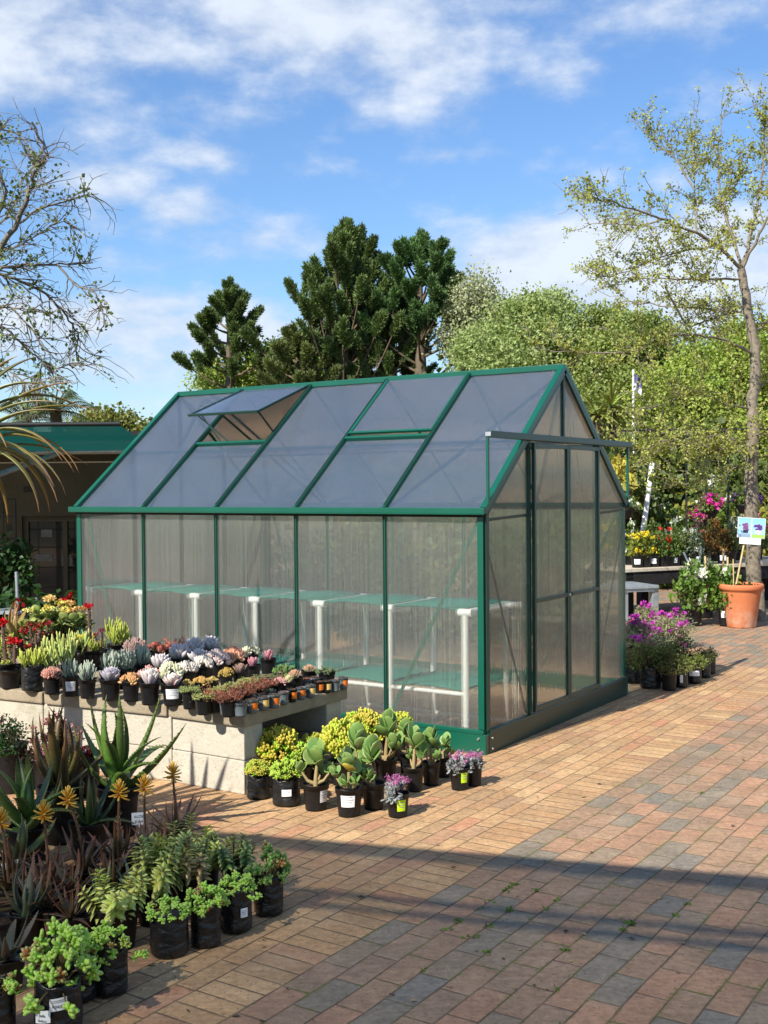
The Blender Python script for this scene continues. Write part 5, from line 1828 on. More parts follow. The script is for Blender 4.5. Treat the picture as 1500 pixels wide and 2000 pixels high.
# dark bushy pots behind the aloes, in front of the block wall
GD = 'bushy pots before the block wall'
for (k, fn, lb, px, pyb, w, h, pw, ph) in [
    ('db1', lambda: sp_bush(171, (45, 85, 40), (60, 100, 45), .7, 1000, .06), 'dark green bush in a tall black pot at the left, under the table', 22, 1552, 66, 96, 1.5, .95),
    ('db2', lambda: sp_bush(172, (150, 165, 140), (120, 140, 110), .55, 500, .07, STRIP, mat='powder'), 'small silvery bush between the dark bush and the bronze aloe', 70, 1540, 50, 60, 1.3, .9),
    ('db3', lambda: sp_bush(173, (85, 40, 42), (70, 48, 42), .6, 300, .11, STRIP, (190, 130, 130), 24, .07, 1.6, fk=20), 'wine red sedum with dusty pink flower heads behind the bronze aloe', 95, 1556, 66, 80, 1.4, 1.1),
    ('db4', lambda: sp_echeveria(174, lin(110, 25, 35, .55), lin(150, 50, 50, .55), 40, 4), 'wine red rosettes between the two large aloes', 172, 1560, 54, 82, 1.2, 1.5),
    ('db5', lambda: sp_bush(175, (105, 80, 70), (120, 95, 82), .6, 260, .06, NEEDLE, (205, 160, 155), 25, .06, 1.6, fk=18), 'thin dusty pink flower heads rising before the stickered senecio', 140, 1570, 56, 86, 1.4, 1.2),
    ('db3', None, 'wine red sedum at the left edge beneath the table top', 4, 1530, 60, 76, 1.3, 1.1),
]:
    plant(k, fn or (lambda: []), 'potted_bush', lb, px, pyb, w, h, pw, ph, 0, 'pot', GD, px)

# ------------------------------------------------------------------ pots at the right, beyond the greenhouse corner
GR = 'bagged shrubs beside the greenhouse gable'
for (k, fn, lb, px, pyb, w, h, pw, ph, kd, card) in [
    ('rb1', lambda: sp_bush(181, (105, 115, 60), (140, 125, 78), .75, 1200, .07), 'dark leaved shrub in the bag half hidden by the greenhouse base', 1236, 1336, 32, 40, 2.0, .85, 'bag', None),
    ('rb2', lambda: sp_bush(182, (95, 122, 60), (145, 140, 75), .8, 1200, .07), 'dark leaved shrub in the leftmost of the two front bags', 1270, 1346, 44, 44, 1.75, .9, 'bag', None),
    ('rb3', lambda: sp_bush(183, (95, 115, 58), (125, 128, 70), .8, 1200, .07), 'dark leaved shrub in the foremost round pot of the shrub group', 1307, 1350, 34, 42, 2.0, 1.0, 'pot', None),
    ('rb2', None, 'dark leaved shrub behind the two front bags, carrying a pale sticker', 1286, 1332, 32, 36, 1.8, .95, 'bag', (.4, .35, .5, 'card')),
    ('rb4', lambda: sp_bush(184, (175, 185, 95), (120, 138, 68), .7, 900, .08), 'yellow green shrub in the bag with a narrow white sticker', 1331, 1344, 26, 38, 2.0, .9, 'bag', (.2, .4, .5, 'card')),
    ('rb4', None, 'yellow green shrub in the bag with a broad white sticker', 1356, 1336, 28, 36, 1.8, .85, 'bag', (.7, .3, .6, 'card')),
    ('rb3', None, 'dark leaved shrub behind the yellow green ones', 1340, 1320, 30, 34, 2.2, 1.0, 'bag', None),
    ('rb5', lambda: sp_bush(185, (70, 88, 50), (115, 120, 65), .8, 700, .085), 'small dark shrub in the second bag from the right end', 1376, 1325, 24, 38, 1.5, .9, 'bag', None),
    ('rb5', None, 'small dark shrub in the rightmost bag, its shadow on the bricks', 1388, 1317, 20, 36, 1.6, 1.0, 'bag', None),
]:
    plant(k, fn or (lambda: []), 'nursery_bag_shrub', lb, px, pyb, w, h, pw, ph, 0, kd, GR, px, card)
GV = 'magenta flowered pots behind the shrubs'
lav = lambda s: (lambda: sp_bush(s, (172, 182, 148), (192, 188, 142), .85, 1700, .12, NEEDLE, (200, 75, 188), 25, .1, .8, fk=16))
for (k, fn, lb, px, pyb, w, h, pw, ph) in [
    ('lv_a', lav(191), 'grey green bush thick with magenta flowers, next to the gable corner', 1248, 1306, 44, 40, 1.9, .8),
    ('lv_b', lav(192), 'grey green bush with magenta flowers in the dark pot at the middle', 1305, 1296, 46, 38, 1.75, .82),
    ('lv_a', None, 'grey green bush with few magenta flowers, rightmost and rearmost', 1322, 1268, 38, 34, 1.6, .8),
    ('lv_b', None, 'grey green bush with magenta flowers rising behind the red paddle leaves', 1262, 1272, 40, 34, 1.8, .9),
]:
    plant(k, fn or (lambda: []), 'potted_flowering_bush', lb, px, pyb, w, h, pw, ph, 0, 'pot', GV, px * .6)


def sp_redpad(seed):
    rng = np.random.default_rng(seed)
    mb, st = MB(), MB()
    tube(st, [(0, 0, 0), (.03, -.02, .35)], [.05, .04], 7, lin(200, 195, 170, .7))
    for k in range(11):
        a = k * 1.75
        e = rad(70 - 6 * k)
        d = (math.cos(a) * math.cos(e), math.sin(a) * math.cos(e), math.sin(e))
        inst(mb, PADDLE, (.02, 0, .38 - .02 * k), [d], [[-d[0], -d[1] - .3, 1]], np.full((1, 3), .52 * rng.uniform(.8, 1.1)), lin(150, 70, 62, .6) if k % 3 else lin(110, 110, 60, .6), lin(190, 80, 75, .65), 2)
    return [('stem', st, 'stem'), ('leaves', mb, 'succulent')]


plant('rp1', lambda: sp_redpad(195), 'potted_red_kalanchoe', 'red and olive paddle leaved plant right against the greenhouse corner', 1236, 1300, 34, 36, 1.7, 1.2, 0, 'pot', None, .5)
rose = lambda s, nf: (lambda: sp_bush(s, (95, 140, 45), (135, 165, 70), 1.0, 620, .12, WIDE, (240, 240, 228), nf, .12, .6, fk=26))
GW = 'white roses in black pots'
plant('ro1', rose(201, 6), 'potted_rose', 'white flowering rose in the large black pot left of the terracotta pot', 1354, 1224, 40, 42, 2.0, 1.25, 0, 'pot', GW, 0)
plant('ro2', rose(202, 2), 'potted_rose', 'green rose bush with yellowing leaves in the stickered black pot touching the terracotta pot', 1418, 1224, 34, 44, 2.0, 1.4, 0, 'pot', GW, 2, (.4, .3, .55, 'card'), cardang=-.2)
plant('ro1', None, 'potted_rose', 'rose bush behind the white flowering one, its stakes showing', 1378, 1208, 36, 38, 1.9, 1.3, 0, 'pot', GW, 3)
for i, (xa, ya, xb, yb, Y, lb) in enumerate([(1372, 1160, 1335, 1078, 11.4, 'thin grey stake leaning left in the white rose'), (1362, 1160, 1369, 1068, 11.6, 'thin grey stake upright in the white rose'), (1384, 1190, 1377, 1086, 11.2, 'pale cane in the rose right of the white blooms'),
                                               (1424, 1190, 1421, 1088, 11.3, 'pale cane behind the stickered rose pot'), (1412, 1185, 1413, 1072, 11.8, 'orange cane behind the stickered rose pot')]):
    m_ = MB()
    tube(m_, [gy(xa, ya, Y), gy(xb, yb, Y)], .011, 6)
    tag(put('plant_stake', m_.mesh('plant_stake', M['galv'] if i < 2 else M['cane'])), lb, 'stake', 'stakes in the rose pots')

# terracotta pot with its plant, and the picture sign
b = gp(1457, 1228)
kx = F / b[1]
tr = thing('terracotta_pot', 'large terracotta pot with a thick rim standing by the tree trunk', 'flower pot', b + [0, .14, 0])
hT, rT = 86 / kx, 42 / kx
m_ = MB()
lathe(m_, [(0, .003), (.6 * rT, .002), (.63 * rT, 0), (.66 * rT, .012), (.9 * rT, hT * .82), (.905 * rT, hT * .835), (.94 * rT, hT * .845), (.94 * rT, hT * .86), (.99 * rT, hT * .87), (1.02 * rT, hT * .9), (1.03 * rT, hT * .95), (1.0 * rT, hT), (.93 * rT, hT), (.9 * rT, hT * .95), (.86 * rT, hT * .85)], 40)
put('pot_body', m_.mesh('pot_body', M['terracotta']), tr)
put('soil', soil_mb(rT * .88, hT * .92, 5).mesh('soil', M['soil']), tr)
m_ = MB()
rng = np.random.default_rng(8)
for q in range(9):
    a = q * GA
    p = np.array([rT * .5 * math.cos(a), rT * .5 * math.sin(a), hT * .93])
    k = 12
    inst(m_, LEAF4, p + rng.normal(size=(k, 3)) * [.05, .05, .01], rnd_dirs(rng, k) + [0, 0, .6], rnd_dirs(rng, k), rng.uniform(.02, .05, k), jit(rng, lin(120, 110, 60, .5), k, .2, .1))
put('seedlings', m_.mesh('seedlings', M['foliage'], False), tr)
for (xa, ya, xb, yb, w) in ((1440, 1146, 1450, 1060, .02), (1433, 1146, 1432, 1092, .012)):
    m_ = MB()
    Yt = b[1] + .1
    tube(m_, [gy(xa, ya, Yt), gy(xb, yb, Yt)], w / 2, 6)
    if w > .015:
        c0 = gy(1462, 1031, Yt - .02)
        sg = thing('plant_sign', 'blue picture sign of purple flowers with a white strip, staked in the terracotta pot', 'sign', (c0[0], c0[1], c0[2] - .4), 0)
        m_.V[0] = m_.V[0] - np.array([c0[0], c0[1], c0[2] - .4])
        put('stake', m_.mesh('stake', M['cane']), sg)
        mb = MB()
        ww, hh = 51 / kx, 38 / kx
        nx, nz = 40, 30
        V = [((i / nx - .5) * ww, 0, .4 + (j / nz - .5) * hh) for j in range(nz + 1) for i in range(nx + 1)]
        Cc = []
        rg = np.random.default_rng(4)
        blobs = [(-.22, .02, .13), (-.3, .14, .07), (-.16, -.08, .08), (-.2, .16, .08), (.26, .12, .09), (.14, .1, .07), (.33, -.02, .09), (.2, -.06, .06), (.36, .1, .06)]
        for j in range(nz + 1):
            for i in range(nx + 1):
                x, z = i / nx - .5, j / nz - .5
                c = np.array(lin(150, 195, 235)) * (1 - max(0, z)) + np.array(lin(90, 165, 235)) * max(0, z)
                if z < -.3:
                    c = np.array(lin(150, 185, 90)) if x > 0 else np.array(lin(130, 150, 170))
                for q, (bx_, bz, br) in enumerate(blobs):
                    if (x - bx_) ** 2 + ((z - bz) * .8) ** 2 < br * br * rg.uniform(.5, 1.2):
                        c = np.array(lin(*((120, 75, 120) if q < 4 else (85, 45, 115)))) * rg.uniform(.6, 1.3)
                if -.3 < z < -.12 and (abs(x + .2) < .1 or abs(x - .26) < .1):
                    c = np.array(lin(45, 45, 60)) * rg.uniform(.6, 1.3) if abs(x + .2) < .1 else np.array(lin(225, 225, 235))
                if abs(x) < .015:
                    c = np.array(lin(215, 225, 235))
                Cc.append(c)
        mb.add(V, [(j * (nx + 1) + i, j * (nx + 1) + i + 1, (j + 1) * (nx + 1) + i + 1, (j + 1) * (nx + 1) + i) for j in range(nz) for i in range(nx)], np.array(Cc))
        put('picture', mb.mesh('picture', M['vertcol'], False), sg)
        m_ = MB()
        box(m_, (-ww / 2 - .004, .002, .4 - hh / 2 - .004), (ww / 2 + .004, .008, .4 + hh / 2 + .004))
        put('board', m_.mesh('board', M['card'], False), sg)
        m_ = MB()
        box(m_, (-ww * .42, -.004, .4 - hh / 2 - .065), (ww * .38, .004, .4 - hh / 2 - .006))
        put('name_strip', m_.mesh('name_strip', M['card'], False), sg)
        sg.rotation_euler = (0, rad(4), rad(-8))
    else:
        tag(put('plant_stake', m_.mesh('plant_stake', M['cane'])), 'pale cane in the terracotta pot left of the sign stake', 'stake', 'stakes in the rose pots')

# ------------------------------------------------------------------ background at the right: tables, pots, posts, baskets
def table(name, label, P, w, top, depth, mats, legs, zt, cat='table'):
    """P: front-left and front-right corner on the ground plan"""
    a, b = np.array(P[0]), np.array(P[1])
    d = (b - a)
    ln = np.linalg.norm(d)
    o = thing(name, label, cat, (a[0], a[1], 0), math.atan2(d[1], d[0]))
    m_ = MB()
    n = max(1, int(w / .16))
    for i in range(n):
        box(m_, (0, i * w / n + .004, zt - top), (ln, (i + 1) * w / n - .004, zt))
    put('top', m_.mesh('top', mats[0], False, .004), o)
    m_ = MB()
    box(m_, (.05, .02, zt - top - depth), (ln - .05, .06, zt - top))
    box(m_, (.05, w - .06, zt - top - depth), (ln - .05, w - .02, zt - top))
    put('apron', m_.mesh('apron', mats[1], False), o)
    lw = .05 if depth > .1 else .035
    for x in legs:
        for y in (.07, w - .07):
            m_ = MB()
            box(m_, (x * ln - lw, y - lw, 0), (x * ln + lw, y + lw, zt - top - .001))
            put('leg', m_.mesh('leg', mats[1], False, .004), o)
    return o


zt1 = .53
A1, B1 = gp(1219, 1112, zt1), gp(1500, 1099, zt1)
B1 = A1 + (B1 - A1) * 1.5
table('wooden_table', 'long pale topped table on black legs, carrying the flowering pots', (A1[:2], B1[:2]), .9, .035, .14, (M['wood'], M['darkwood']), (.03, .3, .62, .95), zt1)
zt2 = .4
A2, B2 = gp(1160, 1148, zt2), gp(1288, 1143, zt2)
table('metal_table', 'low grey metal table behind the greenhouse corner', (A2[:2], B2[:2]), .75, .03, .03, (M['galv'], M['galv']), (.05, .5, .97), zt2)
dirT = (B1 - A1) / np.linalg.norm(B1 - A1)
nrmT = np.array([-dirT[1], dirT[0], 0])
bushf = lambda s, c, c2, fl, nf, fs=.1, n=420: (lambda: sp_bush(s, c, c2, .95, n, .11, WIDE, fl, nf, fs, .6, fk=10))
kinds = [('k1', bushf(301, (130, 150, 60), (160, 170, 70), (240, 215, 50), 25), 'with yellow flowers'), ('k2', bushf(302, (90, 125, 55), (120, 150, 70), (225, 60, 40), 7, .14), 'with red flowers'),
         ('k3', bushf(303, (100, 130, 60), (125, 150, 75), (235, 235, 225), 12), 'with small white flowers'), ('k4', bushf(304, (105, 130, 60), (130, 145, 75), None, 0), 'of plain green leaves'),
         ('k5', bushf(305, (120, 140, 105), (150, 165, 130), (235, 235, 230), 16), 'of grey green leaves dotted white'), ('k6', bushf(306, (120, 105, 55), (150, 110, 60), (225, 150, 70), 10), 'with orange brown flowers'),
         ('k7', bushf(307, (95, 125, 60), (120, 140, 70), (215, 120, 165), 14), 'with pink flowers')]
GB2 = 'flowering pots on the long table'
frontrow = [(1240, 0, 1), (1263, 0, 0), (1287, 3, 1), (1313, 1, 0), (1331, 1, 0), (1349, 3, 1), (1372, 3, 0), (1396, 4, 0), (1414, 4, 1), (1438, 5, 0), (1500, 5, 1), (1522, 3, 0)]
names_ = ['first', 'second', 'third', 'fourth', 'fifth', 'sixth', 'seventh', 'eighth', 'ninth', 'tenth', 'eleventh', 'twelfth']
for i, (px, k, cd) in enumerate(frontrow):
    q = gp(px, 1108, zt1)
    tt = (q - A1) @ dirT
    pos = A1 + dirT * tt + nrmT * .14
    pos[2] = zt1
    px2 = px
    plant(kinds[k][0], kinds[k][1], 'potted_flower', 'black pot %s, %s from left along the long table front' % (kinds[k][2], names_[i]), px2, 0, 27, 24, 1.55, 1.25, zt1, 'pot', GB2, i * 1.1, (.45, .42, .5, 'card') if cd else None, at=pos)
for i, k in enumerate((0, 2, 3, 2, 6, 5, 4, 6, 2, 5)):
    pos = A1 + dirT * (.18 + i * .3) + nrmT * .52
    pos[2] = zt1
    plant(kinds[k][0], kinds[k][1], 'potted_flower', 'bush %s, %s from left in the long table rear row' % (kinds[k][2], names_[i]), 1300, 0, 27, 24, 1.7, 1.5, zt1, 'pot', 'flowering pots in the rear row of the table', i * 1.7, None, at=pos)

# free standing shrubs between the table and the trees
sh = {
    's1': lambda: sp_bush(321, (105, 132, 62), (140, 160, 80), 1.1, 1500, .09, WIDE, (240, 240, 230), 24, .08),
    's2': lambda: sp_bush(322, (130, 155, 70), (165, 185, 90), 1.0, 1500, .09, WIDE, (215, 130, 160), 10, .09),
    's3': lambda: sp_bush(323, (88, 108, 52), (125, 142, 68), 1.3, 1700, .085, WIDE),
    's4': lambda: sp_bush(324, (165, 168, 72), (190, 182, 90), 1.0, 1300, .1, WIDE, (235, 225, 160), 10, .1),
    's5': lambda: sp_bush(325, (240, 222, 90), (225, 218, 100), .9, 420, .2, STRIP),
    's6': lambda: sp_bush(326, (60, 85, 45), (75, 100, 50), 1.0, 2200, .075, WIDE),
}
GS = 'shrubs between the table and the trees'
shr = [('s1', 1245, 15.6, 1.1, 1.2, 'dark green shrub dotted white, left of the white leaning pole'), ('s3', 1216, 15.2, 1.2, 1.5, 'dark shrub just behind the greenhouse gable'), ('s2', 1300, 16.0, 1.3, 1.1, 'light green shrub with a few pink flowers right of the white leaning pole'),
       ('s4', 1345, 16.6, 1.2, 1.1, 'yellowish shrub below the pink hanging basket, on its left'), ('s1', 1390, 16.2, 1.2, 1.2, 'white dotted shrub straight below the pink hanging basket'), ('s2', 1432, 16.8, 1.2, 1.1, 'light green shrub left of the blue picture sign'),
       ('s3', 1462, 17.4, 1.4, 1.4, 'dark shrub behind the tree trunk'), ('s4', 1500, 15.8, 1.1, 1.2, 'yellowish shrub right of the tree trunk'), ('s3', 1325, 19, 1.8, 1.7, 'tall dark shrub in the gap between pole and basket'),
       ('s3', 1400, 20, 1.8, 1.8, 'tall dark shrub behind the pink hanging basket'), ('s2', 1270, 19.5, 1.7, 1.7, 'tall light green shrub behind the white leaning pole'), ('s1', 1480, 21, 1.8, 1.6, 'tall white dotted shrub at the right edge'),
       ('s5', 1200, 14.6, .62, .62, 'bright yellow leaved shrub behind the gable roof slope'), ('s3', 1180, 18.5, 1.9, 1.9, 'tall dark shrub hidden behind the greenhouse ridge end')]
for (k, px, Y, w, h, lb) in shr:
    o = thing('shrub', lb, 'shrub', gy(px, 1000, Y) * [1, 1, 0] + ([0, 0, 1.2] if k == 's5' else [0, 0, 0]), px * .7, GS)
    for nm, me in plant_meshes(k, sh[k]):
        q = put(nm, me, o)
        q.scale = (w, w, h)
    if k == 's5':
        m_ = MB()
        tube(m_, [(0, 0, -1.2), (.02, 0, 0)], [.05, .035], 7, lin(130, 115, 80, .5))
        put('trunk', m_.mesh('trunk', M['bark']), o)
# low hedge that closes the yard behind, the rest of the bank behind the greenhouse
rng = np.random.default_rng(77)
for i in range(7):
    o = thing('hedge_shrub', ['broad dark shrub blurred behind the greenhouse panes, %s from the left' % names_[i]][0], 'shrub', UV(4.6 - i * .55, 3.5 + (i % 3) * .35), i * 1.3, 'dark shrubs behind the greenhouse')
    for nm, me in plant_meshes('s6' if i % 2 else 's3', sh['s6' if i % 2 else 's3']):
        q = put(nm, me, o)
        q.scale = (1.0, .9, .95)

m_ = MB()
tube(m_, [gy(1254, 1052, 14.6), gy(1274, 905, 14.9)], .035, 8)
lo = m_.mesh('leaning_pole', M['whitepole'])
tag(put('leaning_pole', lo), 'white square pole leaning to the right behind the flowering pots', 'pole')
o = thing('basket_rack', 'black iron frame of thin posts that carries the hanging baskets', 'frame', gy(1225, 1000, 14.3) * [1, 1, 0])
x0 = o.location[0]
for dx in (.75, 1.0, 1.28, 1.85, 2.35):
    m_ = MB()
    tube(m_, [(dx, .0, 0), (dx, 0, 2.1)], .014, 6)
    put('post', m_.mesh('post', M['blackiron']), o)
m_ = MB()
tube(m_, [(-.15, 0, 2.1), (2.6, 0, 2.1)], .014, 6)
put('top_bar', m_.mesh('top_bar', M['blackiron']), o)
for (px, py, k, fl, lb) in ((1385, 985, 'hb1', (225, 60, 165), 'hanging basket of magenta and pink flowers above the white dotted shrub'), (1364, 1003, 'hb1', None, 'second pink flowered hanging basket left of the larger one'), (1222, 985, 'hb2', (235, 235, 225), 'hanging basket of small white flowers touching the greenhouse gable'), (1455, 975, 'hb3', (95, 60, 120), 'dark purple flowered hanging basket beside the tree trunk')):
    c = gy(px, py + 12, 14.3)
    ob = thing('hanging_basket', lb, 'hanging basket', c, px, 'hanging baskets behind the table')
    m_ = MB()
    lathe(m_, [(0, -.11), (.07, -.1), (.12, 0), (.125, .01), (.11, .01), (.1, -.01), (0, -.02)], 18)
    put('basket', m_.mesh('basket', M['pot']), ob)
    for nm, me in plant_meshes(k, lambda: sp_bush(330 + int(px) % 7, (120, 150, 60), (145, 170, 75), .6, 260, .14, WIDE, fl or (225, 60, 165), 20, .16, .5, fk=12)):
        q = put(nm, me, ob)
        q.scale = (.34 if fl else .22,) * 3
    for a in (0, 2.1, 4.2):
        m_ = MB()
        tube(m_, [(.12 * math.cos(a), .12 * math.sin(a), 0), (0, 0, 2.1 - c[2])], .003, 4)
        put('wire', m_.mesh('wire', M['blackiron']), ob)

# market tent far right, flag pole, yuccas
c = gy(1440, 1000, 24)
o = thing('market_tent', 'beige peaked tent roof seen between the shrubs left of the tree trunk', 'tent', (c[0], c[1], 0), .3)
m_ = MB()
e, zt_ = 1.1, gy(1440, 968, 24)[2]
pk = gy(1440, 944, 24)[2]
m_.add([(-e, -e, zt_), (e, -e, zt_), (e, e, zt_), (-e, e, zt_), (0, 0, pk), (-e, -e, zt_ - .12), (e, -e, zt_ - .12), (e, e, zt_ - .12), (-e, e, zt_ - .12)], [(0, 1, 4), (1, 2, 4), (2, 3, 4), (3, 0, 4), (5, 6, 1, 0), (6, 7, 2, 1), (7, 8, 3, 2), (8, 5, 0, 3)])
put('roof', m_.mesh('roof', M['beige'], False), o)
for sx in (-1, 1):
    for sy in (-1, 1):
        m_ = MB()
        tube(m_, [(sx * e * .97, sy * e * .97, 0), (sx * e * .97, sy * e * .97, zt_)], .03, 6)
        put('post', m_.mesh('post', M['whitepole']), o)
c = gy(1238, 1000, 20.5)
o = thing('flagpole', 'slim pale flagpole with a small hanging blue and white flag', 'flagpole', (c[0], c[1], 0))
ztop = gy(1238, 722, 20.5)[2]
m_ = MB()
tube(m_, [(0, 0, 0), (0, 0, ztop)], [.03, .02], 8)
put('pole', m_.mesh('pole', M['whitepole']), o)
m_ = MB()
V, Cc = [], []
for i in range(7):
    for j in range(9):
        x = i * .022
        V.append((x + .01, .04 * math.sin(i * 1.4 + j * .5), ztop - .05 - j * .04 - i * .02))
        Cc.append(lin(90, 90, 130, .7) if j < 5 else lin(220, 220, 225, .7))
m_.add(V, [(i * 9 + j, i * 9 + j + 1, (i + 1) * 9 + j + 1, (i + 1) * 9 + j) for i in range(6) for j in range(8)], np.array(Cc))
put('flag', m_.mesh('flag', M['vertcol']), o)


def sp_yucca(seed, n=46):
    rng = np.random.default_rng(seed)
    mb, st = MB(), MB()
    tube(st, [(0, 0, -2.4), (.03, 0, -1.2), (0, 0, 0)], [.13, .1, .09], 8, lin(120, 105, 80, .5))
    D = rnd_dirs(rng, n)
    D[:, 2] = D[:, 2] * .7 + .45
    inst(mb, BLADE, np.zeros((n, 3)), D, [[0, 0, 1]], np.stack([np.full(n, .75), rng.uniform(.6, .95, n), np.full(n, .9)], 1), jit(rng, lin(175, 190, 90, .58), n, .18, .08), lin(205, 205, 120, .6), 3)
    return [('trunk', st, 'bark'), ('leaves', mb, 'foliage')]


for (px, py, Y, s, k, lb) in ((1193, 795, 17.5, .85, 'y1', 'yucca with a pale spiky head, right one above the gable'), (1166, 812, 17.2, .75, 'y2', 'yucca with a drooping spiky head, left one above the gable'), (1200, 828, 18, .6, 'y1', 'smallest yucca, lowest of the three by the gable')):
    c = gy(px, py, Y)
    o = thing('yucca', lb, 'yucca', c, px, 'yuccas behind the greenhouse')
    for nm, me in plant_meshes(k, lambda: sp_yucca(int(px))):
        q = put(nm, me, o)
        q.scale = (s, s, s if nm == 'leaves' else c[2] / 2.4)

# ------------------------------------------------------------------ trees


def crown_tree(name, label, px, Y, ells, n, ls, c, c2, seed, trunk=.16, group=None, leaf=WIDE, per=26, clump=.5, lift=.3, trunkcol=(120, 105, 85)):
    """ells: (px, py, half width px, half height px, depth offset) of the lobes that make up the crown"""
    rng = np.random.default_rng(seed)
    base = gy(px, 1000, Y) * [1, 1, 0]
    o = thing(name, label, 'tree', base, 0, group)
    mb, st = MB(), MB()
    kx = F / Y
    wts = np.array([e[2] * e[3] for e in ells], float)
    wts /= wts.sum()
    top = max(ells, key=lambda e: -e[1])
    tc_ = gy(top[0], top[1], Y) - base
    spine = np.array([[0, 0, -.05], [tc_[0] * .2 + .05, 0, tc_[2] * .35], [tc_[0] * .7, 0, tc_[2] * .8], tc_])
    tube(st, spine, [trunk, trunk * .8, trunk * .4, .02], 8, lin(*trunkcol, .5))
    nc = n // per
    for (ex, ey, rx, ry, dy), wt in zip(ells, wts):
        c0 = gy(ex, ey, Y + dy) - base
        R = np.array([rx / kx, (rx + ry) / 2 / kx, ry / kx])
        m = max(4, int(nc * wt))
        d = rnd_dirs(rng, m)
        rr = rng.uniform(.25, 1.0, (m, 1)) ** .45
        ctr = c0 + d * R * rr * (1 + .12 * np.sin(d[:, :1] * 7 + ex) + .1 * np.sin(d[:, 2:] * 9 + ey))
        for q in range(0, m, 3):
            tube(st, [spine[1] * .4 + spine[2] * .6, c0 * .5 + ctr[q] * .5 - [0, 0, R[2] * .2], ctr[q]], [trunk * .3, trunk * .16, .008], 4, lin(*trunkcol, .5))
        k = np.repeat(np.arange(m), per)
        N = len(k)
        off = rng.normal(size=(N, 3)) * clump * np.array([.5, .5, .34])
        P = ctr[k] + off
        cl = np.clip(rng.uniform(size=(m, 1)) * .8 + rng.uniform(size=(m, 1)) * .2, 0, 1)[k]
        C = (lin(*c, .6) * (1 - cl) + lin(*c2, .6) * cl) * (1 + rng.normal(size=(N, 1)) * .16)
        inst(mb, leaf, P, rnd_dirs(rng, N) + [0, 0, .1], rnd_dirs(rng, N) * .8 + [0, 0, lift], ls * rng.uniform(.6, 1.35, N), np.clip(C, .003, .9))
    put('trunk', st.mesh('trunk', M['bark']), o)
    put('crown', mb.mesh('crown', M['foliage'], False), o)
    return o


BG = 'broadleaf trees behind the greenhouse'
crown_tree('broadleaf_tree', 'pale green feathery tree rising right behind the greenhouse ridge end', 1040, 25,
           [(1050, 680, 120, 100, 0), (985, 740, 90, 90, -1), (1110, 720, 100, 100, 1), (1040, 620, 60, 50, 0), (1085, 610, 45, 40, 1), (1000, 640, 45, 50, 1), (940, 690, 60, 60, 0), (1040, 830, 170, 110, -1)], 70000, .068, (158, 184, 98), (196, 208, 138), 401, .2, BG, clump=.3, per=46)
crown_tree('broadleaf_tree', 'silvery pale tree top beside the dark conifer', 925, 29, [(930, 590, 42, 52, 0), (955, 640, 50, 60, 1), (915, 660, 60, 70, 0)], 14000, .075, (190, 198, 150), (212, 216, 175), 402, .14, BG, clump=.4)
crown_tree('broadleaf_tree', 'olive green tree filling the gap behind the flagpole', 1230, 24, [(1200, 720, 80, 90, 0), (1280, 740, 90, 100, 1), (1240, 820, 130, 90, -1), (1180, 640, 45, 50, 1), (1250, 660, 50, 55, 0)], 52000, .068, (142, 166, 80), (184, 196, 110), 403, .18, BG, clump=.3, per=46)
crown_tree('broadleaf_tree', 'yellow green tree mass behind the slender branching tree', 1420, 22, [(1400, 760, 120, 110, 0), (1480, 740, 90, 120, 1), (1340, 800, 90, 90, -1), (1440, 680, 60, 60, 1), (1520, 800, 100, 120, 0), (1420, 880, 150, 70, -1)], 56000, .066, (148, 178, 66), (194, 206, 100), 404, .18, BG, clump=.28, per=46)
crown_tree('broadleaf_tree', 'bright green tree glimpsed between the conifers', 510, 34, [(540, 720, 60, 60, 0), (600, 730, 60, 60, 1), (450, 745, 70, 50, 0), (500, 760, 100, 40, 0)], 24000, .085, (165, 195, 82), (195, 215, 110), 405, .18, BG, clump=.45)
crown_tree('broadleaf_tree', 'round olive bush top showing above the shade cloth roof', 215, 27, [(205, 832, 62, 30, 0), (250, 845, 50, 22, 0), (165, 848, 40, 20, 0)], 5000, .1, (140, 150, 72), (165, 165, 88), 406, .16, BG, clump=.3)
crown_tree('broadleaf_tree', 'dark mixed tree low behind the greenhouse, left of the pale tree', 840, 22, [(760, 860, 130, 100, 0), (900, 860, 120, 100, 0), (620, 880, 130, 90, 0), (500, 880, 110, 80, 0), (1010, 880, 110, 90, 0)], 16000, .13, (75, 92, 45), (110, 122, 60), 407, .2, BG, clump=.5)


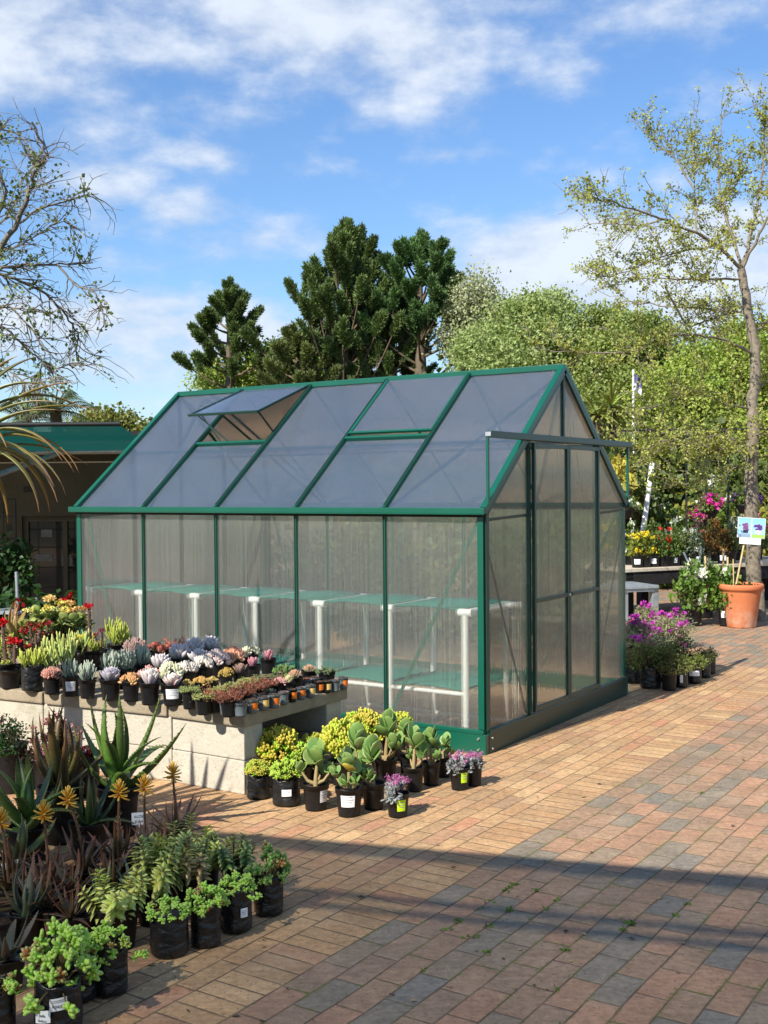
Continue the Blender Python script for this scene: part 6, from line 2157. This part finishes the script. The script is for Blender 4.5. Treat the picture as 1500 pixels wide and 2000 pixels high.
def conifer(label, px, Y, top, base_y, spread, seed, nbr=46, lead=1, c=(116, 138, 78), lean=0.0, e=(15, 55), sweep=0):
    rng = np.random.default_rng(seed)
    base = gy(px, 1000, Y) * [1, 1, 0]
    o = thing('hoop_pine', label, 'tree', base, 0, 'dark conifers behind the greenhouse')
    kx = F / Y
    H = gy(px, top, Y)[2]
    mb, st = MB(), MB()
    z0 = gy(px, base_y, Y)[2]
    tube(st, [(0, 0, -.1), (lean * .3, 0, H * .5), (lean, 0, H)], [.26, .18, .03], 8, lin(140, 125, 105, .5))
    R = spread / kx

    def brush(P, s):
        """needles standing round a shoot"""
        P = np.array(P)
        ln_ = np.linalg.norm(P[-1] - P[0])
        n = max(120, int(800 * ln_ * s / .5))
        tt = rng.uniform(0, 1, n)
        ax = (P[-1] - P[0]) / (ln_ + 1e-9)
        D = rnd_dirs(rng, n) + ax * .7 + [0, 0, .2]
        fat = .45 + .55 * np.sin(PI * np.clip(tt, .1, 1))
        Q = P[0] + (P[-1] - P[0]) * tt[:, None] + D * (fat * s * rng.uniform(.0, .12, n))[:, None]
        C = lin(*c, .62) * rng.uniform(.75, 1.3) * (1 + rng.normal(size=(n, 1)) * .22)
        inst(mb, NEEDLE, Q, D, rnd_dirs(rng, n), np.stack([np.full(n, .13), .1 * s * rng.uniform(.6, 1.3, n), np.full(n, .13)], 1), np.clip(C, .002, .5))

    for q in range(nbr):
        f = (q + rng.uniform()) / nbr
        z = z0 + (H - z0) * f * .95
        a = q * GA + rng.normal() * .3
        if sweep and math.cos(a) < -.2:
            k_ = sweep
        else:
            k_ = 1.0
        ln = R * ((1 - f) ** .7 * .95 + .12) * rng.uniform(.65, 1.12) * k_
        el_ = rad(rng.uniform(*e)) + f * .3
        d = np.array([math.cos(a) * math.cos(el_), math.sin(a) * math.cos(el_), math.sin(el_)])
        p0 = np.array([lean * z / H, 0, z - ln * math.sin(el_) * .75])
        T_ = np.linspace(0, 1, 7)
        at_ = lambda t_: p0 + d * ln * t_ + np.array([0, 0, ln * .22 * t_ ** 2.2])
        tube(st, np.array([at_(t_) for t_ in T_]), np.linspace(.045, .014, 7), 5, lin(140, 122, 98, .5))
        tp_ = at_(1.0)
        dd = tp_ - at_(.85)
        dd /= np.linalg.norm(dd)
        brush([tp_ - dd * .25, tp_ + dd * .35], 1.05)
        m = max(1, int(ln / .52))
        for k in range(m):
            t_ = .42 + .5 * (k + rng.uniform(.2, .8)) / m
            pp = at_(t_)
            sd_ = rnd_dirs(rng, 1)[0] * .55 + d * .35 + np.array([0, 0, .8])
            sd_ /= np.linalg.norm(sd_)
            l2 = rng.uniform(.4, .75) * (1 - .25 * f)
            tube(st, [pp, pp + sd_ * l2 * .6], [.018, .012], 4, lin(125, 108, 84, .45))
            brush([pp + sd_ * l2 * .35, pp + sd_ * (l2 + .1)], rng.uniform(.8, 1.1))
    for k in range(4):
        pk = np.array([lean, 0, H - .3 * k])
        for _ in range(2):
            sd_ = rnd_dirs(rng, 1)[0] * .5 + np.array([0, 0, .9])
            brush([pk - [0, 0, .1], pk + sd_ * .35], .9)
    put('trunk', st.mesh('trunk', M['bark']), o)
    put('crown', mb.mesh('crown', M['needle'], False), o)


conifer('small dark conifer standing apart at the left of the conifers', 452, 33, 578, 770, 95, 501, 30, e=(-5, 25))
conifer('tallest dark conifer with long branches sweeping up to the left', 668, 30, 470, 760, 165, 502, 40, lean=.15, e=(32, 62), sweep=1.3)
conifer('dark conifer close behind the tallest one, its right half', 712, 31.5, 478, 760, 110, 503, 26, e=(30, 60))
conifer('broad dark conifer with a bare pale trunk, right of the tallest', 824, 30, 486, 700, 150, 504, 36, e=(8, 40), c=(106, 140, 82))
conifer('low dark conifer between the tallest and the broad one', 770, 33, 600, 790, 90, 505, 20, e=(10, 45))
conifer('low dark conifer in front of the bright green tree', 585, 29, 668, 800, 85, 506, 18, e=(5, 40), c=(126, 138, 80))


def branch_tree(name, label, px, Y, limbs, seed, trunkw, leafc, leafc2, nleaf, twigs, leafs, barkc, droop=0.0, group=None, tl=.9, dens=1.0, thin=1.0):
    rng = np.random.default_rng(seed)
    base = gy(px, 1000, Y) * [1, 1, 0]
    o = thing(name, label, 'tree', base, 0, group)
    st, tw, mb = MB(), MB(), MB()
    bc = lin(*barkc, .55)
    LP = []
    for li, (w, depth, pts) in enumerate(limbs):
        drift = depth
        P = np.array([gy(x, y, Y + drift * i / max(len(pts) - 1, 1)) - base if not (li == 0) else gy(x, y, Y) - base for i, (x, y) in enumerate(pts)])
        # smooth resample
        ts = np.linspace(0, len(P) - 1, (len(P) - 1) * 5 + 1)
        Q = np.stack([np.interp(ts, np.arange(len(P)), P[:, k]) for k in range(3)], 1)
        Q[1:-1] = (Q[:-2] + Q[1:-1] * 2 + Q[2:]) / 4
        Q[1:-1] += rng.normal(size=Q[1:-1].shape) * (w * .25 if li else .008)
        r = np.linspace(w, w * (.5 if li == 0 else .25), len(Q)) * thin * (1 if li else 1 / thin)
        tube(st, Q, r, 8 if w > .05 else 6, bc)
        if li == 0:
            continue
        ln = np.linalg.norm(np.diff(Q, axis=0), axis=1).sum()
        m = int(twigs * ln * dens)
        for q in range(m):
            i = int(rng.uniform(.12, 1) * (len(Q) - 1))
            p = Q[i]
            dl = Q[min(i + 1, len(Q) - 1)] - Q[max(i - 1, 0)]
            dl /= np.linalg.norm(dl) + 1e-9
            d = dl * .9 + rnd_dirs(rng, 1)[0] * .9 + np.array([0, 0, .25 - droop * rng.uniform()])
            d /= np.linalg.norm(d)
            l = tl * rng.uniform(.3, 1.0)
            pts_ = [p]
            cur = p.copy()
            for s_ in range(5):
                d = d + rnd_dirs(rng, 1)[0] * .42 + np.array([0, 0, -droop * .22 + .06])
                d /= np.linalg.norm(d)
                cur = cur + d * l / 5
                pts_.append(cur.copy())
                if rng.uniform() < .55:
                    e_ = cur + (d + rnd_dirs(rng, 1)[0] * .9) * l * .28
                    tube(tw, [cur, (cur + e_) / 2 + rng.normal(size=3) * .01, e_], [.004, .003, .002], 3, bc, False)
                    LP.append(e_)
                LP.append(cur.copy())
            tube(tw, pts_, np.linspace(.0075, .0028, 6) * (thin if thin < .7 else 1), 4, bc, False)
    LP = np.array(LP)
    sel = LP[rng.uniform(size=len(LP)) < nleaf[0]]
    k = np.repeat(np.arange(len(sel)), nleaf[1])
    P = sel[k] + rng.normal(size=(len(k), 3)) * leafs * .8
    cl = rng.uniform(size=(len(sel), 1))[k]
    C = (lin(*leafc, .66) * (1 - cl) + lin(*leafc2, .6) * cl) * (1 + rng.normal(size=(len(k), 1)) * .15)
    inst(mb, WIDE, P, rnd_dirs(rng, len(k)) + [0, 0, -.15], rnd_dirs(rng, len(k)), leafs * rng.uniform(.6, 1.3, len(k)), np.clip(C, .003, .9))
    tr_ = put('trunk', st.mesh('trunk', M['bark']), o)
    put('twigs', tw.mesh('twigs', M['bark']), o)
    put('crown', mb.mesh('crown', M['foliage'], False), o)


branch_tree('young_oak', 'slender tree with sparse new olive leaves, its trunk beside the terracotta pot', 1480, 11.6, [
    (.085, 0, [(1482, 1222), (1472, 1120), (1468, 1000), (1466, 900), (1472, 780), (1478, 690), (1462, 610), (1447, 525)]),
    (.035, -1.2, [(1447, 525), (1400, 480), (1360, 455), (1290, 425), (1200, 396), (1136, 380)]),
    (.03, .8, [(1447, 525), (1428, 450), (1408, 400), (1404, 340), (1402, 290), (1415, 215)]),
    (.034, .3, [(1449, 520), (1470, 440), (1484, 380), (1496, 260), (1470, 195)]),
    (.03, -.6, [(1447, 530), (1490, 440), (1530, 380), (1560, 300)]),
    (.022, -1.0, [(1400, 480), (1340, 490), (1280, 505), (1215, 535), (1170, 540)]),
    (.02, .9, [(1362, 456), (1357, 400), (1356, 330), (1357, 235)]),
    (.02, .2, [(1357, 372), (1320, 310), (1285, 282), (1243, 242)]),
    (.018, .6, [(1410, 400), (1440, 360), (1470, 280)]),
    (.02, .6, [(1300, 428), (1250, 440), (1190, 437), (1142, 436)]),
    (.024, -.9, [(1450, 545), (1370, 546), (1310, 545), (1230, 545)]),
    (.024, .9, [(1464, 612), (1400, 605), (1330, 600), (1230, 590), (1160, 530)]),
    (.03, -1.0, [(1478, 695), (1420, 665), (1370, 652), (1290, 655), (1240, 690), (1120, 690), (1040, 680)]),
    (.024, .5, [(1300, 560), (1340, 640), (1400, 620), (1458, 590)]),
    (.03, .4, [(1476, 650), (1500, 625), (1560, 600)]),
    (.022, -1.2, [(1467, 880), (1420, 885), (1380, 872), (1290, 868), (1220, 880), (1150, 830)]),
    (.02, .8, [(1468, 900), (1400, 930), (1340, 950), (1260, 900)]),
    (.022, -.6, [(1472, 800), (1420, 790), (1350, 760), (1300, 790), (1240, 800)]),
    (.02, .6, [(1474, 760), (1530, 720), (1580, 700)]),
    (.02, -.7, [(1470, 850), (1510, 840), (1560, 860)]),
    (.02, -1.2, [(1466, 890), (1440, 860), (1400, 850), (1330, 860), (1270, 850)]),
], 601, .085, (172, 184, 78), (200, 200, 105), (.8, 8), 17, .027, (162, 150, 130), .15, None, .46, 1.0, .56)
branch_tree('budding_tree', 'nearly bare tree with fine twigs and a few green tufts at the upper left', -160, 12.5, [
    (.12, 0, [(-170, 1250), (-165, 950), (-150, 750), (-120, 620)]),
    (.05, -.8, [(-120, 620), (-60, 540), (0, 487), (38, 432), (62, 360), (70, 325), (94, 305), (62, 238)]),
    (.02, .6, [(36, 436), (80, 405), (120, 396), (160, 383), (192, 378)]),
    (.03, .3, [(-120, 600), (-40, 530), (20, 522), (70, 518), (130, 515), (182, 513)]),
    (.016, -.4, [(112, 516), (150, 560), (185, 570), (200, 600), (202, 630)]),
    (.028, .8, [(-110, 590), (-20, 525), (30, 545), (90, 572), (125, 610), (152, 650), (150, 705)]),
    (.022, -.6, [(-110, 640), (-40, 600), (20, 600), (60, 606), (90, 588)]),
    (.026, .5, [(-120, 680), (-40, 632), (10, 640), (60, 690), (110, 722), (152, 708)]),
    (.028, -.7, [(-80, 560), (-20, 470), (5, 400), (12, 370), (-15, 300), (5, 240)]),
    (.014, .4, [(70, 345), (72, 320), (66, 300), (40, 270)]),
    (.015, .7, [(0, 490), (40, 480), (100, 440), (130, 430), (150, 450)]),
    (.014, -.5, [(20, 600), (60, 640), (90, 690), (70, 740), (120, 740)]),
    (.02, .2, [(-60, 450), (0, 440), (30, 400), (50, 340)]),
    (.02, -.8, [(-100, 720), (-20, 700), (40, 740), (80, 770)]),
], 602, .2, (120, 145, 72), (150, 160, 90), (.09, 7), 17, .045, (150, 140, 126), .55, None, .55, 1.0, .8)


def palm(label, px, py, Y, s, seed):
    rng = np.random.default_rng(seed)
    c = gy(px, py, Y)
    o = thing('palm_tree', label, 'palm', (c[0], c[1], 0), 0, 'palms behind the shade cloth roof')
    st, mb = MB(), MB()
    tube(st, [(0, 0, 0), (.1, 0, c[2] * .6), (0, 0, c[2])], [.16, .13, .1], 8, lin(110, 100, 80, .5))
    for q in range(16):
        a = q * GA
        e = rad(rng.uniform(5, 75))
        T_ = np.linspace(0, 1, 24)
        d = np.array([math.cos(a), math.sin(a), 0])
        P = np.array([d * (s * t_ * math.cos(e)) + np.array([0, 0, c[2] + s * (t_ * math.sin(e) - .6 * t_ ** 2.4)]) for t_ in T_])
        tube(st, P, np.linspace(.02, .004, 24), 4, lin(110, 120, 70, .5))
        sd_ = np.array([-math.sin(a), math.cos(a), 0])
        for sg in (-1, 1):
            w = s * .34 * np.sin(PI * np.clip(T_ * .9 + .1, 0, 1)) ** .6
            inst(mb, NEEDLE, P[2:], sg * sd_[None] + d[None] * .5 + np.array([0, 0, -.45])[None] + np.zeros((22, 3)), [[0, 0, 1]], np.stack([w[2:] * .35, w[2:], w[2:] * .3], 1), jit(rng, lin(95, 115, 75, .55), 22, .15, .06))
    put('trunk', st.mesh('trunk', M['bark']), o)
    put('fronds', mb.mesh('fronds', M['foliage'], False), o)


palm('palm with feathery fronds just above the shade cloth roof', 108, 805, 20, 1.0, 701)
palm('darker palm at the left, half hidden by the strap leaved plant', 52, 818, 21, .9, 702)

# arching strap leaved plant at the left edge
rng = np.random.default_rng(711)
c = gy(-78, 905, 5.2)
o = thing('strap_leaved_dracaena', 'tall plant with long arching orange tipped strap leaves at the left edge', 'plant', (c[0], c[1], 0))
st = MB()
tube(st, [(0, 0, 0), (.03, 0, c[2] * .5), (0, 0, c[2])], [.07, .06, .055], 9, lin(130, 115, 90, .5))
put('stem', st.mesh('stem', M['bark']), o)
mb = MB()
n = 34
i = np.arange(n)
a = i * GA
f = i / n
e = np.radians(82 - 62 * f + rng.normal(size=n) * 6)
D = np.stack([np.cos(a) * np.cos(e), np.sin(a) * np.cos(e), np.sin(e)], 1)
U = np.stack([-np.cos(a) * np.sin(e), -np.sin(a) * np.sin(e), np.cos(e)], 1)
ln = rng.uniform(.5, .72, n)
C = jit(rng, lin(135, 138, 62, .6), n, .15, .07)
for k, lf in ((0, STRAP), (1, STRAP2)):
    q = (i % 2) == k
    inst(mb, lf, np.stack([0 * f, 0 * f, c[2] + .12 * (1 - f)], 1)[q], D[q], U[q], np.stack([ln * .85, ln, ln], 1)[q], C[q], lin(225, 150, 95, .64), 6)
for (tx, ty, tz) in ((.62, -.12, .55), (.66, .1, .35), (.6, -.3, .2), (.64, .05, .08), (.58, -.15, -.02), (.5, .2, .7), (.55, -.25, .4), (.6, .2, .25)):
    d = np.array([tx, ty, tz])
    inst(mb, STRAP if tz < .45 else STRAP2, [[0, 0, c[2] + .03]], [d + [0, 0, .42]], [[-.5, 0, 1]], [[.55, rng.uniform(.56, .7), .6]], jit(rng, lin(150, 148, 68, .62), 1, .1, .05), lin(230, 160, 110, .66), 5.0)
put('leaves', mb.mesh('leaves', M['strap']), o)

o = thing('strap_leaved_dracaena', 'second strap leaved plant just out of the picture, its shadow on the block wall', 'plant', (-2.0, 3.95, 0))
st = MB()
tube(st, [(0, 0, 0), (.02, 0, .5), (0, 0, .95)], [.05, .045, .04], 9, lin(130, 115, 90, .5))
put('stem', st.mesh('stem', M['bark']), o)
mb = MB()
n = 22
i = np.arange(n)
a = i * GA
e = np.radians(80 - 40 * i / n)
D = np.stack([np.cos(a) * np.cos(e), np.sin(a) * np.cos(e), np.sin(e)], 1)
U = np.stack([-np.cos(a) * np.sin(e), -np.sin(a) * np.sin(e), np.cos(e)], 1)
inst(mb, BLADE, np.tile([0, 0, .95], (n, 1)), D, U, np.stack([np.full(n, .7), rng.uniform(.45, .65, n), np.full(n, .5)], 1), jit(rng, lin(135, 138, 62, .6), n, .15, .07), lin(225, 150, 95, .64), 6)
put('leaves', mb.mesh('leaves', M['strap']), o)

# ------------------------------------------------------------------ building with shade cloth at the left
bl = thing('building', 'low plastered building in deep shade with a small air vent and a dark window', 'building', (-6, 10.2, 0))
wz0, wz1 = gy(55, 1008, 10.2)[2], 1.86
bw_ = [(-6.0, 4.15)]
xw0, xw1 = gy(42, 1000, 10.2)[0] + 6, gy(142, 1000, 10.2)[0] + 6 + .3
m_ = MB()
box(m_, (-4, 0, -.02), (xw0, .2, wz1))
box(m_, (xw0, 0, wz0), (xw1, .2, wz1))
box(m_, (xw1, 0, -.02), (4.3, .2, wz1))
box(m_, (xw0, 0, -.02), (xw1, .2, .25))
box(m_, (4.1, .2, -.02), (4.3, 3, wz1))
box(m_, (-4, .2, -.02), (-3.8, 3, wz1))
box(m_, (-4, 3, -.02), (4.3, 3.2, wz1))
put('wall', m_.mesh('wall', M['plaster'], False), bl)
m_ = MB()
box(m_, (-4.2, -.06, wz1 - .14), (4.5, -.002, wz1 + .02))
put('fascia', m_.mesh('fascia', M['plaster'], False), bl)
m_ = MB()
box(m_, (-4.2, -.1, wz1 + .022), (4.5, 3.4, wz1 + .06))
put('roof', m_.mesh('roof', M['darkwood'], False), bl)
wn = MB()
for (a, b, c_, d) in ((xw0, xw0 + .05, .25, wz0), (xw1 - .05, xw1, .25, wz0), (xw0 + .05, xw1 - .05, wz0 - .05, wz0), (xw0 + .05, xw1 - .05, .25, .3), ((xw0 + xw1) / 2 - .02, (xw0 + xw1) / 2 + .02, .3, wz0 - .05)):
    box(wn, (a, .03, c_), (b, .09, d))
w_ = put('window', wn.mesh('window', M['plaster'], False), bl)
m_ = MB()
box(m_, (xw0 + .03, .055, .28), (xw1 - .03, .065, wz0 - .03))
put('pane', m_.mesh('pane', M['windowglass'], False), w_)
for (ax, az_, aw, ah) in ((.16, wz0 - .16, .1, .07), (.1, wz0 - .38, .16, .06), (.34, wz0 - .42, .1, .08)):
    m_ = MB()
    box(m_, (xw0 + ax, .048, az_ - ah / 2), (xw0 + ax + aw, .053, az_ + ah / 2))
    put('notice', m_.mesh('notice', M['curtain'], False), w_)
vc_ = gy(55, 955, 10.2)
m_ = MB()
for i in range(4):
    for j in range(2):
        box(m_, (vc_[0] + 6 - .042 + i * .022, -.004, vc_[2] - .028 + j * .029), (vc_[0] + 6 - .042 + i * .022 + .014, .002, vc_[2] - .028 + j * .029 + .024))
put('air_vent', m_.mesh('air_vent', M['blackrubber'], False), bl)
# shade cloth awning along the front of the building
aw = thing('shade_awning', 'dark green shade cloth stretched on white pipes in front of the building', 'awning', (0, 0, 0))
yF, yB = 8.0, 10.1
zF, zB = gy(100, 832, yF)[2], gy(100, 880, yB)[2]
xR = -1.86
m_ = MB()
nx_ = 24
V = []
for i in range(nx_ + 1):
    for j in range(7):
        x = -9 + (xR + 9) * i / nx_
        tq = j / 6
        V.append((x, yF + (yB - yF) * tq, zF + (zB - zF) * tq - .05 * math.sin(PI * tq) * (1 + .4 * math.sin(i * 1.3))))
m_.add(V, [(i * 7 + j, (i + 1) * 7 + j, (i + 1) * 7 + j + 1, i * 7 + j + 1) for i in range(nx_) for j in range(6)])
put('cloth', m_.mesh('cloth', M['shadecloth']), aw)
m_ = MB()
tube(m_, [(-9, yF, zF + .012), (xR, yF, zF + .012)], .016, 8)
put('front_cord', m_.mesh('front_cord', M['blackrubber']), aw)
m_ = MB()
ym = (yF + yB) / 2
tube(m_, [(-9, ym, (zF + zB) / 2 - .1), (xR, ym, (zF + zB) / 2 - .1)], .012, 8)
put('pipe', m_.mesh('pipe', M['galv']), aw)
for x in (-2.62, -4.6, -6.6):
    m_ = MB()
    tube(m_, [(x - .6, yF + .1, zF - .5), (x, ym, (zF + zB) / 2 - .115)], .022, 8)
    put('strut', m_.mesh('strut', M['galv']), aw)
for x in (-3.6, -6.2, -8.8):
    m_ = MB()
    tube(m_, [(x, yF + .02, 0), (x, yF + .02, zF)], .025, 8)
    put('post', m_.mesh('post', M['galv']), aw)

# iron trellis, stand and shade plants under the awning
tx = gy(30, 1000, 9.2)[0]
o = thing('iron_trellis', 'black wrought iron trellis panel with scrolls at the left edge', 'trellis', (tx, 9.2, 0))
zt_ = gy(20, 975, 9.2)[2]
m_ = MB()
for x in (0, -.1, -.28, -.46, -.56):
    tube(m_, [(x, 0, 0), (x, 0, zt_)], .008 if x in (0, -.56) else .005, 5)
for z in (zt_, zt_ - .14, zt_ - .32, zt_ - .5, zt_ - .7, zt_ - .9):
    tube(m_, [(-.56, 0, z), (0, 0, z)], .006, 5)
put('frame', m_.mesh('frame', M['blackiron']), o)
m_ = MB()
for (cx, sg) in ((-.1, 1), (-.2, -1), (-.36, 1), (-.46, -1)):
    P = [(cx + sg * (.005 + .042 * (k / 22)) * math.cos(k * .55), 0, zt_ - .07 + (.005 + .042 * (k / 22)) * math.sin(k * .55)) for k in range(23)]
    tube(m_, P, .004, 4)
for z in (zt_ - .23, zt_ - .4, zt_ - .6):
    P = [(-.05 + (.004 + .03 * (k / 22)) * math.cos(k * .55), 0, z + (.004 + .03 * (k / 22)) * math.sin(k * .55)) for k in range(23)]
    tube(m_, P, .004, 4)
put('scrolls', m_.mesh('scrolls', M['blackiron']), o)
GU = 'shade plants under the awning'
for (k, fn, px, Y, z, s, lb) in [
    ('fe1', lambda: sp_fern(721, 16), 108, 8.35, .42, .62, 'green fern with long fronds beside the greenhouse corner post'), ('fe2', lambda: sp_fern(722, 14, (70, 105, 45)), 70, 8.6, .3, .6, 'lower fern left of the other, fronds hanging'),
    ('un1', lambda: sp_bush(723, (55, 90, 45), (80, 115, 60), .9, 900, .1, WIDE), 12, 8.9, .55, .55, 'leafy climber on the iron trellis'), ('un2', lambda: sp_bush(724, (45, 70, 40), (65, 90, 50), .8, 900, .09, WIDE, (170, 30, 35), 8, .07), 60, 7.9, 0, .8, 'dark bush with a few red flowers in the shade left of the ferns'),
    ('un2', None, 130, 8.0, 0, .7, 'dark bush with red flowers at the foot of the ferns'), ('un1', None, 20, 8.2, 0, .8, 'dark leafy bush low at the left edge under the trellis'),
]:
    c = gy(px, 1000, Y)
    o = thing('shade_plant', lb, 'plant', (c[0], Y, z), px, GU)
    for nm, me in plant_meshes(k, fn or (lambda: [])):
        q = put(nm, me, o)
        q.scale = (s,) * 3
    if z:
        m_ = MB()
        lathe(m_, [(0, -z), (.1, -z), (.13, -.02), (.14, 0), (.12, 0), (0, -.03)], 20)
        put('pot', m_.mesh('pot', M['pot']), o)
c = gy(36, 1000, 8.0)
o = thing('display_stand', 'grey metal plant stand with a single rail in the shade at the left', 'stand', (c[0], 8.0, 0))
for (p, q) in (((0, 0, 0), (-.02, 0, .82)), ((-.5, 0, 0), (-.5, 0, .82)), ((0, .4, 0), (0, .4, .6)), ((-.5, .4, 0), (-.5, .4, .6))):
    m_ = MB()
    tube(m_, [p, q], .013, 6)
    put('leg', m_.mesh('leg', M['galv']), o)
m_ = MB()
box(m_, (-.52, -.02, .52), (.02, .42, .545))
put('shelf', m_.mesh('shelf', M['galv'], False), o)

# ------------------------------------------------------------------ the shade canopy over the place where the picture was taken
Hc = 2.9
k_ = Hc / math.tan(SUN_EL)
sh_v = np.array([math.sin(SUN_AZ) * k_, math.cos(SUN_AZ) * k_, 0])
Ae = gp(420, 1632) - sh_v
Be = gp(1500, 1722) - sh_v
de = (Be - Ae) / np.linalg.norm(Be - Ae)
ne = np.array([de[1], -de[0], 0])        # away from the edge, under the canopy
cn = thing('shade_canopy', 'overhead canopy of green shade cloth whose straight shadow crosses the paving', 'canopy', (0, 0, 0))
E0, E1 = Ae - de * 5, Ae + de * 9
m_ = MB()
V = []
for i in range(15):
    for j in range(6):
        p = E0 + (E1 - E0) * i / 14 + ne * j * 1.1
        V.append((p[0], p[1], Hc + .03 - .05 * abs(math.sin(j * 2.8))))
m_.add(V, [(i * 6 + j, (i + 1) * 6 + j, (i + 1) * 6 + j + 1, i * 6 + j + 1) for i in range(14) for j in range(5)])
put('cloth', m_.mesh('cloth', M['canopycloth']), cn)
for dd, r_ in ((.02, .05), (.5, .022), (.61, .022), (3.0, .05), (5.5, .05)):
    m_ = MB()
    p, q = E0 + ne * dd, E1 + ne * dd
    tube(m_, [(p[0], p[1], Hc), (q[0], q[1], Hc)], r_, 8)
    put('beam', m_.mesh('beam', M['darkwood']), cn)
for s_ in (.0, .5, 1.0):
    for dd in (.1, 5.4):
        p = E0 + (E1 - E0) * s_ + ne * dd
        if abs(p[0]) < 2.2 and p[1] > -.5:
            continue
        m_ = MB()
        tube(m_, [(p[0], p[1], 0), (p[0], p[1], Hc)], .05, 8)
        put('post', m_.mesh('post', M['darkwood']), cn)
